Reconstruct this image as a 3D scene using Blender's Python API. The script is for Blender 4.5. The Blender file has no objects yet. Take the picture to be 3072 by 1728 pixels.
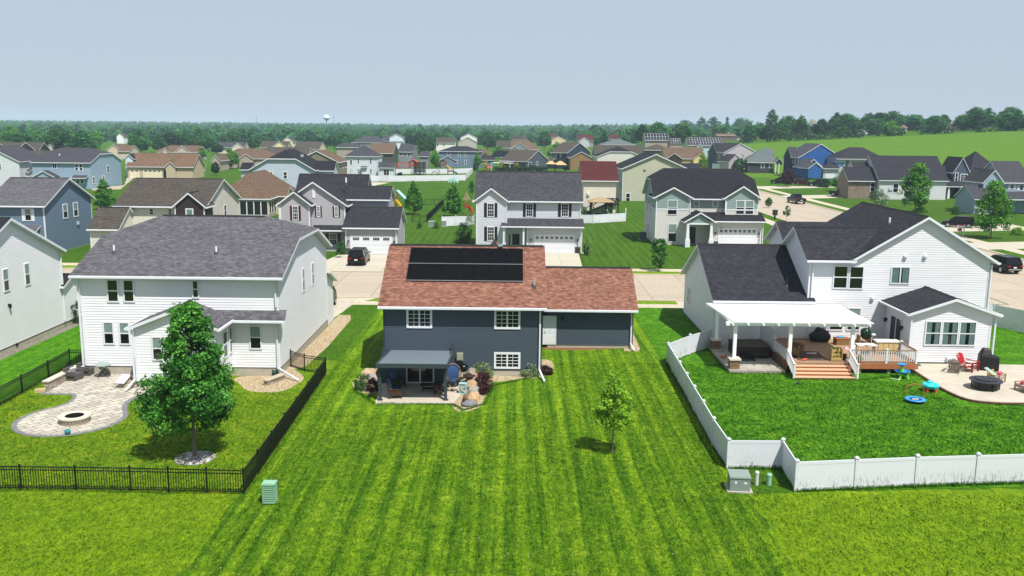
import bpy, math, random
import numpy as np
from mathutils import Vector, Matrix
rad = math.radians
SC = bpy.context.scene

# ------------------------------------------------------------------ camera
F_PX, HORIZON, HC = 2700.0, 379.0, 16.5          # focal length and horizon in photograph pixels, camera height in metres
PITCH = math.atan((864 - HORIZON) / F_PX)
ROLL = rad(0.6)
cam_d = bpy.data.cameras.new("camera")
cam = bpy.data.objects.new("camera", cam_d)
SC.collection.objects.link(cam)
_f = Vector((0, math.cos(PITCH), -math.sin(PITCH)))
_r = Vector((1, 0, 0)); _u = _r.cross(_f)
CR = _r * math.cos(ROLL) + _u * math.sin(ROLL)
CU = -_r * math.sin(ROLL) + _u * math.cos(ROLL)
CF = _f
_m = Matrix((CR, CU, -CF)).transposed().to_4x4()
_m.translation = (0, 0, HC)
cam.matrix_world = _m
cam_d.sensor_width = 36; cam_d.lens = F_PX / 3072 * 36
cam_d.clip_start = 0.5; cam_d.clip_end = 20000
SC.camera = cam

# ------------------------------------------------------------------ light
SUN_EL, SUN_AZ = rad(60), rad(35)                 # azimuth: to the right of straight behind the camera
to_sun = Vector((math.sin(SUN_AZ) * math.cos(SUN_EL), -math.cos(SUN_AZ) * math.cos(SUN_EL), math.sin(SUN_EL)))
sun_d = bpy.data.lights.new("sun", 'SUN'); sun_d.energy = 5.0; sun_d.angle = rad(0.5); sun_d.color = (1.0, 0.96, 0.90)
sun = bpy.data.objects.new("sun", sun_d); SC.collection.objects.link(sun)
sun.rotation_euler = to_sun.to_track_quat('Z', 'Y').to_euler()
sun.location = (0, 0, 60)
W = bpy.data.worlds.new("World"); SC.world = W; W.use_nodes = True
nt = W.node_tree; nt.nodes.clear()
sky = nt.nodes.new('ShaderNodeTexSky'); sky.sky_type = 'NISHITA'; sky.sun_disc = False
sky.sun_elevation = SUN_EL; sky.sun_rotation = rad(145); sky.air_density = 0.9; sky.dust_density = 0.9; sky.ozone_density = 3.0
bg = nt.nodes.new('ShaderNodeBackground'); bg.inputs['Strength'].default_value = 0.058
veil = nt.nodes.new('ShaderNodeMix'); veil.data_type = 'RGBA'; veil.blend_type = 'MIX'     # a hazy day: a pale veil lies over the blue
veil.inputs[0].default_value = 0.86; veil.inputs[7].default_value = (6.7, 7.75, 9.2, 1)
out = nt.nodes.new('ShaderNodeOutputWorld')
nt.links.new(sky.outputs[0], veil.inputs[6]); nt.links.new(veil.outputs[2], bg.inputs[0]); nt.links.new(bg.outputs[0], out.inputs[0])
SC.view_settings.view_transform = 'Standard'; SC.view_settings.look = 'None'
SC.view_settings.exposure = 0.5; SC.view_settings.gamma = 1.0
SC.view_settings.use_curve_mapping = False
SC.cycles.volume_step_rate = 4; SC.cycles.volume_bounces = 1
SC.cycles.max_bounces = 6; SC.cycles.diffuse_bounces = 3; SC.cycles.glossy_bounces = 3

# ------------------------------------------------------------------ survey helpers: photograph pixels to points on the ground
def A(k, x, y): return ((0, 1024, 2048, 0, 1024, 2048)[k-1] + x*.39752, (620 if k < 4 else 1000) + y*.39752)
def B(k, x, y): return ((0, 500, 1000, 1500, 2000, 2452)[k-1] + x*.24153, 330 + y*.24153)
def D(x, y): return (x*1.19255, y*1.19255)
_C = [(1050,1030,.17469),(2100,900,.17945),(2450,900,.17945),(2640,1020,.1677),(100,1060,.18637),(2250,560,.15528),(2650,480,.276),(1000,720,.0828)]
def C(k, x, y): a = _C[k-1]; return (a[0]+x*a[2], a[1]+y*a[2])
def ray(q): return CR*((q[0]-1536)/F_PX) + CU*((864-q[1])/F_PX) + CF
def P(q, z=0.0):
    d = ray(q); t = (z-HC)/d.z; return Vector((0,0,HC)) + d*t
def PY(q, y):
    d = ray(q); return Vector((0,0,HC)) + d*(y/d.y)
def smooth(t):
    t = min(1, max(0, t)); return t*t*(3-2*t)
def T(x, y):                                       # height of the land
    h = 0.0
    if x > 20 and y > 250:
        t = min(1.25, (x-20)/240.0)
        h += 16.8 * t**.75 * smooth((y-260)/205.0) * (1-.7*smooth((y-570)/260.0))
    if y > 900:
        h += 6.0*smooth((y-900)/1700.0) + 2.0*smooth((y-1500)/1200)*math.sin(x*.0016+1.0)*math.sin(y*.0011)
    return h
def G(q):                                          # where the line of sight meets the land
    d = ray(q); y = 30.0
    while y < 3000:
        p = Vector((0,0,HC)) + d*(y/d.y)
        if p.z <= T(p.x, p.y): return Vector((p.x, p.y, T(p.x, p.y)))
        y += 1.0 if y < 900 else 6.0
    return p

# ------------------------------------------------------------------ materials
def lin(h):
    if not isinstance(h, str): return tuple(h) + (1,)
    v = [int(h[i:i+2], 16)/255 for i in (0,2,4)]
    return tuple(c/12.92 if c <= .04045 else ((c+.055)/1.055)**2.4 for c in v) + (1,)
MATS = {}
class N:
    """tiny node helper"""
    def __init__(s, name):
        s.m = bpy.data.materials.new(name); s.m.use_nodes = True; s.t = s.m.node_tree
        s.b = s.t.nodes['Principled BSDF']; s.x = 0
    def n(s, typ, **kw):
        nd = s.t.nodes.new(typ)
        for k, v in kw.items():
            if k in nd.inputs: nd.inputs[k].default_value = v
            else: setattr(nd, k, v)
        return nd
    def l(s, a, b): s.t.links.new(a, b)
    def coord(s, kind='Object', scale=(1,1,1)):
        tc = s.n('ShaderNodeTexCoord'); mp = s.n('ShaderNodeMapping'); mp.inputs['Scale'].default_value = scale
        s.l(tc.outputs[kind], mp.inputs[0]); return mp.outputs[0]
    def noise(s, vec, scale, detail=3, rough=.6):
        nz = s.n('ShaderNodeTexNoise'); nz.inputs['Scale'].default_value = scale; nz.inputs['Detail'].default_value = detail
        nz.inputs['Roughness'].default_value = rough; s.l(vec, nz.inputs['Vector']); return nz.outputs['Fac']
    def ramp(s, fac, stops):
        r = s.n('ShaderNodeValToRGB'); e = r.color_ramp.elements
        while len(e) < len(stops): e.new(.5)
        for i, (p, c) in enumerate(stops): e[i].position = p; e[i].color = c if len(c) == 4 else tuple(c)+(1,)
        s.l(fac, r.inputs[0]); return r.outputs[0]
    def mix(s, fac, a, b, mode='MIX'):
        mx = s.n('ShaderNodeMix', data_type='RGBA', blend_type=mode)
        for v, i in ((fac, 0), (a, 6), (b, 7)):
            if hasattr(v, 'links'): s.l(v, mx.inputs[i])
            else: mx.inputs[i].default_value = v
        return mx.outputs[2]
    def bump(s, h, strength=.3, dist=.02):
        bp = s.n('ShaderNodeBump'); bp.inputs['Strength'].default_value = strength; bp.inputs['Distance'].default_value = dist
        s.l(h, bp.inputs['Height']); s.l(bp.outputs[0], s.b.inputs['Normal'])
def sc(c, f): return tuple(min(1, v*f) for v in c[:3]) + (1,)
def mat(name, col, rough=.6, var=.12, scale=3.0, metal=0.0, bump=0.0, spec=.4):
    if name in MATS: return MATS[name]
    k = N(name); c = lin(col)
    k.b.inputs['Roughness'].default_value = rough; k.b.inputs['Metallic'].default_value = metal
    k.b.inputs['Specular IOR Level'].default_value = spec
    if var > 0:
        v = k.coord('Object'); f = k.noise(v, scale, 4)
        k.l(k.ramp(f, [(.25, sc(c, 1-var)), (.75, sc(c, 1+var))]), k.b.inputs['Base Color'])
        if bump: k.bump(f, bump, .02)
    else: k.b.inputs['Base Color'].default_value = c
    MATS[name] = k.m; return k.m
def siding(name, col, lap=True, rough=.55):
    """vinyl siding; far walls get their laps as bump"""
    if name in MATS: return MATS[name]
    k = N(name); c = lin(col); k.b.inputs['Roughness'].default_value = rough; k.b.inputs['Specular IOR Level'].default_value = .3
    v = k.coord('UV'); f = k.noise(v, .7, 3); v2 = k.coord('UV', (.15, 6, 1)); f2 = k.noise(v2, 1.3, 2)
    a = k.ramp(f, [(.3, sc(c, .93)), (.7, sc(c, 1.05))])
    k.l(k.mix(.5, a, k.ramp(f2, [(.3, sc(c, .94)), (.7, sc(c, 1.04))])), k.b.inputs['Base Color'])
    if lap:
        w = k.n('ShaderNodeTexWave', wave_type='BANDS', bands_direction='Y', wave_profile='SAW'); w.inputs['Scale'].default_value = 1.43
        k.l(v, w.inputs['Vector']); k.bump(w.outputs['Fac'], .7, .03)
    MATS[name] = k.m; return k.m
def shingle(name, c1, c2, c3, w=.34, h=.15):
    if name in MATS: return MATS[name]
    k = N(name); k.b.inputs['Roughness'].default_value = .9; k.b.inputs['Specular IOR Level'].default_value = .2
    v = k.coord('UV'); a, b, m = lin(c1), lin(c2), lin(c3)
    br = k.n('ShaderNodeTexBrick', offset=.5, offset_frequency=2)
    br.inputs['Color1'].default_value = a; br.inputs['Color2'].default_value = b; br.inputs['Mortar'].default_value = sc(m, .45)
    br.inputs['Scale'].default_value = 1; br.inputs['Mortar Size'].default_value = .012; br.inputs['Bias'].default_value = 0
    br.inputs['Brick Width'].default_value = w; br.inputs['Row Height'].default_value = h; br.inputs['Mortar Smooth'].default_value = .3
    k.l(v, br.inputs['Vector'])
    br2 = k.n('ShaderNodeTexBrick', offset=.37, offset_frequency=2)
    br2.inputs['Color1'].default_value = (.7,.7,.7,1); br2.inputs['Color2'].default_value = (1.32,1.32,1.32,1); br2.inputs['Mortar'].default_value = (.9,.9,.9,1)
    br2.inputs['Scale'].default_value = 1; br2.inputs['Mortar Size'].default_value = .0; br2.inputs['Brick Width'].default_value = w*.61; br2.inputs['Row Height'].default_value = h
    k.l(v, br2.inputs['Vector'])
    f = k.noise(v, 2.2, 5); col = k.mix(k.ramp(f, [(.42, (.2,.2,.2)), (.62, (.5,.5,.5))]), br.outputs['Color'], m)
    col = k.mix(.8, col, br2.outputs['Color'], 'MULTIPLY')
    f3 = k.noise(v, 45, 2); col = k.mix(.6, col, k.ramp(f3, [(.3, (.7,.7,.7)), (.7, (1.25,1.25,1.25))]), 'MULTIPLY')
    f4 = k.noise(k.coord('UV', (.9, .06, 1)), 1.0, 2); col = k.mix(.3, col, k.ramp(f4, [(.3, (.9,.9,.9)), (.7, (1.08,1.08,1.08))]), 'MULTIPLY')
    k.l(col, k.b.inputs['Base Color']); k.bump(br.outputs['Fac'], .5, .02)
    MATS[name] = k.m; return k.m
def grass(name, dark, mid, light, stripe=0.0, patch=.5, axis='X'):
    if name in MATS: return MATS[name]
    k = N(name); k.b.inputs['Roughness'].default_value = .95; k.b.inputs['Specular IOR Level'].default_value = .08
    v = k.coord('Object'); d, m, l = lin(dark), lin(mid), lin(light)
    fine = k.noise(v, 3.2, 7, .8); med = k.noise(v, .8, 6, .75); big = k.noise(v, .16, 3)
    col = k.ramp(fine, [(.30, d), (.5, m), (.70, l)])
    col = k.mix(patch, col, k.ramp(med, [(.33, sc(d, 1.0)), (.5, m), (.66, sc(l, 1.0))]))
    col = k.mix(.4, col, k.ramp(big, [(.35, (.74,.82,.75)), (.65, (1.18,1.08,1.0))]), 'MULTIPLY')
    if stripe:
        vs = k.coord('Object', (1, .022, 1) if axis == 'X' else (.022, 1, 1)); s1 = k.noise(vs, 2.9, 3, .65)
        vw = k.coord('Object', (1, .012, 1) if axis == 'X' else (.012, 1, 1)); w = k.n('ShaderNodeTexWave', wave_type='BANDS', bands_direction='X' if axis == 'X' else 'Y')
        w.inputs['Scale'].default_value = .285; w.inputs['Distortion'].default_value = .9; w.inputs['Detail'].default_value = 2; k.l(vw, w.inputs['Vector'])
        col = k.mix(stripe, col, k.ramp(s1, [(.38, (.58,.7,.56)), (.47, (1,1,1)), (.58, (1.25,1.15,1.05))]), 'MULTIPLY')
        col = k.mix(stripe*.8, col, k.ramp(w.outputs['Fac'], [(.25, (.68,.78,.68)), (.75, (1.18,1.12,1.0))]), 'MULTIPLY')
    f5 = k.noise(v, 26, 3, .8); col = k.mix(.75, col, k.ramp(f5, [(.3, (.4,.46,.4)), (.7, (1.6,1.5,1.4))]), 'MULTIPLY')
    f6 = k.noise(k.coord('Object', (1,.35,1)), 5.5, 4, .8); col = k.mix(.8, col, k.ramp(f6, [(.36, (.5,.58,.5)), (.64, (1.5,1.38,1.3))]), 'MULTIPLY')
    k.l(col, k.b.inputs['Base Color'])
    add = k.n('ShaderNodeMath', operation='ADD'); k.l(fine, add.inputs[0]); k.l(f5, add.inputs[1]); k.bump(add.outputs[0], .9, .06)
    MATS[name] = k.m; return k.m
def gravel(name, c1, c2, c3, scale=16):
    if name in MATS: return MATS[name]
    k = N(name); k.b.inputs['Roughness'].default_value = .9
    v = k.coord('Object'); vo = k.n('ShaderNodeTexVoronoi'); vo.inputs['Scale'].default_value = scale; k.l(v, vo.inputs['Vector'])
    col = k.ramp(vo.outputs['Color'], [(.2, lin(c1)), (.5, lin(c2)), (.8, lin(c3))])
    col = k.mix(.85, col, k.ramp(vo.outputs['Distance'], [(.0, (1.15,1.15,1.15)), (.75, (.35,.33,.3))]), 'MULTIPLY')
    k.l(col, k.b.inputs['Base Color']); inv = k.n('ShaderNodeMath', operation='SUBTRACT'); inv.inputs[0].default_value = 1; k.l(vo.outputs['Distance'], inv.inputs[1]); k.bump(inv.outputs[0], 1, .05)
    MATS[name] = k.m; return k.m
def masonry(name, c1, c2, cm, w, h, ms=.015, rot=0.0, kind='UV', offset=.5, mixf=.5):
    if name in MATS: return MATS[name]
    k = N(name); k.b.inputs['Roughness'].default_value = .85
    tc = k.n('ShaderNodeTexCoord'); mp = k.n('ShaderNodeMapping'); mp.inputs['Rotation'].default_value = (0,0,rot); k.l(tc.outputs[kind], mp.inputs[0]); v = mp.outputs[0]
    br = k.n('ShaderNodeTexBrick', offset=offset)
    for a, b in (('Color1', lin(c1)), ('Color2', lin(c2)), ('Mortar', lin(cm)), ('Scale', 1), ('Mortar Size', ms), ('Brick Width', w), ('Row Height', h)): br.inputs[a].default_value = b
    k.l(v, br.inputs['Vector']); f = k.noise(v, 2.5, 5)
    col = k.mix(.7, br.outputs['Color'], k.ramp(f, [(.3, (.78,.77,.74)), (.7, (1.15,1.15,1.15))]), 'MULTIPLY')
    f2 = k.noise(v, 14, 3); col = k.mix(mixf, col, k.ramp(f2, [(.3, (.8,.8,.8)), (.7, (1.15,1.15,1.15))]), 'MULTIPLY')
    k.l(col, k.b.inputs['Base Color']); k.bump(br.outputs['Fac'], -.4, .02)
    MATS[name] = k.m; return k.m
def glass(name='window_glass', col='0b0f12', rough=.06):
    return mat(name, col, rough, 0, spec=.6)

# ------------------------------------------------------------------ mesh builder
class MB:
    def __init__(s, off=(0,0,0)): s.V=[]; s.F=[]; s.M=[]; s.off=Vector(off)
    def poly(s, pts, m=0):
        i = len(s.V); s.V += [tuple(Vector(p)-s.off) for p in pts]; s.F.append(tuple(range(i, i+len(pts)))); s.M.append(m)
    def quad(s, a, b, c, d, m=0): s.poly((a,b,c,d), m)
    def box(s, x0, y0, z0, x1, y1, z1, m=0):
        s.hexa([(x0,y0,z0),(x1,y0,z0),(x1,y1,z0),(x0,y1,z0),(x0,y0,z1),(x1,y0,z1),(x1,y1,z1),(x0,y1,z1)], m)
    def hexa(s, p, m=0):
        i = len(s.V); s.V += [tuple(Vector(q)-s.off) for q in p]
        for f in ((3,2,1,0),(4,5,6,7),(0,1,5,4),(1,2,6,5),(2,3,7,6),(3,0,4,7)): s.F.append(tuple(i+j for j in f)); s.M.append(m)
    def cbox(s, c, sx, sy, sz, rz=0.0, m=0, rx=0.0, ry=0.0):
        R = Matrix.Rotation(rz, 3, 'Z') @ Matrix.Rotation(ry, 3, 'Y') @ Matrix.Rotation(rx, 3, 'X'); c = Vector(c)
        s.hexa([c + R @ Vector((a*sx/2, b*sy/2, d*sz/2)) for d in (-1,1) for a, b in ((-1,-1),(1,-1),(1,1),(-1,1))], m)
    def bar(s, p0, p1, w, h=None, m=0, up=(0,0,1)):
        h = h or w; p0 = Vector(p0); p1 = Vector(p1); d = (p1-p0).normalized(); up = Vector(up)
        if abs(d.dot(up)) > .98: up = Vector((0,1,0))
        a = d.cross(up).normalized()*w/2; b = a.cross(d).normalized()*h/2
        s.hexa([p0-a-b, p0+a-b, p0+a+b, p0-a+b, p1-a-b, p1+a-b, p1+a+b, p1-a+b], m)
    def tube(s, pts, r, n=8, m=0, r1=None, cap=True):
        pts = [Vector(p) for p in pts]; rings = []; L = len(pts)
        for i, p in enumerate(pts):
            d = (pts[min(i+1, L-1)] - pts[max(i-1, 0)]).normalized(); up = Vector((0,0,1)) if abs(d.z) < .95 else Vector((0,1,0))
            a = d.cross(up).normalized(); b = a.cross(d); rr = r if r1 is None else r + (r1-r)*i/(L-1)
            k = len(s.V); s.V += [tuple(p + a*math.cos(t)*rr + b*math.sin(t)*rr - s.off) for t in (2*math.pi*j/n for j in range(n))]; rings.append(k)
        for k0, k1 in zip(rings, rings[1:]):
            for j in range(n): s.F.append((k0+j, k0+(j+1)%n, k1+(j+1)%n, k1+j)); s.M.append(m)
        if cap:
            s.F.append(tuple(rings[0]+j for j in reversed(range(n)))); s.M.append(m); s.F.append(tuple(rings[-1]+j for j in range(n))); s.M.append(m)
    def lathe(s, prof, c=(0,0,0), n=24, m=0):
        c = Vector(c); rings = []
        for r, z in prof:
            k = len(s.V); s.V += [tuple(c + Vector((r*math.cos(2*math.pi*j/n), r*math.sin(2*math.pi*j/n), z)) - s.off) for j in range(n)]; rings.append(k)
        for k0, k1 in zip(rings, rings[1:]):
            for j in range(n): s.F.append((k0+j, k0+(j+1)%n, k1+(j+1)%n, k1+j)); s.M.append(m)
    def ball(s, c, rx, ry, rz, n=10, m=0, jit=0.0, seed=0, rot=0.0):
        rg = random.Random(seed); c = Vector(c); rings = []; nz = max(4, n*2//3)
        for i in range(nz+1):
            ph = -math.pi/2 + math.pi*i/nz; k = len(s.V)
            for j in range(n):
                t = 2*math.pi*j/n; q = 1 + rg.uniform(-jit, jit); v = Vector((rx*math.cos(ph)*math.cos(t)*q, ry*math.cos(ph)*math.sin(t)*q, rz*math.sin(ph)*q))
                s.V.append(tuple(c + Matrix.Rotation(rot, 3, 'Z') @ v - s.off))
            rings.append(k)
        for k0, k1 in zip(rings, rings[1:]):
            for j in range(n): s.F.append((k0+j, k0+(j+1)%n, k1+(j+1)%n, k1+j)); s.M.append(m)
    def prism(s, xy, z0, z1, m=0, ms=None):
        a = sum(xy[i][0]*xy[(i+1)%len(xy)][1]-xy[(i+1)%len(xy)][0]*xy[i][1] for i in range(len(xy)))
        if a < 0: xy = list(reversed(xy))
        s.poly([(x,y,z1) for x,y in xy], m)
        for i in range(len(xy)):
            (x0,y0),(x1,y1) = xy[i][:2], xy[(i+1)%len(xy)][:2]; s.poly([(x0,y0,z0),(x1,y1,z0),(x1,y1,z1),(x0,y0,z1)], m if ms is None else ms)
    def build(s, name, mats, parent=None, smooth=False, uv=False, loc=None, rz=0.0):
        me = bpy.data.meshes.new(name); me.from_pydata(s.V, [], s.F)
        for m in (mats if isinstance(mats, (list, tuple)) else [mats]): me.materials.append(m)
        if len(me.materials) > 1: me.polygons.foreach_set('material_index', s.M)
        if smooth: me.polygons.foreach_set('use_smooth', [True]*len(s.F))
        if uv:
            lay = me.uv_layers.new(name='UVMap'); co = np.array(s.V); arr = np.zeros((len(me.loops), 2)); li = 0
            for f in s.F:
                p = co[list(f)]; nrm = np.zeros(3)
                for i in range(1, len(f)-1): nrm += np.cross(p[i]-p[0], p[i+1]-p[0])
                nrm /= (np.linalg.norm(nrm) or 1)
                if abs(nrm[2]) > .985: u = np.array([1.,0,0]); v = np.array([0,1.,0])
                else: u = np.array([-nrm[1], nrm[0], 0]); u /= np.linalg.norm(u); v = np.cross(nrm, u)
                n = len(f); arr[li:li+n, 0] = p @ u; arr[li:li+n, 1] = p @ v; li += n
            lay.data.foreach_set('uv', arr.ravel())
        o = bpy.data.objects.new(name, me); SC.collection.objects.link(o)
        if parent is not None: o.parent = parent
        if loc is not None: o.location = loc
        if rz: o.rotation_euler.z = rz
        return o
def tag(o, label=None, cat=None, group=None, kind=None):
    if label: o['label'] = label
    if cat: o['category'] = cat
    if group: o['group'] = group
    if kind: o['kind'] = kind
    return o
def thing(name, label, cat, loc=(0,0,0), rz=0.0, group=None):
    o = bpy.data.objects.new(name, None); SC.collection.objects.link(o); o.empty_display_size = .2
    o.location = loc; o.rotation_euler.z = rz; return tag(o, label, cat, group)
CHILD = {}
def copy_tree(o, loc, rz=0.0, label=None, group=None, scale=None, parent=None):
    c = o.copy(); SC.collection.objects.link(c); c.parent = parent
    if parent is None:
        c.location = loc; c.rotation_euler.z = rz
        if label: c['label'] = label
        if group: c['group'] = group
        if scale: c.scale = scale if hasattr(scale, '__len__') else (scale,)*3
    for ch in list(o.children): copy_tree(ch, None, parent=c)
    return c
def struct(name, mb, mats, uv=False): return tag(mb.build(name, mats, uv=uv), kind='structure')
# ------------------------------------------------------------------ palette
WHITE = mat('white_vinyl', 'cfd2d6', .45, .04)
WTRIM = mat('white_trim', 'ced1d6', .45, .03)
BLACKM = mat('black_metal', '0c0c0d', .4, .1)
GLASS = glass()
BLIND = mat('window_blind', '6f827c', .3, .12, 2)
CURTAIN = mat('curtain', '5c7672', .5, .35, 7)
CONC = mat('concrete', '9d968a', .85, .10, 1.2)
FOUND = mat('foundation_concrete', 'a09a8c', .85, .12, 1.5)
BARK = mat('bark', '6f6354', .9, .25, 9, bump=.5)
# ------------------------------------------------------------------ land
def land():
    xs = np.unique(np.concatenate([np.linspace(-7000,-700,22), np.linspace(-700,-60,33), np.linspace(-60,20,9), np.linspace(20,420,61), np.linspace(420,1000,12), np.linspace(1000,7000,18)]))
    ys = np.unique(np.concatenate([np.linspace(-60,240,16), np.linspace(240,480,49), np.linspace(480,900,15), np.linspace(900,3000,36), np.linspace(3000,9000,12)]))
    m = MB(); nx = len(xs)
    m.V = [(x, y, T(x, y)) for y in ys for x in xs]
    for j in range(len(ys)-1):
        for i in range(nx-1): m.F.append((j*nx+i, j*nx+i+1, (j+1)*nx+i+1, (j+1)*nx+i)); m.M.append(0)
    o = struct('ground', m, grass('grass_ground', '22420b', '3a5f10', '557a18', patch=.35))
    return o
land()
def ragged(pts, amp=.3, step=.8, seed=1):
    rg = random.Random(seed); out_ = []
    for a, b_ in zip(pts, pts[1:]+pts[:1]):
        n = max(1, int(math.hypot(b_[0]-a[0], b_[1]-a[1])/step))
        for i in range(n): f = i/n; out_.append((a[0]+(b_[0]-a[0])*f+(rg.uniform(-amp,amp) if i else 0), a[1]+(b_[1]-a[1])*f+(rg.uniform(-amp,amp) if i else 0)))
    return out_
def sheet(name, xy, z, m, kind='structure', label=None, cat=None):
    b = MB(); b.prism([tuple(p)[:2] for p in xy], z-.05, z); o = b.build(name, m)
    return tag(o, label, cat, kind=kind)
def smoothed(pts, n=6, closed=True):
    """Catmull-Rom through survey points"""
    pts = [Vector((p[0], p[1], 0)) for p in pts]; L = len(pts); outp = []
    for i in range(L if closed else L-1):
        if closed: p0, p1, p2, p3 = pts[i-1], pts[i], pts[(i+1)%L], pts[(i+2)%L]
        else: p0, p1, p2, p3 = pts[max(i-1,0)], pts[i], pts[i+1], pts[min(i+2, L-1)]
        for j in range(n):
            t = j/n; q = .5*((2*p1)+(p2-p0)*t+(2*p0-5*p1+4*p2-p3)*t*t+(3*p1-p0-3*p2+p3)*t**3); outp.append((q.x, q.y))
    if not closed: outp.append((pts[-1].x, pts[-1].y))
    return outp
G_MAIN = grass('grass_striped', '31540c', '50760f', '78922a', stripe=1.0, patch=.45)
G_FRONT = grass('grass_verge', '4a680c', '5f800f', '7b931d', patch=.5)
G_LEFT = grass('grass_dry', '355c0b', '587a12', '7f8c20', patch=.6)
G_RIGHT = grass('grass_deep', '1f4b0b', '3d7010', '669424', patch=.6)
G_LUSH = grass('grass_lush', '234f0b', '3f750f', '629420', stripe=.5, patch=.35)
G_FIELD = grass('grass_field', '3c5c14','4a6e1b','5b7c22', patch=.5)
# foreground lots, each its own sheet
sheet('lawn', [(-12.2,5),(10.9,5),(10.9,85.2),(-12.2,85.2)], .004, G_MAIN)
sheet('lawn_strip', ragged([(-60,5),(-12.2,5),(-12.2,38.4),(-60,38.4)], .18), .008, G_FRONT)
sheet('lawn_strip', ragged([(10.9,5),(60,5),(60,42.4),(13.2,39.2),(10.9,38.9)], .18, .8, 2), .008, G_FRONT)
sheet('lawn_behind_house', [(-40,38.45),(-12.25,38.45),(-12.25,62),(-30.3,62),(-30.3,38.45)], .004, G_LEFT)
sheet('lawn_fenced', [(10.95,42.2),(13.4,42.2),(13.2,39.4),(46,41.8),(46,86),(10.95,86)], .005, G_RIGHT)
sheet('lawn_side', [(-48,40),(-30.35,40),(-30.35,62.05),(-15,62.05),(-15,85.2),(-48,85.2)], .006, G_LUSH)
# the hill field
def field():
    m = MB(); xs = np.linspace(60, 420, 61); ys = np.linspace(300, 470, 35)
    nx = len(xs)
    m.V = [(x, y, T(x, y)+.03) for y in ys for x in xs]
    for j in range(len(ys)-1):
        for i in range(nx-1): m.F.append((j*nx+i, j*nx+i+1, (j+1)*nx+i+1, (j+1)*nx+i)); m.M.append(0)
    struct('field', m, G_FIELD)
field()
# roads: beige concrete, kerbs 12 cm, sidewalks, driveways
ROAD = masonry('road_concrete', 'a39785', '9c9080', '6f675b', 4.6, 5.2, .035, 0, 'Object', 0, .25)
WALK = masonry('sidewalk_concrete', 'b3a994', 'aca28e', '7d7565', 1.6, 1.7, .02, 0, 'Object', 0, .25)
DRIVE = masonry('driveway_concrete', 'b0a999', 'a8a191', '857e71', 3.0, 3.2, .025, 0, 'Object', 0, .25)
sheet('road', [(-140,85.8),(48,85.8),(48,101),(-140,101)], .012, ROAD)
sheet('cross_road', [(47,40),(66.5,40),(66.5,330),(50.2,330),(50.2,101.3),(48.2,101.3),(48.2,85.6),(47,85.6)], .010, ROAD)
KERB = mat('kerb_concrete', 'a89d88', .9, .08, 1)
for a, b in (((-140,85.4),(45.5,85.8)), ((-140,101),(47.5,101.4)), ((46.4,40),(47,83)), ((66.5,40),(67,330)), ((49.6,103),(50.2,330))):
    kb = MB(); kb.box(a[0],a[1],0,b[0],b[1],.1); struct('kerb', kb, KERB)
for r in (((-140,82.2),(46,83.9)), ((-140,103.7),(47.6,105.6)), ((69.6,100),(71.8,300)), ((45.2,107),(47.4,300)), ((43.2,42),(44.9,82))):
    (x0,y0),(x1,y1) = r; sheet('sidewalk', [(x0,y0),(x1,y0),(x1,y1),(x0,y1)], .016, WALK)
sheet('driveway', [(-22.3,114.9),(-14.9,115.1),(-15,101.2),(-24,101.2)], .020, DRIVE)
sheet('driveway', [(2.4,118.2),(8.8,118.5),(8.2,101.2),(3.6,101.2)], .020, DRIVE)
sheet('driveway', [(29,128.4),(36,128.9),(36,101.2),(29,101.2)], .020, DRIVE)
sheet('driveway', [(2.8,74),(8.8,74),(8.8,85.6),(2.8,85.6)], .020, DRIVE)
sheet('driveway', [(-21,76),(-15.4,76),(-14.5,85.6),(-21.5,85.6)], .020, DRIVE)
sheet('driveway', [(15.8,80.2),(22,80.2),(22,85.6),(15.8,85.6)], .020, DRIVE)
sheet('driveway', [(67.2,126.5),(67.2,134),(95,140),(95,133)], .020, DRIVE)
sheet('driveway', [(67.2,148),(67.2,158),(90,163),(90,153)], .020, DRIVE)
sheet('driveway', [(67.2,217),(67.2,227),(98,238),(98,229)], .020, DRIVE)
sheet('driveway', [(67.2,252),(67.2,262),(98,274),(98,264)], .020, DRIVE)
# lawns across the street
G_FAR = grass('grass_far_lots', '23430f', '385a14', '526f20', stripe=.6, patch=.35)
sheet('lawn_far', [(-140,105.7),(47,105.7),(45.1,340),(-140,340)], .006, G_FAR)
sheet('lawn_far', [(71.9,90),(190,90),(190,255),(71.9,255)], .006, G_FAR)
sheet('verge', [(-140,84),(45,84),(45,85.4),(-140,85.4)], .014, G_FRONT)
sheet('verge', [(-140,101.4),(47,101.4),(47,103.7),(-140,103.7)], .014, G_FRONT)
# driveway aprons over the verges
sheet('driveway_apron', [(-24.5,101.0),(-14.6,101.0),(-15,103.9),(-23.7,103.9)], .022, DRIVE)
sheet('driveway_apron', [(3.2,101.0),(9.0,101.0),(8.3,103.9),(3.7,103.9)], .022, DRIVE)
sheet('driveway_apron', [(-21.8,83.7),(-14.2,83.7),(-12.8,85.8),(-22.6,85.8)], .024, DRIVE)
sheet('driveway_apron', [(2.8,83.7),(8.8,83.7),(9.4,85.8),(2.2,85.8)], .024, DRIVE)
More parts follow.
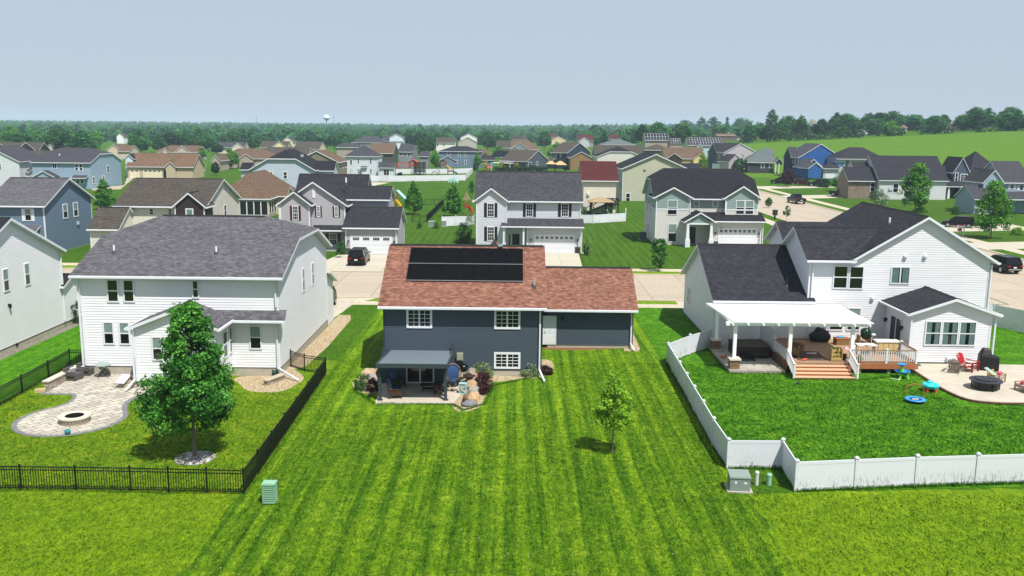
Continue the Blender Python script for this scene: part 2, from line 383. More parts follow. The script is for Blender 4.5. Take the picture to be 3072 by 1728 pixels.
# sky-lit distance: nothing but land
# back patio of the left house, paver circle and neck
PAVE = masonry('pavers', '979185', 'b7b1a4', '4c4842', .78, .46, .022, rad(-52), 'Object', .43)
PEDGE = masonry('paver_border', '68676a', '7a797c', '4a494b', .25, .12, .01, 0, 'Object')
def ell(c, rx, ry, n=40, a0=0, a1=360): return [(c[0]+rx*math.cos(rad(a0+(a1-a0)*i/n)), c[1]+ry*math.sin(rad(a0+(a1-a0)*i/n))) for i in range(n + (0 if a1-a0 == 360 else 1))]
sheet('patio_border', ell((-24.75,48.55), 2.98, 2.98), .028, PEDGE)
sheet('patio_circle', ell((-24.75,48.55), 2.7, 2.7), .033, PAVE)  # skirt boards in a darker brown than the risers and treads
neck = smoothed([(-26.9,50.5),(-26.5,51.5),(-26.6,52.5),(-27.1,53.3)], 6, False) + smoothed([(-22.5,53.3),(-22.8,52.3),(-22.7,51.2),(-22.3,50.2)], 6, False)
sheet('patio_border', neck, .024, PEDGE)
neck2 = smoothed([(-26.6,50.5),(-26.25,51.5),(-26.35,52.5),(-26.8,53.3)], 6, False) + smoothed([(-22.8,53.3),(-23.1,52.3),(-23.0,51.2),(-22.6,50.2)], 6, False)
sheet('patio_neck', neck2, .030, PAVE)
sheet('patio_border', [(-28.9,53.15),(-22,53.05),(-22,57.7),(-29.0,58.2)], .026, PEDGE)
sheet('patio', [(-28.65,53.4),(-22,53.3),(-22,57.7),(-28.7,58.1)], .036, PAVE)
# patios
PATIO = mat('patio_concrete', 'aaa293', .85, .14, .9)
b = MB(); b.prism([(-8.15,51.95),(-3.45,52.05),(-3.1,53.9),(-3.6,58.35),(-8.4,58.35)], -.05, .07); struct('patio', b, PATIO)
rp = [tuple(P(A(6,*q))[:2]) for q in ((1730,280),(1880,380),(2000,450),(2150,510),(2350,535),(2576,540))]
rp = smoothed([(28.5,61.6)]+rp+[(34,53.4),(37,55.5),(37.6,58.5)], 5, False)+[(37.6,62.5),(28.5,62.6)]
b = MB(); b.prism(rp, -.05, .08); struct('patio', b, PATIO)
rim = MB(); ro = [(28.35,61.6)]+[tuple(P(A(6,*q))[:2]) for q in ((1730,280),(1880,380),(2000,450),(2150,510),(2350,535),(2576,540))]+[(34,53.4)]
so = smoothed(ro, 5, False)
for p, q in zip(so, so[1:]): rim.bar((p[0],p[1],.06),(q[0],q[1],.06), .16, .14)
struct('patio_edging', rim, masonry('edging_brick', '5c3a2a', '6b4634', '3a2a20', .25, .1, .01, 0, 'Object'))
PAD = mat('pad_concrete', '8f8a82', .85, .12, 1)
b = MB(); b.box(14.95,59.65,-.05,18.75,66.8,.22); struct('patio', b, masonry('pad_pavers', '8d887f', '9c978d', '6b675f', 1.25, 1.2, .01, 0, 'Object', 0))
# gravel and mulch
def stuff(name, xy, z, m, label, cat): return sheet(name, xy, z, m, 'stuff', label, cat)
GR1 = gravel('gravel_tan', 'a08b68', 'c0ac88', 'd8c8a8', 13)
GR2 = gravel('gravel_grey', '55544f', 'a3a29c', 'd5d4cf', 10)
stuff('gravel', smoothed([P(A(1,*q)) for q in [(1780,1290),(1810,1340),(1880,1390),(2100,1398),(2250,1335),(2290,1285),(2200,1225),(2100,1260)]], 5), .012, GR1, 'tan gravel bed under the right corner of the white hip-ended house', 'gravel')
stuff('gravel', [(-15.4,58.5),(-14.2,60.5),(-13.85,66),(-13.8,75.5),(-14.2,77.5),(-15.2,77.5)], .014, GR1, 'strip of pale gravel along the side wall of the white hip-ended house', 'gravel')
stuff('gravel', ell((-15.75,42.75), .98, .98, 28), .035, GR2, 'ring of grey and white stones round the trunk of the big maple', 'gravel')
stuff('gravel', [(-36.6,55),(-35.9,55),(-35.6,74),(-36.4,74)], .014, gravel('gravel_mix','5f5b55','8b857b','aaa498',14), 'strip of grey stones along the left neighbour\'s white wall', 'gravel')
stuff('gravel', smoothed([P(C(1,*q)) for q in [(1760,1060),(1850,1160),(2050,1158),(2300,1045),(2400,800),(2440,690)]]+[P(A(5,*q)) for q in [(1150,370),(1370,345),(1500,332),(1590,300),(1590,215)]]+[(2.05,62.6),(2.0,58.5),(-3.4,58.4),(-3.2,55)], 4), .013, GR1, 'tan pebble bed along the blue house beside the covered patio', 'gravel')
stuff('gravel', smoothed([P(C(1,*q)) for q in [(50,730),(120,830),(330,862),(520,830)]]+[(-8.45,57),(-8.5,60.5),(-9.0,60.5)]+[P(C(1,*q)) for q in [(230,530),(60,650)]], 4), .013, GR1, 'pebble bed with shrubs left of the covered patio', 'gravel')
stuff('gravel', [P(A(2,2200,950)), P(A(2,2255,1075)), P(A(2,2245,1092)), P(A(2,2130,1090)), P(A(2,2140,1060)), (8.95,66.3), (9.0,70)], .013, GR1, 'small patch of pebbles at the right corner of the garage wing', 'gravel')
stuff('mulch', [P(A(2,1512,1045)), P(A(2,1540,1078)), P(A(2,1750,1085)), P(A(2,2130,1070)), P(A(2,2130,1040))], .015, mat('bare_soil','6e4a2c',.95,.3,2.5), 'bare brown soil under the back wall of the garage wing', 'soil')
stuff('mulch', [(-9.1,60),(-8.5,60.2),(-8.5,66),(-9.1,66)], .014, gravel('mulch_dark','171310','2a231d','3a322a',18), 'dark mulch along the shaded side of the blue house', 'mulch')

cul = [tuple(G(B(1,*q)))[:2] for q in ((1140,1000),(1500,985),(1660,845),(2050,842),(2050,836),(1580,838),(1545,935),(1150,975))]
sheet('side_road', cul, .015, ROAD)
# ------------------------------------------------------------------ houses
def PX(q, x):
    d = ray(q); return Vector((0,0,HC)) + d*(x/d.x)
def clip_z(poly, za, zb):
    for z, keep in ((za, 1), (zb, -1)):
        o = []
        for i in range(len(poly)):
            p, q = poly[i], poly[(i+1) % len(poly)]
            a, b = (p[1]-z)*keep, (q[1]-z)*keep
            if a >= 0: o.append(p)
            if a*b < 0: t = a/(a-b); o.append((p[0]+(q[0]-p[0])*t, z))
        poly = o
        if len(poly) < 3: return []
    return poly
SH = {}
def sh(kind):
    spec = {'grey': ('444347','626066','515055'), 'dark': ('17171c','292930','1f1f25'), 'brown': ('5f3d33','8e6555','745042'), 'taupe': ('37322f','524b46','454039'),
            'tan': ('4f3f33','6d5a4a','5d4b3d'), 'char': ('1f1f25','34343b','29292f'), 'maroon': ('3b1a19','56292a','482121'), 'midgrey': ('2f2f34','48484e','3a3a40'), 'sage': ('4a5253','626b6c','566061'), 'rust': ('553f33','77604f','66503f')}[kind]
    return shingle('shingles_'+kind, *spec)
class Pieces:
    """separate pieces of trim: each becomes a mesh of its own"""
    def __init__(s): s.all = []
    def box(s, *a): m = MB(); m.box(*a); s.all.append(m)
    def hexa(s, *a): m = MB(); m.hexa(*a); s.all.append(m)
    def build(s, name, mats, parent, uv=False):
        for m in s.all: m.build(name, mats, parent, uv=uv)
class House:
    def __init__(s, name, label, loc, rz=0.0, wall='e3e5e8', roof='grey', lap=None, near=False, cat='house', trim=None, group=None, wname=None):
        s.root = thing(name, label, cat, loc, rz, group); s.near = near; s.lap = lap
        s.loc = Vector(loc); s.Rinv = Matrix.Rotation(-rz, 3, 'Z')
        s.wallm = [siding('siding_'+wall, wall, lap is None)]; s.roofm = sh(roof); s.trimm = trim or WTRIM
        s.wall = MB(); s.roof = MB(); s.trim = Pieces(); s.gut = Pieces(); s.cap = Pieces(); s.found = MB(); s.z0 = 0.0
    def L(s, p): return s.Rinv @ (Vector(p)-s.loc)      # world to local
    def wm(s, wall, lap=None):                          # another siding colour on this house
        m = siding('siding_'+wall, wall, (s.lap if lap is None else lap) is None) if isinstance(wall, str) else wall
        if m not in s.wallm: s.wallm.append(m)
        return s.wallm.index(m)
    def face(s, p0, p1, prof, m=0):
        """wall from p0 to p1 (outside on the right of the walk), prof = (along, z) outline"""
        p0 = Vector((p0[0],p0[1],0)); d = Vector((p1[0],p1[1],0))-p0; d.normalize(); n = Vector((d.y,-d.x,0))
        at = lambda q, o: tuple(p0+d*q[0]+n*o) [:2] + (q[1],)
        if s.lap is None:
            s.wall.poly([at(q,0) for q in prof], m); return
        zmin = min(q[1] for q in prof); zmax = max(q[1] for q in prof); z = zmin; k = s.lap
        while z < zmax-.01:
            c = clip_z(prof, z, min(z+k, zmax))
            if c:
                s.wall.poly([at(q, .022*(1-(q[1]-z)/k)) for q in c], m)
                b = [q for q in c if abs(q[1]-z) < 1e-6]
                if len(b) >= 2:
                    l, r = min(b), max(b); s.wall.poly([at(l,0),at(r,0),at(r,.022),at(l,.022)], m)
            z += k
    def block(s, x0, x1, y0, y1, ez, rise, axis='x', clip=(0,0), o=.45, k=.35, z0=None, walls='fblr', m=0, t=.2, roof=True, gm=None, rm=0, gut=True, vent=True, corners=True, ym=None):
        """walled volume under a gabled, clipped or hipped roof; ez is the height of the eave edge"""
        z0 = s.z0 if z0 is None else z0
        half = ((y1-y0) if axis == 'x' else (x1-x0))/2+o; sl = rise/half; wt = ez+o*sl-.08
        a0, a1 = (x0, x1) if axis == 'x' else (y0, y1); b0, b1 = (y0, y1) if axis == 'x' else (x0, x1); W_ = b1-b0
        def prof(c):
            top = wt+W_/2*sl
            if c >= 1: return [(0,z0),(W_,z0),(W_,wt),(0,wt)]
            if c <= 0: return [(0,z0),(W_,z0),(W_,wt),(W_/2,top),(0,wt)]
            g = (1-c)*half-o; return [(0,z0),(W_,z0),(W_,wt),(W_-g,wt+g*sl),(g,wt+g*sl),(0,wt)]
        rect = [(0,z0),(a1-a0,z0),(a1-a0,wt),(0,wt)]
        if axis == 'x':
            fs = {'f': ((x0,y0),(x1,y0),rect), 'b': ((x1,y1),(x0,y1),rect), 'r': ((x1,y0),(x1,y1),prof(clip[1])), 'l': ((x0,y1),(x0,y0),prof(clip[0]))}
        else:
            fs = {'f': ((x0,y0),(x1,y0),prof(clip[0])), 'b': ((x1,y1),(x0,y1),prof(clip[1])), 'r': ((x1,y0),(x1,y1),rect), 'l': ((x0,y1),(x0,y0),rect)}
        for f in walls: s.face(*fs[f], m=(gm if gm is not None and ((f in 'fb') == (axis == 'y')) else m))
        if corners and s.near:
            e = .036
            for cx, cy, need in ((x0,y0,'fl'),(x1,y0,'fr'),(x1,y1,'br'),(x0,y1,'bl')):
                if need[0] in walls or need[1] in walls:
                    sx = -1 if cx == x0 else 1; sy = -1 if cy == y0 else 1
                    xa, xb = sorted((cx+sx*e, cx-sx*.1)); ya, yb = sorted((cy+sy*e, cy-sy*.1)); s.trim.box(xa, ya, z0, xb, yb, wt-.02)
        if roof: s.gable(a0-k, a1+k, b0-o, b1+o, ez, rise, axis, clip, t, gut, vent)
        return wt
    def gable(s, a0, a1, b0, b1, ez, rise, axis='x', clip=(0,0), t=.2, gut=True, vent=True):
        half = (b1-b0)/2; bc = (b0+b1)/2; mp = (lambda a, b, z: (a,b,z)) if axis == 'x' else (lambda a, b, z: (b,a,z))
        c0, c1 = clip; r0 = a0+c0*half; r1 = a1-c1*half
        if r0 > r1: r0 = r1 = (a0*1+a1)/2
        f = lambda a, c, sgn: mp(a, bc+sgn*half*c, ez+rise*(1-c))
        front = [mp(a0,b0,ez), mp(a1,b0,ez)] + ([f(a1,c1,-1)] if 0 < c1 < 1 else []) + [mp(r1,bc,ez+rise)] + ([mp(r0,bc,ez+rise)] if r1-r0 > 1e-4 else []) + ([f(a0,c0,-1)] if 0 < c0 < 1 else [])
        back = [mp(a1,b1,ez), mp(a0,b1,ez)] + ([f(a0,c0,1)] if 0 < c0 < 1 else []) + [mp(r0,bc,ez+rise)] + ([mp(r1,bc,ez+rise)] if r1-r0 > 1e-4 else []) + ([f(a1,c1,1)] if 0 < c1 < 1 else [])
        polys = [front, back]
        if c0 > 0: polys.append([f(a0,min(c0,1),1), f(a0,min(c0,1),-1), mp(r0,bc,ez+rise)])
        if c1 > 0: polys.append([f(a1,min(c1,1),-1), f(a1,min(c1,1),1), mp(r1,bc,ez+rise)])
        if axis == 'y': polys = [list(reversed(p)) for p in polys]
        s.slab(polys, t)
        if gut:
            for b, sg in ((b0,-1),(b1,1)):
                g = .12; lo, hi = sorted((b, b+sg*g)); 
                if axis == 'x': s.gut.box(a0+.02, lo, ez-.15, a1-.02, hi, ez-.02)
                else: s.gut.box(lo, a0+.02, ez-.15, hi, a1-.02, ez-.02)
        if vent and r1-r0 > 1.5:
            w = .16; sl = rise/half
            top = ez+rise+.055; lo = top-w*sl
            s.cap.hexa([mp(r0+.1,bc-w,lo-.05), mp(r1-.1,bc-w,lo-.05), mp(r1-.1,bc+w,lo-.05), mp(r0+.1,bc+w,lo-.05), mp(r0+.1,bc-.03,top), mp(r1-.1,bc-.03,top), mp(r1-.1,bc+.03,top), mp(r0+.1,bc+.03,top)])
    def slab(s, polys, t=.2):
        rnd = lambda p: tuple(round(v,3) for v in p); ed = {}
        for p in polys:
            for i in range(len(p)):
                e = (rnd(p[i]), rnd(p[(i+1)%len(p)])); ed[e] = ed.get(e, 0)+1
        for p in polys:
            s.roof.poly(p, 0); s.roof.poly([(x,y,z-t) for x,y,z in reversed(p)], 1)
            for i in range(len(p)):
                a, b = p[i], p[(i+1)%len(p)]
                if (rnd(b), rnd(a)) in ed: continue
                s.roof.poly([(a[0],a[1],a[2]-t),(b[0],b[1],b[2]-t),b,a], 1)
    def pent(s, x0, x1, y0, y1, zl, zh, t=.16):
        """lean-to roof, low edge at y0"""
        s.slab([[(x0,y0,zl),(x1,y0,zl),(x1,y1,zh),(x0,y1,zh)]], t); s.gut.box(x0+.02, y0-.12, zl-.15, x1-.02, y0, zl-.02)
    # ---- openings; o = origin on the wall, u = direction along it, n = outward
    def _fr(s, face, c):
        return {'f': (lambda a, z, o: (a, c-o, z)), 'b': (lambda a, z, o: (a, c+o, z)), 'r': (lambda a, z, o: (c+o, a, z)), 'l': (lambda a, z, o: (c-o, a, z))}[face]
    def fbox(s, mb, fr, a0, a1, z0, z1, o0, o1, m=0):
        ps = [fr(a0,z0,o0), fr(a1,z0,o0), fr(a1,z0,o1), fr(a0,z0,o1), fr(a0,z1,o0), fr(a1,z1,o0), fr(a1,z1,o1), fr(a0,z1,o1)]
        xs = [p[0] for p in ps]; ys = [p[1] for p in ps]; mb.box(min(xs), min(ys), z0, max(xs), max(ys), z1, m)
    def win(s, face, c, a0, a1, z0, z1, kind='dh', blind=None, shutter=None, fw=.09, pane=GLASS, frame=None, label=None, curtain=False):
        fr = s._fr(face, c); f = MB(); fb = lambda *q: s.fbox(f, fr, *q)
        if a0 > a1: a0, a1 = a1, a0
        fb(a0,a1,z0,z0+fw,0,.07); fb(a0,a1,z1-fw,z1,0,.07); fb(a0,a0+fw,z0+fw,z1-fw,0,.07); fb(a1-fw,a1,z0+fw,z1-fw,0,.07)
        zm = (z0+z1)/2; am = (a0+a1)/2
        if kind == 'dh' or kind == 'dhgrid': fb(a0+fw,a1-fw,zm-.035,zm+.035,0,.065)
        if kind == 'slider' or kind == 'grid': fb(am-.05,am+.05,z0+fw,z1-fw,0,.065)
        if kind in ('grid','dhgrid','mgrid'):
            nv = 4 if kind == 'grid' else 3; nh = 4
            for i in range(1, nv):
                if kind == 'grid' and i == 2: continue
                a = a0+fw+(a1-a0-2*fw)*i/nv; fb(a-.016,a+.016,z0+fw,z1-fw,.03,.055)
            for i in range(1, nh):
                if kind == 'dhgrid' and i == 2: continue
                z = z0+fw+(z1-z0-2*fw)*i/nh; fb(a0+fw,a1-fw,z-.016,z+.016,.03,.053)
        o = f.build('window', frame or s.trimm, s.root)
        if label: o['label'] = label
        g = MB(); s.fbox(g, fr, a0+fw*.7, a1-fw*.7, z0+fw*.7, z1-fw*.7, -.02, .035); g.build('pane', pane, o)
        if blind:
            q = MB(); m = blind if not isinstance(blind, bool) else BLIND; s.fbox(q, fr, a0+fw, a1-fw, zm+.035 if kind.startswith('dh') else z0+fw, z1-fw, .035, .042); q.build('blind', m, o)
        if curtain:
            for lo, hi in ((a0+fw, a0+(a1-a0)*.42), (a0+(a1-a0)*.62, a1-fw-.04)):
                q = MB(); n = 6; prev = None
                for i in range(n): s.fbox(q, fr, lo+(hi-lo)*i/n, lo+(hi-lo)*(i+.8)/n, z0+fw, z1-fw, .034, .038+.003*(i%2))
                q.build('curtain', CURTAIN, o)
        if shutter:
            w = (a1-a0)*.36
            for lo, hi in ((a0-w-.03, a0-.03), (a1+.03, a1+w+.03)):
                q = MB(); s.fbox(q, fr, lo, hi, z0, z1, 0, .06)
                q.build('shutter', shutter, s.root)
        return o
    def winpx(s, face, c, q0, q1, **kw):
        """window from two opposite corners seen in the survey, on the world plane y=c ('f') or x=c ('r','l'); unrotated houses"""
        if face in 'fb': p, q = PY(q0, c), PY(q1, c); i = 0
        else: p, q = PX(q0, c), PX(q1, c); i = 1
        p = p-s.loc; q = q-s.loc; cc = c-(s.loc.y if face in 'fb' else s.loc.x)
        return s.win(face, cc, min(p[i],q[i])+.05, max(p[i],q[i])-.05, min(p.z,q.z), max(p.z,q.z), **kw)
    def door(s, face, c, a0, a1, z0, z1, m, handle=1, trim=.08, panels=True, name='door'):
        fr = s._fr(face, c); f = MB()
        s.fbox(f, fr, a0-trim, a0, z0, z1+trim, 0, .06, 1); s.fbox(f, fr, a1, a1+trim, z0, z1+trim, 0, .06, 1); s.fbox(f, fr, a0, a1, z1, z1+trim, 0, .06, 1)
        s.fbox(f, fr, a0, a1, z0, z1, -.01, .035)
        if panels:
            w = a1-a0; H = z1-z0
            for (u0,u1) in ((.12,.46),(.54,.88)):
                for (v0,v1) in ((.06,.36),(.42,.76),(.81,.95)): s.fbox(f, fr, a0+w*u0, a0+w*u1, z0+H*v0, z0+H*v1, .035, .047)
        o = f.build(name, [m, s.trimm], s.root); h = MB(); a = a0+.08 if handle > 0 else a1-.08
        p = fr(a, z0+1.0, .08); h.ball(p, .04, .04, .04, 8); h.build('handle', mat('brushed_nickel','8d8a85',.3,0,metal=.9), o); return o
    def garage(s, face, c, a0, a1, z0, z1, m=None, nwin=4, kind='grid', arched=False):
        fr = s._fr(face, c); f = MB(); t = .12
        s.fbox(f, fr, a0-t, a0, z0, z1+t, 0, .06, 1); s.fbox(f, fr, a1, a1+t, z0, z1+t, 0, .06, 1); s.fbox(f, fr, a0, a1, z1, z1+t, 0, .06, 1)
        n = 4; H = z1-z0
        for i in range(n): s.fbox(f, fr, a0, a1, z0+H*i/n+.012, z0+H*(i+1)/n-.012, -.02, .03)
        s.fbox(f, fr, a0, a1, z0, z1, -.03, .015)
        for i in range(1, n):
            pass
        for j in range(nwin*2 if nwin else 8):
            for i in range(3):
                a = a0+(a1-a0)*(j+.5)/(nwin*2 if nwin else 8); w = (a1-a0)/(nwin*2 if nwin else 8)*.36; s.fbox(f, fr, a-w, a+w, z0+H*(i+.18)/n, z0+H*(i+.82)/n, .03, .042)
        o = f.build('garage_door', [m or WHITE, s.trimm], s.root)
        for j in range(nwin):
            g = MB(); w = (a1-a0)/nwin; lo = a0+w*(j+.18); hi = a0+w*(j+.82); zb, zt = z0+H*.80, z0+H*.94
            k = 4 if kind == 'grid' else 2
            for i in range(k): s.fbox(g, fr, lo+(hi-lo)*(i+.08)/k, lo+(hi-lo)*(i+.92)/k, zb, (zb+zt)/2-.02, .03, .05); s.fbox(g, fr, lo+(hi-lo)*(i+.08)/k, lo+(hi-lo)*(i+.92)/k, (zb+zt)/2+.02, zt, .03, .05)
            g.build('pane', GLASS, o)
        return o
    def downspout(s, x, y, z0, z1, foot=None, m=None):
        q = MB(); q.box(x-.05, y-.05, z0+.1, x+.05, y+.05, z1)
        if foot: q.bar((x,y,z0+.18), (foot[0],foot[1],.09), .11, .09)
        q.build('downspout', m or s.trimm, s.root)
    def vent(s, p, h=.45, r=.06, m=None, base=True):
        """p on the roof in world space"""
        p = s.L(p); q = MB(); q.tube([(p.x,p.y,p.z-.25),(p.x,p.y,p.z+h)], r, 10)
        o = q.build('vent_pipe', m or WHITE, s.root)
        if base: b = MB(); b.lathe([(.2,-.12),(.17,-.02),(.09,.10),(.065,.14)], (p.x,p.y,p.z), 10); b.build('flashing', mat('lead_flashing','2d2f34',.6,.1), o)
    def lamp(s, face, c, a, z):
        fr = s._fr(face, c); q = MB(); s.fbox(q, fr, a-.07, a+.07, z-.02, z+.12, 0, .05); s.fbox(q, fr, a-.02, a+.02, z+.12, z+.17, 0, .16)
        p = fr(a, z, .16); q.lathe([(.03,.18),(.10,.12),(.08,-.12),(.03,-.18)], p, 8); q.build('wall_lamp', BLACKM, s.root)
    def fitting(s, face, c, a, z, w, h, d, m, name='meter_box'):
        fr = s._fr(face, c); q = MB(); s.fbox(q, fr, a-w/2, a+w/2, z, z+h, 0, d); s.fbox(q, fr, a-w/2+.03, a+w/2-.03, z+.05, z+h-.05, d, d+.02); q.build(name, m, s.root)
    def solar(s, pts, nu, nv, gap=.03, m=None, lift=.10, frame=None):
        """rows of panels on the roof quad pts (low left, low right, high right, high left), local coordinates"""
        m = m or SOLAR; p = [Vector(q) for q in pts]; nrm = (p[1]-p[0]).cross(p[3]-p[0]).normalized()
        at = lambda u, v: (p[0]*(1-u)+p[1]*u)*(1-v) + (p[3]*(1-u)+p[2]*u)*v
        wu = gap/(p[1]-p[0]).length; wv = gap/(p[3]-p[0]).length
        for j in range(nv):
            for i in range(nu):
                c = [at((i+a)/nu + (wu if a == 0 else -wu), (j+b)/nv + (wv if b == 0 else -wv)) for a, b in ((0,0),(1,0),(1,1),(0,1))]
                q = MB(); q.hexa([v+nrm*lift*.4 for v in c]+[v+nrm*lift for v in c], 0)
                if frame:
                    for a, b in zip(c, c[1:]+c[:1]): q.bar(a+nrm*(lift+.004), b+nrm*(lift+.004), .06, .03, 1, up=nrm)
                q.build('solar_panel', [m, frame] if frame else m, s.root)
        for j in range(nv):                                # a bright rail shows along the lower edge of each row
            r = MB(); v = (j)/nv + (wv*.4); r.bar(at(0,v)+nrm*lift*1.0, at(1,v)+nrm*lift*1.0, .05, .04, up=nrm); r.build('rail', mat('aluminium','a9abae',.35,.05,metal=.8), s.root)
    def finish(s):
        if s.wall.F: s.wall.build('wall', s.wallm, s.root, uv=True)
        if s.roof.F: r = s.roof.build('roof', [s.roofm, s.trimm], s.root, uv=True)
        if s.cap.all: s.cap.build('ridge_cap', s.roofm if not s.near else mat('ridge_vent','1b1a1b',.9,.1), r, uv=True)
        if s.gut.all: s.gut.build('gutter', s.trimm, s.root)
        if s.trim.all: s.trim.build('corner_trim', s.trimm, s.root)
        if s.found.F: s.found.build('foundation', FOUND, s.root)
        return s
SOLAR = mat('solar_black', '030305', .55, .1, 1.5, spec=.08)
SOLAR2 = mat('solar_blue', '080d18', .5, .15, 1.5, spec=.15)
SFRAME = mat('solar_frame', 'b9bcc2', .4, .05)
# ================= the blue house with the red-brown roof
NAVY = '3d4852'
h = House('house', 'dark blue clapboard house with red-brown shingle roof and a solar array', (-8.5,58.4,0), wall=NAVY, roof='brown', lap=.15, near=True)
o = h.loc
h.trimm = WTRIM; dk = mat('navy_trim', '2c3742', .5, .05)
X0, X1 = 0.0, 10.5
h.found.box(.02,.02,-.2,10.48,11.4,.42)
h.block(X0, X1, 0, 11.4, 4.78, 3.3, 'x', o=.5, k=.32, z0=.42, corners=False)
h.block(11.2, 17.65, 8.0, 15.6, 3.08, 2.55, 'x', o=.6, k=.3, z0=.25, corners=False)
h.found.box(11.22,8.02,-.2,17.63,15.6,.25)
h.wall.poly([(10.5,11.4,.2),(10.5,11.4,3),(11.2,11.4,3),(11.2,11.4,.2)])
# hipped bay at the street side
h.block(7.1-1.7, 7.1+1.6, 11.4, 17.2, 4.75, 2.6, 'y', clip=(0,1), o=.4, k=.3, z0=0, walls='blr', corners=False)
for cx, cy, z1 in ((0,0,4.75),(10.5,0,4.75),(17.65,8,3.0)):
    q = MB(); e = .03; sx = -1 if cx == 0 else 1
    xa, xb = sorted((cx+sx*e, cx-sx*.09)); q.box(xa, cy-e, .25, xb, cy+.1, z1); q.build('corner_trim', dk, h.root)
for q0, q1 in (((485,765),(692,917)), ((1149,772),(1356,925)), ((1147,1097),(1356,1223))):
    h.winpx('f', 58.4, A(2,*q0), A(2,*q1), kind='grid', fw=.14)
# glazed patio door behind the cover
pa, pb = PY(C(1,962,385), 56.2)-o, PY(C(1,1448,695), 56.2)-o
h.block(.12, 4.55, -2.2, .05, 1.98, .3, 'x', roof=False, walls='flr', o=0, k=0, z0=0, corners=False)
h.win('f', -2.2, pa.x, pb.x, .1, 1.95, kind='slider', fw=.09, frame=mat('pale_frame','cdc8bc',.5,.05))
p0, p1 = PY(A(2,1530,830), 66.4)-o, PY(A(2,1612,1040), 66.4)-o
h.door('f', 8.0, p0.x, p1.x, p1.z, p0.z, WHITE, handle=1)
h.lamp('f', 8.0, PY(A(2,1668,850),66.4).x-o.x, 2.35)
m0 = PY(A(2,896,1150), 58.4)-o
h.fitting('f', 0, m0.x, m0.z-.05, .42, .5, .22, mat('meter_grey','8e9380',.6,.1), 'meter_box')
h.downspout(PY(A(2,1500,900),58.2).x-o.x, -.10, .3, 4.65, foot=(PY(A(2,1500,900),58.2).x-o.x+.3, -1.5))
h.downspout(PY(A(2,2190,900),66.2).x-o.x, 7.9, .2, 2.95, foot=(PY(A(2,2190,900),66.2).x-o.x+.15, 7.0))
# solar array: two rows of seven
def on_main(q):
    d = ray(q); sl = 3.3/6.2; n = Vector((0,-sl,1)); pt = Vector((0,57.9,4.78)); t = n.dot(pt-Vector((0,0,HC)))/n.dot(d); return Vector((0,0,HC))+d*t - o
def on_gar(q):
    d = ray(q); sl = 2.55/4.4; n = Vector((0,-sl,1)); pt = Vector((0,65.8,3.08)); t = n.dot(pt-Vector((0,0,HC)))/n.dot(d); return Vector((0,0,HC))+d*t - o
ll, lr, ur, ul = (on_main(A(2,*q)) for q in ((484,566),(1369,571),(1375,322),(530,316)))
yl = (ll.y+lr.y)/2; yu = (ul.y+ur.y)/2; sl = 3.3/6.2; zz = lambda y: 4.78+(y+.5)*sl
xa, xb = (ll.x+ul.x)/2, (lr.x+ur.x)/2
h.solar([(xa,yl,zz(yl)),(xb,yl,zz(yl)),(xb,yu,zz(yu)),(xa,yu,zz(yu))], 7, 2, gap=.012)
v = on_main(A(2,1455,605))+o; h.vent(v, .55, .07, mat('galvanised','c9ccd0',.3,.05,metal=.6), True)
v = on_main(A(2,1200,312)); q = MB(); q.cbox((v.x,v.y,v.z+.12), .34, .3, .2, 0, rx=math.atan(sl)); q.build('roof_vent', mat('vent_grey','6c6f76',.5,.1), h.root)
h.finish(); HB = h
# ================= the big white house with the hip-clipped gables
h = House('house', 'white clapboard house with grey hip-clipped roof and a gabled rear bay', (-28.2,57.8,0), wall='d7d8da', roof='grey', lap=.175, near=True); o = h.loc
Wd = 12.9
h.found.box(.03,.03,-.2,Wd-.03,15.3,.62)
h.block(0, Wd, 0, 15.3, 6.72, 3.15, 'x', clip=(.38,.38), o=.5, k=.45, z0=.6)
h.wall.poly([(Wd,15.3,.0),(Wd,17.9,.0),(Wd,17.9,3.45),(Wd,15.3,4.4)]); h.wall.poly([(Wd,17.9,0),(.6,17.9,0),(.6,17.9,3.45),(Wd,17.9,3.45)])
h.slab([[(Wd+.35,15.25,4.65),(Wd+.35,18.3,3.45),(.3,18.3,3.45),(.3,15.25,4.65)]], .18)
# bay
by = 54.75-57.8; bx0 = PY(A(1,1015,1000),54.75).x-o.x; bx1 = PY(A(1,1625,1000),54.75).x-o.x
h.block(bx0, bx1, by, .3, 3.95, 1.15, 'y', o=.35, k=.35, z0=.45, walls='flr')
h.found.box(bx0+.03, by+.03, -.2, bx1-.03, .2, .5)
# lean-to right of the bay
h.pent(bx1-1.0, Wd+.55, -.62, .02, 3.9, 4.5)
for q0, q1, kw in (((795,545),(910,722),{}), ((918,547),(1028,722),{}), ((1440,552),(1513,692),{}), ((768,866),(876,1040),{'blind':True}), ((888,868),(995,1042),{'blind':True}), ((1872,893),(1985,1077),{'blind':BLIND})):
    h.winpx('f', 57.8, A(1,*q0), A(1,*q1), **kw)
h.winpx('f', 54.75, A(1,1135,977), A(1,1240,1160), blind=True)
xr = o.x+bx1
for q0, q1 in (((1672,950),(1718,1128)), ((1720,915),(1762,1090))): h.winpx('r', xr, A(1,*q0), A(1,*q1))
xs_ = o.x+Wd
for q0, q1 in (((2273,472),(2300,632)), ((2345,428),(2370,582))): h.winpx('r', xs_, A(1,*q0), A(1,*q1), blind=True)
slr = 3.15/8.15
def on_lh(q):
    d = ray(q); n = Vector((0,-slr,1)); pt = Vector((0,57.3,6.72)); t = n.dot(pt-Vector((0,0,HC)))/n.dot(d); return Vector((0,0,HC))+d*t
for q in ((862,345),(1633,355)): h.vent(on_lh(A(1,*q)), .5, .07)
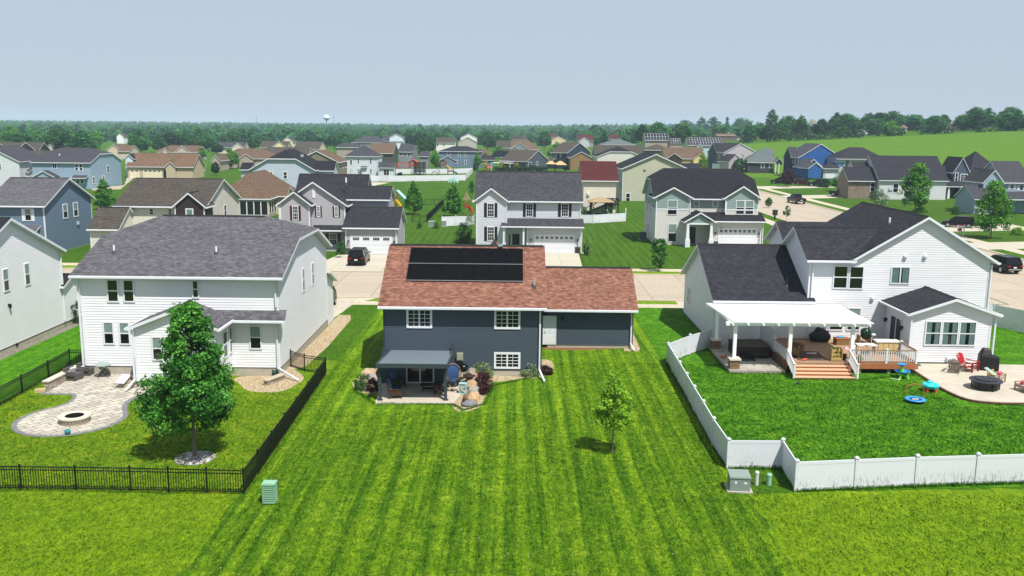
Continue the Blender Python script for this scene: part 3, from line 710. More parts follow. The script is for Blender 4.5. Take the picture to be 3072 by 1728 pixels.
h.downspout(-.1, -.12, .4, 6.5, foot=(-1.6,-1.2)); h.downspout(Wd-.12, -.12, 4.6, 6.5); h.downspout(Wd-.12, -.12, .4, 3.8, foot=(Wd+1.5,-1.3))
h.downspout(bx0-.1, by-.12, .4, 3.8, foot=(bx0-.4,by-.9))
# basement hatch, dryer vent
h.fitting('f', 0, PY(A(1,765,1150),57.8).x-o.x, .62, .28, .3, .1, mat('vent_hood','b9bdc2',.5,.05), 'wall_vent')
h.finish()
# ================= left neighbour, only its sunlit gable wall in frame
fx = -36.5
h = House('house', 'plain white house at the far left edge, only its sunlit side wall in view', (fx-10,57.5,0), wall='d9dadb', roof='dark', lap=.175, near=True); o = h.loc
h.block(0, 10, 0, 14.2, 6.3, 3.35, 'x', o=.45, k=.4, z0=.4)
h.found.box(.03,.03,-.2,9.97,16,.42)
h.block(2, 10.02, 14.3, 17.2, 3.4, .8, 'x', o=.35, k=.3, z0=.4, walls='br', vent=False)
for q0, q1 in (((8,475),(75,632)), ((172,432),(232,585))): h.winpx('r', fx, A(1,*q0), A(1,*q1), blind=True)
q = PX(A(1,62,750), fx)-o; h.lamp('r', 10, q.y, q.z); 
q = PX(A(1,125,1050), fx)-o; h.fitting('r', 10, q.y, q.z, .12, .2, .12, BLACKM, 'hose_tap')
h.downspout(10.1, 14.25, .4, 6.1)
h.finish()
# ================= right neighbour: white house with charcoal roofs
h = House('house', 'white house with charcoal roofs, sunroom and covered deck, fenced yard at right', (15.5,67.3,0), wall='d3d4d7', roof='char', lap=.175, near=True); o = h.loc
X = lambda x: x-o.x
# garage wing
h.block(X(15.6), X(22.6), 0, 12.6, 3.68, 3.45, 'x', o=.45, k=.4, z0=.1, walls='fbl', corners=True)
# two-storey core, big gable toward the garden
h.block(X(25.9), X(36.1), 0, 12.5, 6.8, 3.4, 'y', o=.5, k=.4, z0=.5, corners=False)
h.trim.box(X(36.02),-.04,.5,X(36.14),.1,6.6); h.trim.box(X(22.46),-.04,3.9,X(22.58),.1,6.8)
# left part with its own ridge
h.block(X(22.5), X(25.9), 0, 6.6, 6.84, 2.15, 'x', o=.45, k=.4, z0=.5, walls='fbl', roof=False, corners=False)
h.slab([[(X(22.1),-.45,6.84),(X(25.8),-.45,6.84),(X(29.2),3.3,8.99),(X(22.1),3.3,8.99)],[(X(29.2),3.3,8.99),(X(25.8),7.05,6.84),(X(22.1),7.05,6.84),(X(22.1),3.3,8.99)]]); h.gut.box(X(22.1),-.57,6.69,X(25.5),-.45,6.82)
h.cap.hexa([(X(22.2),3.12,8.9),(X(28.8),3.12,8.9),(X(28.8),3.48,8.9),(X(22.2),3.48,8.9),(X(22.2),3.2,9.03),(X(28.8),3.2,9.03),(X(28.8),3.4,9.03),(X(22.2),3.4,9.03)])
h.block(X(22.9), X(28.5), 6.6, 12.4, 6.84, 1.9, 'x', o=.4, k=.4, z0=.5, walls='bl', vent=False)
# sunroom
sy = 62.7-67.3
h.block(X(28.55), X(34.15), sy, .2, 3.75, 1.12, 'y', o=.5, k=.4, z0=.15, walls='flr')
for q0, q1, kw in (((1135,442),(1245,620),{}), ((1255,446),(1363,624),{})): h.winpx('f', 67.3, A(3,*q0), A(3,*q1), **kw)
h.winpx('f', 67.3, A(3,1568,450), A(3,1713,585), kind='slider', curtain=True)
h.winpx('f', 67.3, A(3,1240,760), A(3,1340,935), blind=True); h.winpx('f', 67.3, A(3,1105,762), A(3,1212,935))
for q0, q1 in (((1828,860),(1945,1048)), ((1955,862),(2075,1050)), ((2085,864),(2208,1052))):
    w = h.winpx('f', 62.7, A(3,*q0), A(3,*q1), curtain=True)
p = [PX(C(3,*q), 28.55) for q in ((1245,290),(1410,720))]
h.win('l', X(28.55), p[0].y-o.y, p[1].y-o.y, .75, 2.95, kind='slider', fw=.1)
for q in ((1165,330),(1430,470)): v = PX(C(3,*q), 28.5)-o; h.lamp('l', X(28.55), v.y, v.z)
for q in ((1678,385),(1827,385),(1430,700)): v = PY(A(3,*q), 67.3)-o; h.fitting('f', 0, v.x, v.z, .26, .2, .18, WHITE, 'vent_hood')
v = PX(A(3,50,650), 15.6)-o; h.win('l', X(15.6), v.y-.5, v.y+.5, v.z-.9, v.z+.5, blind=True)
slg = 3.45/6.75
d = ray(A(3,785,600)); n = Vector((0,-slg,1)); pt = Vector((0,66.85,3.68)); t = n.dot(pt-Vector((0,0,HC)))/n.dot(d); h.vent(Vector((0,0,HC))+d*t, .75, .06, mat('pvc_black','16171a',.5,.05))
d = ray(A(3,1560,130)); sg = 3.4/5.6; n = Vector((-sg,0,1)); pt = Vector((25.4,0,6.8)); t = n.dot(pt-Vector((0,0,HC)))/n.dot(d); h.vent(Vector((0,0,HC))+d*t, .5, .08)
h.downspout(X(22.72), -.12, 3.9, 6.6); h.downspout(X(36.2), -.1, .3, 6.6); h.downspout(X(34.4), sy-.1, .3, 3.6); h.downspout(X(28.42), sy-.1, .3, 3.6); h.downspout(X(15.4), -.1, .3, 3.5, foot=(X(14.0),-1.2))
v = PY(A(3,1998,1165), 62.7)-o; h.fitting('f', sy, v.x, v.z, .25, .3, .15, WHITE, 'electric_box')
v = PY(A(3,990,985), 67.3)-o; h.fitting('f', 0, v.x, v.z-.3, .28, .75, .14, BLACKM, 'wall_rack')
h.finish()
# ================= helpers for houses surveyed by their eave corners
def _loc_ray(h, q): return h.L((0,0,HC)), h.Rinv @ ray(q)
def atY(h, q, c): o, d = _loc_ray(h, q); return o + d*((c-o.y)/d.y)
def atX(h, q, c): o, d = _loc_ray(h, q); return o + d*((c-o.x)/d.x)
def atZ(h, q, c): o, d = _loc_ray(h, q); return o + d*((c-o.z)/d.z)
def wq(h, face, c, q0, q1, **kw):
    if face in 'fb': p, q = atY(h, q0, c), atY(h, q1, c); i = 0
    else: p, q = atX(h, q0, c), atX(h, q1, c); i = 1
    return h.win(face, c, min(p[i],q[i]), max(p[i],q[i]), min(p.z,q.z), max(p.z,q.z), **kw)
SPANS = []
def solve_u(p, d, ut):
    q = Vector(p)-Vector((0,0,HC)); k = ut-1536
    return (k*q.dot(CF)-F_PX*q.dot(CR))/(F_PX*d.dot(CR)-k*d.dot(CF))
def auto(label, ez, e0, e1, depth, ridge=None, rise=None, axis='x', clip=(0,0), o=.4, k=.3, wall='d8d4c8', roof='taupe', name='house', rb=None, yaw=None, walls='fblr', split=None, gm=None, **kw):
    """house from the survey of its front eave (e0 left, e1 right) at height ez over its ground"""
    qm = ((e0[0]+e1[0])/2, (e0[1]+e1[1])/2); d = ray(qm); y = 40.0      # follow the sight line until it is ez above the land
    while y < 1500:
        pm = Vector((0,0,HC)) + d*(y/d.y)
        if pm.z - T(pm.x, pm.y) <= ez: break
        y += .5
    gz = T(pm.x, pm.y); ang = rad(yaw or 0); u = Vector((math.cos(ang), math.sin(ang), 0)); n = Vector((-u.y, u.x, 0))
    if yaw: p1 = P(e1, ez+gz); p0 = p1 + u*solve_u(p1, u, e0[0])
    else: p0, p1 = PY(e0, pm.y), PY(e1, pm.y); p0.z = p1.z = ez+gz
    w = (p1-p0).length
    if not isinstance(depth, (int, float)): depth = max(6, min(22, solve_u(p1, n, depth[0])))
    SPANS.append((e0[0]-6, max(e1[0], (p1+n*depth*.5).dot(CR)*0+e1[0])+6, pm.y))
    h = House(name, label, (p0.x, p0.y, gz), ang, wall=wall, roof=roof, **kw)
    h.w, h.d = w, depth
    if ridge is not None:
        rise = (atY(h, ridge, depth/2).z if axis == 'x' else atY(h, ridge, 0).z) - ez
    rise = max(.8, min(rise, 6.5)); h.rise = rise; h.ez = ez
    h.z0 = -.4
    oo, kk = (o, k)
    if axis == 'x': h.wt = h.block(kk, w-kk, oo, depth-oo, ez, rise, 'x', clip, o, k, walls=walls, split=split, gm=gm); h.fy = oo; h.rx = w-kk; h.lx = kk
    else: h.wt = h.block(oo, w-oo, kk, depth-kk, ez, rise, 'y', clip, o, k, walls=walls, split=split, gm=gm); h.fy = kk; h.rx = w-oo; h.lx = oo
    return h
def sub(h, e0, e1, ez, depth, ridge=None, rise=None, axis='x', clip=(0,0), o=.35, k=.3, y=None, back=0, **kw):
    """another roofed volume on the same house"""
    if y is None: a, b = atZ(h, e0, ez), atZ(h, e1, ez); y = (a.y+b.y)/2
    else: a, b = atY(h, e0, y), atY(h, e1, y); ez = ez if ez is not None else (a.z+b.z)/2
    if ridge is not None: rise = (atY(h, ridge, y+depth/2).z if axis == 'x' else atY(h, ridge, y).z)-ez
    rise = max(.4, min(rise, 6))
    if axis == 'x': h.block(a.x+k, b.x-k, y+o, y+depth-o, ez, rise, 'x', clip, o, k, **kw); return y+o
    h.block(a.x+o, b.x-o, y+k, y+depth, ez, rise, 'y', clip, o, k, **kw); return y+k
# two-tone walls: extend House.block with a split height
_block = House.block
def block(s, *a, split=None, **kw):
    if split:
        keep = s.face; zs, m2 = split
        def face(p0, p1, prof, m=0):
            lo = clip_z(prof, -9, zs); hi = clip_z(prof, zs, 99)
            if lo: keep(p0, p1, lo, m)
            if hi: keep(p0, p1, hi, m2)
        s.face = face; r = _block(s, *a, **kw); s.face = keep; return r
    return _block(s, *a, **kw)
House.block = block
RED = mat('burgundy_shutter', '4a0d22', .5, .08); BLKSH = mat('black_shutter', '0f1013', .5, .1)
STONE = masonry('ledgestone', '6f6357', '9a8b78', '3d362f', .42, .13, .015)
DKDOOR = mat('dark_door', '121010', .4, .1)
# ================= grey house, burgundy shutters
h = House('house', 'grey clapboard house with burgundy shutters and a charcoal roof', (-30.2,118,0), wall='9f9da3', roof='char', lap=.2, near=True); o = h.loc; X = lambda x: x-o.x
h.block(X(-30.2), X(-22.0), 0, 10, 6.05, 3.1, 'y', o=.45, k=.4)
h.block(X(-30.2), X(-26.4), -1.3, 2, 6.2, 1.75, 'y', o=.4, k=.4, walls='flr')
h.block(X(-29.8), X(-20.6), 6.5, 13, 6.3, 3.3, 'x', o=.4, k=.4)
h.block(X(-22), X(-16.8), 3, 8.5, 6.65, 1.6, 'x', o=.4, k=.35)
h.block(X(-21.5), X(-14.9), -2.8, 5.2, 3.5, 2.3, 'x', o=.4, k=.35, z0=0)
h.pent(X(-26.2), X(-21.7), -1.1, .05, 2.9, 3.5)
for q0, q1, y in (((1555,1190),(1645,1370),116.7), ((1855,1192),(1915,1330),118), ((2078,1195),(2140,1330),118)):
    h.winpx('f', y, B(2,*q0), B(2,*q1), kind='dhgrid', shutter=RED)
h.win('f', 0, X(-24.2), X(-23.1), .8, 2.4, kind='dhgrid', shutter=RED); h.win('f', -1.3, X(-28.8), X(-27.6), .8, 2.5, kind='dhgrid', shutter=RED)
h.winpx('f', 118, B(2,1803,978), B(2,1853,1090), kind='fixed', pane=WHITE, label='white louvred gable vent')
h.garage('f', -2.8, X(-20.8), X(-15.6), 0, 2.35)
for a in (-21.15, -15.25): h.lamp('f', -2.8, X(a), 1.7)
h.fitting('f', -2.8, X(-21.15), 0, .65, .8, .06, STONE, 'stone_base'); h.downspout(X(-15.0), -2.9, 0, 3.3); h.downspout(X(-22.1), -.1, 2.9, 5.9); h.downspout(X(-30.3), -1.4, 0, 6)
h.vent(Vector((-23.0,124.5,8.6)), .7, .12); h.finish()
# ================= pale house, black shutters
h = House('house', 'pale grey house with black shutters and a porch roof over the white garage door', (-4.9,119.6,0), wall='b9bcc4', roof='midgrey', lap=.2, near=True); o = h.loc; X = lambda x: x-o.x
blue = h.wm('9fb3c4')
h.block(X(-4.7), X(8.9), 0, 10.2, 6.78, 3.6, 'x', o=.45, k=.4)
h.block(X(-4.8), X(-.9), -1.2, 3.5, 6.8, 1.75, 'y', o=.4, k=.4, walls='flr')
h.pent(X(-1.5), X(9.4), -2.1, .05, 3.6, 4.5)
h.block(X(1.9), X(9.0), -1.2, .3, 3.5, .3, 'x', roof=False, walls='flr', o=0, k=0)
for a in (-1.15, 1.45):
    q = MB(); q.box(X(a)-.12, -1.95, 0, X(a)+.12, -1.7, 3.5); q.build('porch_post', WTRIM, h.root)
h.door('f', 0, X(-.05), X(.95), .1, 2.4, DKDOOR, name='front_door'); h.win('f', 0, X(-.55), X(-.2), .1, 2.4, kind='fixed', fw=.06)
for q0, q1, y in ((B(3,1905,1155),B(3,2005,1330),118.4), (B(4,318,1160),B(4,415,1325),119.6), (B(4,755,1160),B(4,855,1325),119.6), (A(2,1098,150),A(2,1158,258),118.4)):
    h.winpx('f', y, q0, q1, kind='dhgrid', shutter=BLKSH)
h.garage('f', -1.2, X(2.95), X(8.1), 0, 2.35, nwin=8, kind='sq')
for a in (2.4, 8.6): h.lamp('f', -1.2, X(a), 1.75)
h.fitting('f', -1.2, X(8.65), 0, .7, .85, .06, STONE, 'stone_base'); h.downspout(X(9.1), -1.9, 0, 3.4, foot=(X(9.9),-2.3)); h.downspout(X(-.8), -1.3, 3.6, 6.6); h.downspout(X(9.0), -.1, 4.4, 6.6)
h.finish()
# ================= white house with green gables, number over the garage
h = House('house', 'white house with two green-topped gables, number 852 above its garage door', (20.3,129.2,0), wall='c0beba', roof='dark', lap=.22, near=True); o = h.loc; X = lambda x: x-o.x
grn = h.wm('7e908c')
h.block(X(20.5), X(34.9), 0, 10.6, 6.6, 4.0, 'x', clip=(.36,.36), o=.5, k=.45, split=(5.25, grn))
h.block(X(20.45), X(25.2), -.7, 4, 6.75, 1.5, 'y', o=.45, k=.4, walls='flr', split=(5.1, grn))
h.block(X(30.4), X(35.0), -.7, 4, 6.75, 1.75, 'y', o=.45, k=.4, walls='flr', split=(5.1, grn))
for a, b in ((20.45,25.2),(30.4,35.0)): q = MB(); q.box(X(a)-.03, -.75, 5.0, X(b)+.03, -.69, 5.18); q.build('band_trim', WTRIM, h.root)
h.pent(X(25.2), X(35.7), -2.7, .05, 3.65, 4.7)
h.block(X(28.3), X(35.3), -1.9, .3, 3.55, .3, 'x', roof=False, walls='flr', o=0, k=0)
h.block(X(24.3), X(28.2), -3.4, .2, 3.6, 1.35, 'y', roof=True, walls='', o=.35, k=.3, gut=False)
h.face((X(24.35),-3.35), (X(28.15),-3.35), [(0,3.35),(3.8,3.35),(1.9,4.6)], grn); q = MB(); q.box(X(24.3), -3.4, 3.2, X(28.2), -3.2, 3.42); q.build('porch_beam', WTRIM, h.root)
for a in (24.6, 27.9):
    q = MB(); c = X(a); q.hexa([(c-.24,-3.5,1.1),(c+.24,-3.5,1.1),(c+.24,-3.06,1.1),(c-.24,-3.06,1.1),(c-.15,-3.42,3.25),(c+.15,-3.42,3.25),(c+.15,-3.14,3.25),(c-.15,-3.14,3.25)]); q.box(c-.33,-3.6,0,c+.33,-2.96,1.1); q.build('porch_column', WTRIM, h.root)
h.door('f', 0, X(25.3), X(26.4), .1, 2.5, DKDOOR, name='front_door')
h.winpx('f', 128.5, B(4,2078,1115), B(4,2203,1303), blind=True)
p, q = PY(B(5,862,1120),128.5)-o, PY(B(5,1078,1300),128.5)-o; m = (p.x+q.x)/2
h.win('f', -.7, p.x, m-.02, q.z, p.z, blind=True); h.win('f', -.7, m+.02, q.x, q.z, p.z, blind=True)
h.winpx('f', 129.2, B(4,2400,1125), B(4,2480,1205), kind='fixed', blind=True); h.winpx('f', 129.2, B(5,565,1125), B(5,642,1200), kind='fixed', blind=True)
h.winpx('f', 128.5, B(4,2085,1412), B(4,2195,1640), blind=True)
for y0, z0 in ((2.5,.9),(6,.9),(4.2,4.1),(7.6,4.1),(2.6,4.2)): h.win('l', X(20.5), y0, y0+.75, z0, z0+1.4)
h.garage('f', -1.9, X(29.3), X(34.6), 0, 2.5, nwin=8, kind='sq')
for a in (28.8, 35.0): h.lamp('f', -1.9, X(a), 1.85)
def lettering(text, parent, m, loc, size, rx=90, name='house_number', rz=0):
    cu = bpy.data.curves.new(name, 'FONT'); cu.body = text; cu.size = size; cu.extrude = .006; cu.align_x = 'CENTER'; cu.materials.append(m)
    t = bpy.data.objects.new(name, cu); SC.collection.objects.link(t); t.location = loc; t.rotation_euler = (rad(rx), 0, rad(rz)); bpy.context.view_layer.update()
    me = bpy.data.meshes.new_from_object(t.evaluated_get(bpy.context.evaluated_depsgraph_get())); o = bpy.data.objects.new(name, me); SC.collection.objects.link(o); o.location = loc; o.rotation_euler = t.rotation_euler; o.parent = parent; bpy.data.objects.remove(t); return o
lettering('852', h.root, BLACKM, (X(29.6), -1.97, 2.52), .26)
h.fitting('f', -1.9, X(28.85), 0, .8, .7, .06, STONE, 'stone_base'); h.downspout(X(35.4), -2.4, 0, 3.5); h.downspout(X(25.3), -.8, 3.6, 6.6); h.downspout(X(30.3), -.8, 4.6, 6.6)
h.finish()
# air conditioner in its shade
def ac_unit(p, label, s=1.0):
    t = thing('air_conditioner', label, 'air conditioner', p); q = MB(); q.box(-.4*s,-.4*s,.05,.4*s,.4*s,.95*s); q.build('case', mat('ac_grey','4c4f4e',.6,.15,8), t)
    q = MB(); q.lathe([(.34*s,.95*s),(.36*s,1.0*s),(.1*s,1.02*s),(0,1.02*s)], n=16); q.build('fan_grille', BLACKM, t); q = MB(); q.box(-.5*s,-.5*s,-.02,.5*s,.5*s,.05); q.build('pad', CONC, t)
ac_unit(tuple(P(A(2,2275,250))[:2])+(0,), 'dark air conditioner beside the shaded wall of the green-gabled house', 1.2)
# ================= beige house with the dark gable, left
h = auto('beige clapboard house with one dark brown gable facing the garden', 5.9, B(1,1390,1195), B(2,490,1205), B(2,935,1105), ridge=B(1,2000,847), wall='c5c1b6', roof='taupe', lap=.2, near=True, o=.45, k=.4)
dk = h.wm('2e2723')
fy = sub(h, B(1,2125,1205), B(1,2560,1205), 5.9, 3.5, ridge=B(1,2335,1027), axis='y', y=-.6, m=dk, walls='flr', z0=0)
wq(h, 'f', fy, B(1,2303,1222), B(1,2410,1400), kind='fixed', blind=CURTAIN, fw=.14)
for q0, q1, kw in (((1555,1220),(1650,1378),{'blind':True}), ((1850,1223),(1913,1302),{}), ((2085,1226),(2142,1302),{})): wq(h, 'f', h.fy, B(1,*q0), B(1,*q1), **kw)
wq(h, 'r', h.rx, B(2,706,1180), B(2,742,1312))
sub(h, A(1,645,172), A(1,900,172), 3.4, 7.5, ridge=A(1,770,2), z0=0); h.finish()
# ================= slate-blue house, left
h = auto('slate-blue house behind the far-left white one, white shutters at its front window', 6.2, B(1,-230,1186), B(1,555,1197), B(1,1180,1092), ridge=B(1,400,840), wall='5f7285', roof='grey', lap=.2, near=True, o=.45, k=.4)
wq(h, 'f', h.fy, B(1,300,1222), B(1,400,1378), shutter=WTRIM, blind=True)
for q0, q1 in (((770,1170),(845,1342)), ((900,1150),(972,1320))): wq(h, 'r', h.rx, B(1,*q0), B(1,*q1), blind=True, fw=.13)
h.pent(h.rx-6, h.rx-.5, -1.4, .45, 2.9, 3.8)
v = atX(h, A(1,585,135), h.rx); h.fitting('r', h.rx, v.y, v.z, .35, .4, .2, mat('vent_blue','a9b9c6',.5,.05), 'vent_hood'); h.finish()
# ================= the streets behind, surveyed one by one
def dh(h, face, c, k, *rects, **kw):
    for r in rects: wq(h, face, c, B(k,r[0],r[1]), B(k,r[2],r[3]), fw=.16, **kw)
# light blue house, far left
h = auto('light blue two-storey house with a clipped gable end, far left', 6.5, B(1,370,650), B(1,1120,657), B(1,1520,632), ridge=B(1,950,468), clip=(.4,.4), wall='8da3b6', roof='midgrey')
sub(h, B(1,375,808), B(1,690,815), 2.9, 6, ridge=B(1,525,755), axis='y', y=-2.5, walls='flr', z0=0)
h.pent(10.5, 14.2, -1.2, .4, 2.8, 3.4)
dh(h,'f',h.fy,1,(643,662,713,735),kind='slider'); dh(h,'f',h.fy,1,(925,668,978,760),(980,668,1033,760),(880,828,938,915),(940,828,992,918),(993,830,1045,918))
dh(h,'r',h.rx,1,(1322,688,1358,778),(1146,828,1180,918),(1270,815,1300,870)); h.vent(Vector(h.loc)+Vector((6,3,8)),.6,.12); h.finish()
h = auto('white gabled house cut by the left edge, behind the slate-blue house', 6.3, B(1,-500,640), B(1,245,640), 14, ridge=B(1,-128,452), axis='y', wall='cbced2', roof='midgrey')
dh(h,'f',h.fy,1,(-35,660,22,742)); sub(h, B(1,232,755), B(1,365,790), 3.6, 5, rise=1.0, y=3, walls='fr'); h.finish()
# tan three-bay garage house
h = auto('cream house with a rust-brown roof and two cream garage doors', 3.4, B(1,1556,702), B(1,2405,712), 11, ridge=B(1,2200,541), wall='b7a78e', roof='rust', k=.5)
h.garage('f', h.fy, 1.2, 3.9, 0, 2.4, m=mat('cream_door','d9cfb4',.6,.05), nwin=2); h.garage('f', h.fy, 5.2, 10.6, 0, 2.4, m=mat('cream_door','d9cfb4',.6,.05))
sub(h, B(1,2040,715), B(1,2185,700), 3.4, 5, ridge=B(1,2135,640), axis='y', y=-.8, walls='flr', z0=0); h.fitting('f', h.fy, 11.8, .2, 1.1, 2.2, .06, DKDOOR, 'front_door'); dh(h,'r',h.rx,2,(465,705,485,752)); h.finish()
# dark house with brown gable, left edge
h = auto('dark brown gabled house with a taupe roof beside the far-left trees', 3.6, B(1,-200,520), B(1,470,516), 12, ridge=B(1,200,400), wall='2d2624', roof='taupe', k=.5)
fy = sub(h, B(1,188,520), B(1,468,514), 3.6, 6, ridge=B(1,320,398), axis='y', y=-1.5, walls='flr', z0=0); sub(h, B(1,-140,520), B(1,160,520), 3.6, 6, ridge=B(1,10,420), axis='y', y=-1.2, walls='flr', z0=0); dh(h,'f',h.fy,1,(85,530,150,580)); h.finish()
h = auto('small beige gable end right of the dark brown gable', 3.6, B(1,555,497), B(1,693,465), 12, ridge=B(1,627,425), axis='y', wall='cfc3b4', roof='taupe'); h.finish()
h = auto('low brown-roofed house between the dark gable and the light blue house', 3.2, B(1,215,640), B(1,560,640), 12, ridge=B(1,470,505), wall='b7a78e', roof='taupe'); h.finish()
h = auto('pale blue gable end squeezed between the light blue and cream houses', 5.6, B(1,1535,622), B(1,1662,597), 14, ridge=B(1,1602,547), axis='y', wall='c3d0da', roof='dark'); h.finish()
h = auto('dark-roofed low house behind the pale blue gable end', 4.2, B(1,1620,594), B(1,1830,594), 10, ridge=B(1,1720,541), wall='6d7c88', roof='midgrey'); h.finish()
h = auto('tan house with a gable under the left tree belt', 3.4, B(1,1322,510), B(1,1500,470), 12, ridge=B(1,1432,428), axis='y', wall='c8b89c', roof='tan'); h.finish()
h = auto('small tan-roofed house right of the tan gable', 3.4, B(1,1450,520), B(1,1610,510), 12, ridge=B(1,1560,437), wall='c0b4a4', roof='tan'); h.finish()
h = auto('white-gabled house peeking out of the left tree belt', 5.5, B(1,1440,328), B(1,1535,330), 10, ridge=B(1,1495,288), axis='y', wall='e2e4e6', roof='taupe'); h.finish()
h = auto('taupe hip-roofed house with twin little gables behind the cream house', 3.4, B(1,1940,522), B(1,2460,528), 12, ridge=B(1,2150,438), clip=(.7,.2), wall='b8ab9b', roof='tan')
sub(h, B(1,2165,502), B(1,2355,502), 3.6, 6, ridge=B(1,2250,445), axis='y', y=.0, walls='flr'); sub(h, B(1,2010,510), B(1,2090,508), 3.6, 5, ridge=B(1,2062,462), axis='y', y=-.4, walls='flr'); h.finish()
h = auto('small taupe gable house between two trees left of the big hip roof', 3.4, B(2,548,634), B(2,668,632), 11, ridge=B(2,592,556), axis='y', wall='a99c8f', roof='tan'); h.finish()
h = auto('beige house with a grey roof and white garage behind the bright tree', 3.3, B(2,620,462), B(2,965,470), 10, ridge=B(2,760,398), wall='cdbfb4', roof='midgrey')
fy = sub(h, B(2,800,465), B(2,965,465), 3.3, 6, ridge=B(2,890,405), axis='y', y=-2, walls='flr', z0=0); h.garage('f', fy, h.w*.6, h.w*.82, 0, 2.2, nwin=0); h.finish()
h = auto('taupe-roofed house with a yellow gable', 3.5, B(2,1150,470), B(2,1500,470), 12, ridge=B(2,1300,385), wall='b8a98a', roof='taupe'); sub(h, B(2,1297,464), B(2,1498,464), 3.7, 6, ridge=B(2,1390,390), axis='y', y=-.6, walls='flr', z0=0, m=h.wm('dccb9c')); h.finish()
h = auto('cream gable end high behind the yellow gable', 5.5, B(2,1430,388), B(2,1572,392), 11, ridge=B(2,1520,332), axis='y', wall='d8cdb0', roof='midgrey'); h.finish()
h = auto('long low taupe roof in front of the yellow gable', 3.3, B(2,1215,560), B(2,1760,540), 12, ridge=B(2,1500,462), wall='a99c8b', roof='taupe'); h.finish()
h = auto('taupe-roofed house with a beige gable end toward the right', 3.6, B(2,1565,492), B(2,1890,492), B(2,2032,483), ridge=B(2,1750,392), wall='cbb9a8', roof='taupe'); h.finish()
h = auto('wide tan-brown hip-roofed house with a grey gable', 3.5, B(2,640,595), B(2,1310,612), 14, ridge=B(2,1070,480), clip=(.8,.8), wall='a39787', roof='tan')
fy = sub(h, B(2,885,605), B(2,1080,580), 3.5, 7, ridge=B(2,1010,545), axis='y', y=-2.5, walls='flr', z0=0); h.finish()
# light blue clipped gable
h = auto('sky-blue house whose broad clipped gable faces the camera', 6.7, B(2,1015,742), B(2,1850,748), 14, rise=4.2, axis='y', clip=(.42,.3), wall='b1bdc8', roof='dark', o=.5, k=.45)
sub(h, B(2,900,738), B(2,1050,738), 6.6, 5, ridge=B(2,1000,655), axis='x', y=1.5, walls='fbl'); sub(h, B(2,1800,742), B(2,2080,735), 6.5, 6, ridge=B(2,2030,635), axis='x', y=2.5, walls='fbr')
dh(h,'f',h.fy,2,(1283,760,1322,838)); dh(h,'f',h.fy,2,(1445,762,1503,860),(1310,940,1345,985)); 
for a,b in ((4.5,6),(6.1,7)): h.vent(h.root.matrix_basis @ Vector((h.w*.72,a,h.ez+2.6)),.6,.1)
h.finish()
# brown-roofed house with the screened porch
h = auto('tan house with a broad brown roof and a dark screened porch', 3.3, B(2,560,1122), B(2,1285,1082), 22, rise=4.3, axis='y', clip=(1,1), wall='b5a68a', roof='tan')
scr = mat('porch_screen','141413',.5,.2)
n_ = 4
for i in range(n_): h.win('f', h.fy, h.rx-5.2+i*1.27, h.rx-5.2+(i+1)*1.27, .3, 2.9, kind='fixed', pane=scr)
for i in range(3): h.win('r', h.rx, h.fy+.2+i*1.6, h.fy+1.6+i*1.6, .5, 2.8, kind='fixed', pane=scr)
sub(h, B(2,1270,1075), B(2,1490,1040), 3.4, 6, rise=1.6, axis='x', y=5); h.finish()
# taupe house, gable to the front left, right of the sky-blue house
h = auto('dark taupe house with a tan roof right of the sky-blue house', 6.3, B(2,1580,648), B(2,2142,648), 14, ridge=B(2,1862,508), axis='y', wall='77705f', roof='tan'); 
dh(h,'r',h.rx,2,(2183,645,2203,722),(2222,640,2240,715)); h.finish()
# white hip-roofed house inside the white fence
h = auto('white two-storey house with a dark hip roof beside the long white fence', 6.5, B(3,128,577), B(3,552,577), 12, ridge=B(3,345,432), clip=(1,1), wall='c6cbd2', roof='midgrey')
dh(h,'f',h.fy,3,(203,613,238,680),(298,597,327,663),(448,598,480,663),(303,727,331,790),(453,727,482,790))
fy = sub(h, B(3,555,690), B(3,760,690), 3.1, 4, ridge=B(3,680,648), axis='x', y=-3.2, walls='flr', z0=0); dh(h,'f',fy,3,(622,735,697,815),kind='slider'); h.pent(h.w*.5, h.w*.69, -.6, .4, 3.0, 3.4); h.fitting('f', h.fy, h.w*.6, 0, 1.6, 2.6, .5, WHITE, 'porch_bay'); h.finish()
h = auto('dark-roofed house half hidden behind the white hip-roofed house', 6.8, B(3,30,480), B(3,330,450), 10, ridge=B(3,200,408), clip=(.6,.6), wall='9d9487', roof='midgrey'); h.finish()
h = auto('taupe-roofed house with dark walls, right gable end visible', 6.2, B(3,430,535), B(3,745,542), B(3,816,522), ridge=B(3,600,411), wall='4a4a48', roof='tan'); h.finish()
h = auto('grey house with a clipped right gable behind the orange play tower', 6.3, B(3,800,520), B(3,992,522), B(3,1062,505), ridge=B(3,880,414), clip=(0,.35), wall='7d8388', roof='midgrey')
dh(h,'f',h.fy,3,(920,530,958,583)); dh(h,'f',h.fy,3,(820,530,860,570),kind='slider'); sub(h, B(3,1060,590), B(3,1190,530), 4.4, 7, rise=1.8, y=6); h.finish()
h = auto('long charcoal hip roof on the left of the far cluster', 4.5, B(3,215,405), B(3,600,405), 16, ridge=B(3,450,322), clip=(1,.6), wall='6f7478', roof='midgrey'); h.finish()
h = auto('charcoal-roofed house with a blue-white gable in the far cluster', 5.0, B(3,600,392), B(3,870,392), 12, ridge=B(3,700,318), wall='7d8a94', roof='midgrey'); sub(h, B(3,690,318), B(3,872,345), 7.8, 8, ridge=B(3,742,295), axis='y', y=0, walls='flr', m=h.wm('c9d6e0')); h.finish()
h = auto('small white two-storey house standing alone under the tree belt', 6.2, B(3,1272,408), B(3,1520,408), 9, ridge=B(3,1400,341), wall='d9d6cf', roof='taupe'); dh(h,'f',h.fy,3,(1283,415,1305,450),(1362,415,1384,450)); h.finish()
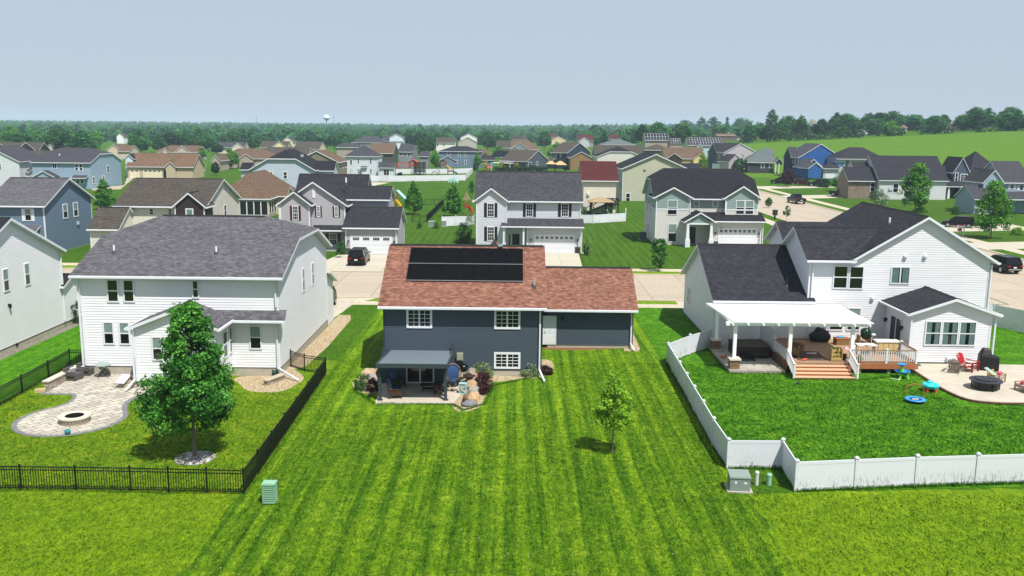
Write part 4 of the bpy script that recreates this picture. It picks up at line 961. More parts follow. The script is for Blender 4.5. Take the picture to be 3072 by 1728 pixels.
h = auto('pale gable house between round trees, upper gable', 6.5, B(3,1575,346), B(3,1785,342), 12, ridge=B(3,1680,291), axis='y', wall='d9dad6', roof='midgrey'); h.finish()
h = auto('grey-beige gable in front of the pale gable house', 5.6, B(3,1540,382), B(3,1782,420), 10, ridge=B(3,1640,338), axis='y', wall='aca49a', roof='midgrey', yaw=0); h.finish()
h = auto('blue-grey house with a wide dark hip roof behind the playset', 6.4, B(3,1297,512), B(3,1845,516), 12, ridge=B(3,1585,450), clip=(1,1), wall='66798b', roof='char')
fy = sub(h, B(3,1320,605), B(3,1515,605), 3.0, 5, ridge=B(3,1382,570), axis='y', y=-2.5, walls='flr', z0=0); sub(h, B(3,1665,612), B(3,2005,612), 3.0, 7, ridge=B(3,1850,565), y=1.5)
dh(h,'f',h.fy,3,(1550,528,1582,578),(1622,528,1652,580),(1628,622,1656,678),(1512,622,1542,670)); dh(h,'f',h.fy,3,(1415,523,1458,563),kind='slider'); h.finish()
h = auto('tan hip roof peeking out right of the blue-grey house', 3.4, B(3,1780,585), B(3,1965,575), 12, ridge=B(3,1850,470), clip=(.6,1), wall='a58d74', roof='tan'); h.finish()
h = auto('square taupe roof slope between the round trees', 5.2, B(3,2022,472), B(3,2205,472), 10, ridge=B(3,2110,379), wall='9d948a', roof='taupe'); h.finish()
h = auto('distant house with solar panels on its left roof', 4.2, B(3,2225,385), B(3,2400,378), 9, ridge=B(3,2310,322), wall='b9a58b', roof='taupe'); h.solar([(.8,.6,4.4),(h.w*.8,.6,4.4),(h.w*.8,3.6,h.ez+h.rise*.8),(.8,3.6,h.ez+h.rise*.8)],4,2,m=SOLAR2); h.finish()
h = auto('brown hip-roofed house with two grey gables stepping down', 3.6, B(3,2180,490), B(3,2575,492), 14, ridge=B(3,2420,375), clip=(.2,1), wall='7c7f80', roof='tan')
sub(h, B(3,2185,488), B(3,2432,492), 3.7, 7, ridge=B(3,2310,402), axis='y', y=-1.5, walls='flr', z0=0); sub(h, B(3,2190,488), B(3,2310,490), 3.7, 6, ridge=B(3,2250,447), axis='y', y=-2.8, walls='flr', z0=0); h.finish()
# grey house with the big solar roof
h = auto('dark grey house with a wide black solar array and a white pergola', 3.6, B(4,-10,622), B(4,332,640), B(4,612,596), ridge=B(4,300,497), wall='4b535d', roof='taupe', yaw=-28)
sl = h.rise/(h.d/2); zz = lambda y: h.ez+y*sl
ll, lr = atZ(h, B(4,40,556), zz(1.8)), atZ(h, B(4,368,572), zz(1.8))
h.solar([(max(.5,ll.x),h.d*.17,zz(h.d*.17)),(lr.x,h.d*.17,zz(h.d*.17)),(lr.x,h.d*.46,zz(h.d*.46)),(max(.5,ll.x),h.d*.46,zz(h.d*.46))], 7, 2, m=SOLAR2)
dh(h,'r',h.rx,4,(352,648,393,700),(447,642,475,685)); dh(h,'f',h.fy,4,(-5,635,18,690),(83,640,108,690),(145,660,200,695))
q = MB(); a, b = atZ(h,B(4,112,640),2.9), atZ(h,B(4,335,648),2.9); q.box(a.x,-3.2,2.75,b.x,.3,2.95)
for x in (a.x+.2,(a.x+b.x)/2,b.x-.2): q.box(x-.1,-3.1,-.3,x+.1,-2.9,2.75)
q.build('pergola', WHITE, h.root); h.finish()
# navy two-storey and the brown-walled wing
h = auto('navy two-storey house with a taupe roof above the tan gazebo', 6.4, B(4,620,527), B(4,838,532), B(4,1180,488), ridge=B(4,850,400), wall='2c3a4a', roof='taupe', yaw=-30); dh(h,'f',h.fy,4,(640,530,662,598),(680,532,702,600),(745,540,762,590)); sub(h, B(4,560,625), B(4,650,620), 3, 4, rise=1, y=-2, walls='fl'); h.finish()
h = auto('brown-walled gable wing with a black roof edge beside the maroon roof', 4.4, B(4,862,648), B(4,1162,548), 14, ridge=B(4,1122,518), axis='y', wall='8a6f4c', roof='dark', yaw=0); h.finish()
h = auto('wide grey roof behind the pale clipped gable', 5.6, B(4,1180,590), B(4,1785,560), 14, ridge=B(4,1480,436), wall='6f7a80', roof='taupe'); h.finish()
h = auto('pale house with a broad clipped gable under a black roof', 6.2, B(4,1195,612), B(4,1800,560), 14, rise=3.4, axis='y', clip=(.45,.3), wall='c9c6be', roof='dark', yaw=0); h.finish()
h = auto('sage-grey hip roof in the middle distance', 4.6, B(4,1255,432), B(4,1695,432), 14, ridge=B(4,1465,364), clip=(1,1), wall='8c9590', roof='sage'); h.finish()
h = auto('tan gabled house with solar panels on its right slope', 4.4, B(4,636,368), B(4,822,372), 14, ridge=B(4,730,325), axis='y', wall='cbb896', roof='rust'); h.solar([(h.w*.98,1,4.7),(h.w*.98,9,4.7),(h.w*.6,9,h.ez+h.rise*.85),(h.w*.6,1,h.ez+h.rise*.85)],5,2,m=SOLAR2); h.finish()
h = auto('red-roofed house with a grey gable between round trees', 4.2, B(4,965,385), B(4,1165,385), 12, ridge=B(4,1070,306), wall='8c8f90', roof='maroon'); sub(h, B(4,978,382), B(4,1118,382), 4.3, 5, ridge=B(4,1050,336), axis='y', y=-1, walls='flr', z0=0, m=h.wm('b0b6ba')); h.finish()
h = auto('small red roof between the round trees further right', 4.2, B(4,1360,362), B(4,1490,362), 12, ridge=B(4,1430,305), wall='a79f94', roof='maroon'); h.finish()
h = auto('small red-brown roof left of the tan solar gable', 4.2, B(4,600,345), B(4,700,335), 12, ridge=B(4,650,290), wall='b7a894', roof='maroon'); h.finish()
# maroon garage roof
h = auto('cream house with a plain maroon roof behind the pale house with black shutters', 6.3, B(4,1010,878), B(4,1480,884), 12, ridge=B(4,1250,638), wall='d3cdbd', roof='maroon', k=.5); v = atY(h, B(4,1097,1060), h.fy); h.fitting('f', h.fy, v.x, v.z, .5, .6, .3, WHITE, 'vent_hood'); h.finish()
# sage clapboard house
h = auto('sage clapboard house with a black roof behind the green-gabled white house', 7.3, B(4,1505,792), B(4,2362,738), 15, ridge=B(4,1992,548), axis='y', wall='a9a995', roof='dark', lap=.24, near=True, o=.5, k=.5, yaw=2)
dh(h,'f',h.fy,4,(1560,1028,1618,1148)); v = atY(h,B(4,1795,755),h.fy); h.fitting('f',h.fy,v.x,v.z,.5,.3,.15,mat('vent_dark','5d6a66',.5,.05),'wall_vent'); h.pent(-1.2,.6,3,6,4.0,4.2)
for y in (4.5,8): h.win('l', h.lx, y, y+1.1, 4.4, 6.0)
h.finish()
h = auto('small black roof to the right of the sage house', 4.4, B(4,2275,738), B(4,2505,738), 8, ridge=B(4,2380,662), wall='7d8688', roof='dark'); h.finish()
# solar roofs on the slope
h = auto('beige two-storey house with two rows of white-framed solar panels', 6.8, B(4,1797,385), B(4,2105,372), 9, ridge=B(4,1950,290), wall='9b9284', roof='taupe')
sl = h.rise/(h.d/2); zz = lambda y: h.ez+y*sl; h.solar([(.3,.3,zz(.3)),(h.w-.3,.3,zz(.3)),(h.w-.3,4.2,zz(4.2)),(.3,4.2,zz(4.2))],8,2,m=SOLAR2,frame=SFRAME); dh(h,'f',h.fy,4,(1815,385,1845,415),(2010,388,2040,420)); h.finish()
h = auto('lower wing with a block of eight white-framed solar panels', 4.4, B(4,2118,455), B(4,2260,455), 9, ridge=B(4,2190,350), wall='9b9284', roof='taupe'); sl = h.rise/(h.d/2); zz = lambda y: h.ez+y*sl
h.solar([(h.w*.15,1.6,zz(1.6)),(h.w*.92,1.6,zz(1.6)),(h.w*.92,4.2,zz(4.2)),(h.w*.15,4.2,zz(4.2))],4,2,m=SOLAR2,frame=SFRAME); h.finish()
h = auto('taupe hip roof below the solar-panelled house', 3.6, B(4,1785,500), B(4,2165,498), 13, ridge=B(4,1950,425), clip=(1,1), wall='5d5246', roof='taupe'); h.finish()
h = auto('tan-brown house with two dark gables left of the pointed trees', 3.5, B(4,2050,612), B(4,2545,600), 14, ridge=B(4,2300,462), wall='c0a676', roof='tan'); sub(h, B(4,2065,612), B(4,2270,612), 3.5, 6, ridge=B(4,2168,535), axis='y', y=-1.5, walls='flr', z0=0, m=h.wm('3a2d22')); sub(h, B(4,2395,612), B(4,2560,612), 3.5, 6, ridge=B(4,2520,545), axis='y', y=-1.8, walls='flr', z0=0, m=h.wm('d8bf82')); h.finish()
h = auto('grey house whose long roof carries three rows of solar panels', 5.2, B(5,262,462), B(5,720,420), 10, ridge=B(5,440,340), wall='a9bcc6', roof='taupe'); sl = h.rise/(h.d/2); zz = lambda y: h.ez+y*sl
h.solar([(h.w*.08,.5,zz(.5)),(h.w*.95,.5,zz(.5)),(h.w*.95,4.7,zz(4.7)),(h.w*.08,4.7,zz(4.7))],12,3,m=SOLAR2,frame=SFRAME); sub(h, B(5,345,470), B(5,470,470), 3.4, 5, ridge=B(5,405,415), axis='y', y=-2, walls='flr'); h.finish()
# houses on the far side of the cross street
h = auto('grey-lilac two-storey house with a large right gable', 6.4, B(5,492,517), B(5,712,526), B(5,1118,524), ridge=B(5,740,408), wall='a79fa4', roof='char', yaw=-52); dkm = h.wm('4a5160')
wq(h,'f',h.fy,B(5,553,525),B(5,577,585),fw=.15); wq(h,'f',h.fy,B(5,597,530),B(5,630,588),fw=.15,kind='grid'); wq(h,'f',h.fy,B(5,660,535),B(5,695,595),fw=.15,kind='grid')
sub(h, B(5,510,515), B(5,620,515), 6.4, 5, ridge=B(5,548,410), axis='y', y=-.6, walls='flr', m=dkm)
sub(h, B(5,625,635), B(5,775,640), 3.2, 8, rise=2.6, y=-2.5, walls='flr', z0=0); h.garage('f', -2.15, h.w*.62, h.w*1.0, 0, 2.2, nwin=0); h.finish()
h = auto('charcoal house with a pale grey hip roof and white porch columns', 3.4, B(5,1000,632), B(5,1345,655), 14, yaw=-10, ridge=B(5,1360,474), clip=(.8,.2), wall='3b3c44', roof='sage')
dh(h,'f',h.fy,5,(1170,668,1215,722),(1272,668,1318,722)); fy = sub(h, B(5,1340,655), B(5,1450,640), 3.4, 6, rise=1.8, axis='y', y=-1.6, walls='f', z0=2.7)
for x in (h.w*1.02, h.w*1.14): q = MB(); q.box(x-.16,-1.4,-.2,x+.16,-1.1,3.2); q.build('porch_column', WTRIM, h.root)
h.finish()
h = auto('royal blue house with a row of narrow windows and a big blue gable', 6.3, B(5,1440,568), B(5,1642,588), B(5,2168,530), ridge=B(5,1830,418), wall='22508c', roof='midgrey', yaw=-58); dkm = h.wm('1c2c44')
for r in ((1455,578,1485,668),(1525,588,1550,655),(1562,588,1588,660),(1603,598,1635,682)): wq(h,'f',h.fy,B(5,*r[:2]),B(5,*r[2:]),fw=.14)
sub(h, B(5,1445,570), B(5,1545,575), 6.3, 4, ridge=B(5,1500,460), axis='y', y=-.6, walls='flr', m=dkm)
sub(h, B(5,1560,738), B(5,1705,745), 3.3, 9, rise=2.6, y=-3, walls='flr', z0=0); sub(h, B(5,1640,742), B(5,1760,748), 3.2, 7, rise=1.8, y=-5.5, walls='flr', z0=0); h.finish()
h = auto('two-tone blue and white house with a dark hip roof', 6.3, B(6,235,607), B(6,868,612), 12, ridge=B(6,605,465), clip=(1,1), wall='aeb4bd', roof='char', split=None, o=.7)
b1 = mat('blue_band','4a6d90',.55,.06); q = MB(); q.box(h.lx, h.fy-.03, 3.7, h.rx, h.fy-.005, 5.1); q.build('wall_band', b1, h.root); q = MB(); q.box(h.lx, h.fy-.05, 5.1, h.rx, h.fy-.02, 5.25); q.build('trim_band', WTRIM, h.root)
dh(h,'f',h.fy,6,(342,622,400,722),(725,625,782,722)); dh(h,'f',h.fy,6,(582,625,680,662),kind='fixed')
h.block(h.lx-5, h.lx, h.fy-3, h.fy+6, 3.2, 1.8, 'x', clip=(1,0), o=.6, z0=0); h.garage('f', h.fy-3, h.lx-4.2, h.lx-1.2, 0, 2.2, nwin=4); h.finish()
# the long dark roof with a stone gable
h = auto('long house with a black roof, stone gable end and white side wall', 4.6, B(6,765,875), B(6,1640,880), 15, ridge=B(6,1350,573), wall='c6c8ca', roof='char', o=.4, k=.4); st = h.wm(STONE)
dh(h,'f',h.fy,6,(940,912,1005,1030))
h.block(-6.5, h.lx, h.fy+1.5, h.fy+9.0, 4.3, 3.2, 'x', o=.4, k=.4, z0=-.3, m=st); h.block(-3.6, h.lx, h.fy+4.5, h.fy+12.5, 6.2, 2.4, 'x', o=.3, k=.3, z0=0)
wq(h,'f',h.fy+1.5,B(6,660,900),B(6,710,1015),fw=.1); h.finish()
# charcoal house with the gabled dormer and porch
h = auto('charcoal house with a tall gabled bay and white porch columns, right side', 6.3, B(6,1905,780), B(6,2300,775), 13, ridge=B(6,2200,512), clip=(.9,.9), wall='4a5564', roof='char'); cr = h.wm('b9aca4')
fy = sub(h, B(6,1690,755), B(6,1908,772), 6.2, 8, ridge=B(6,1820,590), axis='y', y=-2.0, walls='flr', z0=0)
wq(h,'f',fy,B(6,1778,792),B(6,1858,918),kind='grid',fw=.16); wq(h,'f',fy,B(6,1712,775),B(6,1742,900),fw=.14)
a = atY(h,B(6,1385,765),fy).x; b = atY(h,B(6,1905,1000),fy-2.5).x
h.block(a, h.lx+.5, fy, fy+12, 3.9, 3.8, 'x', o=.4, k=.3, z0=0); h.pent(a, b, fy-3.0, fy, 3.0, 4.2)
for px in (1440,1620,1765): x = atY(h,B(6,px,1100),fy-2.6).x; q = MB(); q.hexa([(x-.28,fy-2.9,0),(x+.28,fy-2.9,0),(x+.28,fy-2.4,0),(x-.28,fy-2.4,0),(x-.16,fy-2.8,2.9),(x+.16,fy-2.8,2.9),(x+.16,fy-2.5,2.9),(x-.16,fy-2.5,2.9)]); q.build('porch_column', WTRIM, h.root)
q = MB(); x0 = atY(h,B(6,1420,1150),fy-2.6).x; x1 = atY(h,B(6,1620,1150),fy-2.6).x; q.box(x0,fy-2.8,0,x1,fy-2.5,.95); q.build('porch_wall', STONE, h.root); h.finish()
# pale blue house, right edge
h = auto('pale blue house with a grey roof, cut by the right edge', 6.2, B(6,2330,905), B(6,2700,905), 13, ridge=B(6,2600,640), wall='8fa3b8', roof='midgrey', k=.4)
fy = sub(h, B(6,2060,862), B(6,2335,890), 6.2, 8, ridge=B(6,2212,745), axis='y', y=-1.6, walls='flr', z0=0)
for r in ((2395,922,2440,985),(2510,930,2560,1000)): wq(h,'f',h.fy,B(6,*r[:2]),B(6,*r[2:]),fw=.12,shutter=WTRIM)
a, b = atY(h,B(6,1960,1090),fy-3).x, atY(h,B(6,2330,1110),fy-3).x
h.block(a, b, fy-3, fy+5, 3.1, 2.6, 'x', o=.4, k=.3, z0=0); h.pent(b, b+9, fy-1.5, h.fy+.02, 3.0, 4.4); h.garage('f', fy-3, a+.6, a+3.2, 0, 2.2, nwin=1); h.finish()
# hill-top houses
def hill(label, k, x0, x1, yb, ye, yr, wall, roof, axis='x', ez=3.0):
    pc = G(B(k,(x0+x1)/2,yb)); yy = pc.y-12; p0, p1 = PY(B(k,x0,yb),yy), PY(B(k,x1,yb),yy); p0.z = T(p0.x,yy); SPANS.append((B(k,x0,0)[0], B(k,x1,0)[0], yy))
    u = Vector((p1.x-p0.x, 0, 0)); w = u.length
    hh = House('house', label, (p0.x, yy, T((p0.x+p1.x)/2,yy)), 0, wall=wall, roof=roof); hh.z0 = -1.5
    ez = max(2.4, min(4, atY(hh, B(k,(x0+x1)/2,ye), 0).z)); rise = max(1.2, min(4, atY(hh, B(k,(x0+x1)/2,yr), 4 if axis == 'x' else 0).z-ez)); hh.block(.3, w-.3, .4, 9, ez, rise, axis, o=.4, k=.4); hh.w = w; return hh
h = hill('small white house at the top of the green field, grey roof', 6, 512, 630, 300, 262, 222, 'd9dad8', 'midgrey', 'y'); h.win('f', .4, 1.5, h.w-1.5, .6, 2.0, kind='grid'); h.finish()
h = hill('cream house with a rust-red roof among the hilltop trees', 6, 1020, 1118, 268, 220, 184, 'd6c6a8', 'rust'); h.win('f', .4, h.w*.55, h.w*.75, .9, 2.2); h.finish()
h = hill('pale yellow house with a brown roof at the right of the hilltop', 6, 1592, 1850, 258, 215, 168, 'd8cfa4', 'rust'); h.win('f', .4, h.w*.3, h.w*.42, .9, 2.2); h.win('f', .4, h.w*.15, h.w*.25, .3, 2.4); h.finish()
h = hill('low brick-red roofed bungalow left of the hill fence', 5, 622, 862, 362, 345, 310, '8a6a5a', 'rust'); h.finish()
h = hill('white gable house behind the hill fence', 5, 1040, 1190, 355, 325, 290, 'd8d4c0', 'sage', 'y'); h.win('f', .4, h.w*.4, h.w*.6, .8, 2); h.finish()
# ================= foliage
def leafmat(name, col, v=.22):
    if name in MATS: return MATS[name]
    k = N(name); c = lin(col); k.b.inputs['Roughness'].default_value = .6; k.b.inputs['Specular IOR Level'].default_value = .25
    f = k.noise(k.coord('Object'), 3.5, 3); k.l(k.ramp(f, [(.3, sc(c,1-v)), (.7, sc(c,1+v))]), k.b.inputs['Base Color'])
    tr = k.n('ShaderNodeBsdfTranslucent'); tr.inputs[0].default_value = sc(c, 1.5); ms = k.n('ShaderNodeMixShader'); ms.inputs[0].default_value = .22
    o = k.t.nodes['Material Output']; k.l(k.b.outputs[0], ms.inputs[1]); k.l(tr.outputs[0], ms.inputs[2]); k.l(ms.outputs[0], o.inputs[0])
    MATS[name] = k.m; return k.m
def greens(*cols): return [leafmat('leaf_'+c, c) for c in cols]
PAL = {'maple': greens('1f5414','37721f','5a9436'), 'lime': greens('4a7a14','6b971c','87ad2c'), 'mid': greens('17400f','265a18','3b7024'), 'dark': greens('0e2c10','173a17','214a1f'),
       'blue': greens('1a4433','245543','31664f'), 'plum': greens('230d12','34141b','451d24'), 'gold': greens('7d7a1a','98902a','b0a53a'), 'far': greens('22502c','2f6434','3f783c'), 'bright': greens('2f6512','447c1c','5e9428'), 'white': greens('224a18','35602a','a9b39a'), 'pale': greens('4d6a33','66804a','8a9a6a')}
def leaves(rng, centers, radii, per, leaf, up=.35, flat=1.0, outc=None):
    """numpy: quads scattered through clumps; returns verts (n,4,3) and clump index"""
    n = len(centers); idx = np.repeat(np.arange(n), per); N_ = len(idx)
    d = rng.normal(size=(N_,3)); d /= np.linalg.norm(d, axis=1)[:,None]; r = rng.random(N_)**.45
    pos = centers[idx] + d*(radii[idx]*r)[:,None]*np.array([1,1,flat])
    nr = d*.7 + rng.normal(size=(N_,3))*.55 + np.array([0,0,up]); nr /= np.linalg.norm(nr, axis=1)[:,None]
    a = np.cross(nr, rng.normal(size=(N_,3))); a /= np.linalg.norm(a, axis=1)[:,None]; b = np.cross(nr, a)
    s = leaf*(.65+.7*rng.random(N_)); a *= (s*.5)[:,None]; b *= (s*.32)[:,None]
    q = np.stack([pos-a, pos-b+nr*(s*.06)[:,None], pos+a, pos+b+nr*(s*.06)[:,None]], 1)
    return q, idx
def quads_mesh(name, q, mi, mats):
    me = bpy.data.meshes.new(name); n = len(q); me.vertices.add(n*4); me.vertices.foreach_set('co', q.reshape(-1).astype(np.float32)); me.loops.add(n*4); me.loops.foreach_set('vertex_index', np.arange(n*4, dtype=np.int32))
    me.polygons.add(n); me.polygons.foreach_set('loop_start', np.arange(0, n*4, 4, dtype=np.int32)); me.polygons.foreach_set('loop_total', np.full(n, 4, dtype=np.int32))
    for m in mats: me.materials.append(m)
    me.polygons.foreach_set('material_index', mi.astype(np.int32)); me.update(); me.validate(); return me
PROFILE = {   # radius of the crown against height in it
    'round': lambda t: np.sin(np.pi*np.clip(t*.92+.06,0,1))**.6, 'oval': lambda t: np.sin(np.pi*np.clip(t,0,1)**.75)**.75,
    'pyramid': lambda t: np.clip(1.08*(1-t)**.62*np.clip(t*6+.35,0,1),0,1), 'cone': lambda t: np.clip((1-t)*1.02*np.clip(t*9+.4,0,1),0,1), 'column': lambda t: np.sin(np.pi*np.clip(t*.9+.05,0,1))**.4,
    'bush': lambda t: np.sqrt(np.clip(1-t*t*.95,0,1)), 'maple': lambda t: np.interp(t, [0,.06,.15,.3,.42,.58,.75,.88,1], [.42,.85,1.0,1.0,.9,.7,.5,.38,.2])}
def crown_q(seed, prof, W_, H_, z0, nclump, per, leaf, cr=.2, core=.5, flat=.85):
    rng = np.random.default_rng(seed); f = PROFILE[prof]; c = []; rr = []
    R = W_/2
    lob = rng.uniform(0, 6.28, 4); amp = rng.uniform(.06, .16, 4)
    while len(c) < nclump:
        t = rng.random(); th = rng.uniform(0, 2*np.pi); rad_ = f(np.array(t)) * R * (1+sum(amp[i]*np.sin((i+2)*th+lob[i]+t*5) for i in range(4)))
        if rng.random() > (rad_/R)**1.0 + .12: continue
        q = core+(1-core)*rng.random()**.6; rad_ *= q*(1-cr*.45); c.append((math.cos(th)*rad_, math.sin(th)*rad_, z0+t*H_)); rr.append(R*cr*rng.uniform(.65,1.35))
    c = np.array(c); rr = np.array(rr); q, idx = leaves(rng, c, rr, per, leaf, flat=flat)
    tone = rng.random(nclump); mi = np.clip((tone[idx]*1.6+rng.random(len(idx))*1.3+ (c[idx,2]-z0)/H_*.25), 0, 2.99).astype(int)
    return q, mi
def trunk_mb(H_, z0, r, W_, seed, limbs=7, lean=0.0):
    rg = random.Random(seed); m = MB(); top = z0+H_*.72
    m.tube([(0,0,-.15),(0,0,.05),(rg.uniform(-.05,.05),rg.uniform(-.05,.05),z0),(lean*.4+rg.uniform(-.1,.1),0,z0+H_*.35),(lean,0,top)], r*1.15, 9, r1=r*.25)
    for i in range(limbs):
        z = z0+H_*(.02+.5*i/limbs); th = i*2.4+rg.uniform(-.3,.3); L = W_*.36*(1-.5*i/limbs)
        m.tube([(0,0,z),(math.cos(th)*L*.5,math.sin(th)*L*.5,z+L*.35),(math.cos(th)*L,math.sin(th)*L,z+L*.75)], r*.42, 6, r1=r*.1)
    return m
PROTO = {}
def proto(kind, pal, W_, H_, z0, nclump, per, leaf, prof, r=.12, seed=1, cr=.2, core=.5, limbs=7, flat=.85):
    key = kind
    if key not in PROTO:
        q, mi = crown_q(seed, prof, W_, H_, z0, nclump, per, leaf, cr, core, flat); me = quads_mesh('crown', q, mi, PAL[pal])
        tm = trunk_mb(H_, z0, r, W_, seed, limbs); t = tm.build('trunk', BARK); tme = t.data; bpy.data.objects.remove(t); PROTO[key] = (me, tme)
    return PROTO[key]
def plant(name, label, cat, pr, loc, scale=1.0, rz=0.0, group=None):
    o = thing(name, label, cat, loc, rz, group); o.scale = scale if hasattr(scale, '__len__') else (scale,)*3
    for nm, me in (('crown', pr[0]), ('trunk', pr[1])):
        c = bpy.data.objects.new(nm, me); SC.collection.objects.link(c); c.parent = o
    return o
# ---- the two garden maples
b = P(D(490,1148)); top = PY(D(488,768), b.y+.2).z; bot = PY(D(490,1088), b.y-1.2).z
wid = (PY(D(606,1010), b.y).x-PY(D(362,1010), b.y).x)
p = proto('maple_big', 'maple', wid*.93, top-bot, bot, 250, 125, .155, 'maple', r=.11, seed=11, cr=.20, core=.3, limbs=10)
plant('maple_tree', 'large dark green maple in a ring of white stones behind the black fence', 'tree', p, (b.x,b.y,0))
b = P(D(1540,1140)); top = PY(D(1545,940), b.y).z; bot = PY(D(1540,1072), b.y).z; wid = PY(D(1600,1050), b.y).x-PY(D(1490,1050), b.y).x
p = proto('maple_small', 'lime', wid*.97, top-bot, bot, 85, 42, .15, 'maple', r=.05, seed=5, cr=.24, core=.2, limbs=8)
plant('young_maple_tree', 'young yellow-green maple alone on the striped lawn', 'tree', p, (b.x,b.y,0))
# ---- garden and street trees surveyed one by one: view, centre, top, base, width, prototype
PR = {
 'round': proto('round', 'mid', 6, 6, 1.6, 130, 34, .42, 'round', .16, 21, .24, .45), 'round2': proto('round2', 'far', 6, 5.6, 1.4, 120, 34, .45, 'round', .16, 22, .26, .45),
 'dark': proto('dark', 'dark', 6, 6, 1.4, 120, 34, .44, 'oval', .16, 23, .24, .45), 'oval': proto('oval', 'mid', 5, 7, 1.2, 130, 32, .40, 'oval', .14, 24, .24, .4),
 'pear': proto('pear', 'maple', 4, 6, .9, 130, 34, .30, 'pyramid', .12, 25, .22, .4), 'bright': proto('bright', 'bright', 5, 6, 1.0, 110, 32, .38, 'oval', .12, 26, .26, .35),
 'lime': proto('lime', 'lime', 4.5, 6.5, .8, 110, 32, .36, 'pyramid', .1, 27, .26, .35), 'spruce': proto('spruce', 'blue', 3.4, 8, .4, 130, 26, .34, 'cone', .12, 28, .2, .3),
 'gold': proto('gold', 'gold', 6, 5, 1.5, 100, 30, .44, 'round', .14, 29, .26, .4), 'plum': proto('plum', 'plum', 4.4, 4.0, 1.0, 100, 34, .32, 'round', .1, 30, .26, .35),
 'spire': proto('spire', 'mid', 2.0, 3.4, .5, 90, 34, .17, 'column', .05, 31, .28, .35, 5), 'sap': proto('sap', 'mid', 2.2, 2.2, 1.1, 34, 20, .24, 'oval', .035, 32, .26, .2, 6), 'tall': proto('tall', 'far', 6, 11, 2, 130, 34, .5, 'oval', .25, 33, .24, .4),
 'open': proto('open', 'bright', 5, 7.5, 1.6, 170, 46, .3, 'maple', .11, 34, .25, .35)}
BASE = {'round':(6,7.6),'round2':(6,7),'dark':(6,7.4),'oval':(5,8.2),'pear':(4,6.9),'bright':(5,7),'lime':(4.5,7.3),'spruce':(3.4,8.4),'gold':(6,6.5),'plum':(4.4,5),'spire':(2,3.9),'sap':(2.2,3.3),'tall':(6,13),'open':(5,9.1)}
rgt = random.Random(7)
def tree_at(kind, label, q0, qb, wpx, name='tree', group=None, cat='tree', depth=None):
    """q0 top, qb foot, wpx width in photograph pixels"""
    g = G(qb); top = PY(q0, g.y).z; w = abs(wpx)*g.y/F_PX; bw, bh = BASE[kind]; sz = max(.15, (top-g.z)/bh); sx = w/bw
    return plant(name, label, cat, PR[kind], g, (sx*.95, sx*.95, sz), rgt.uniform(0, 6.28), group)
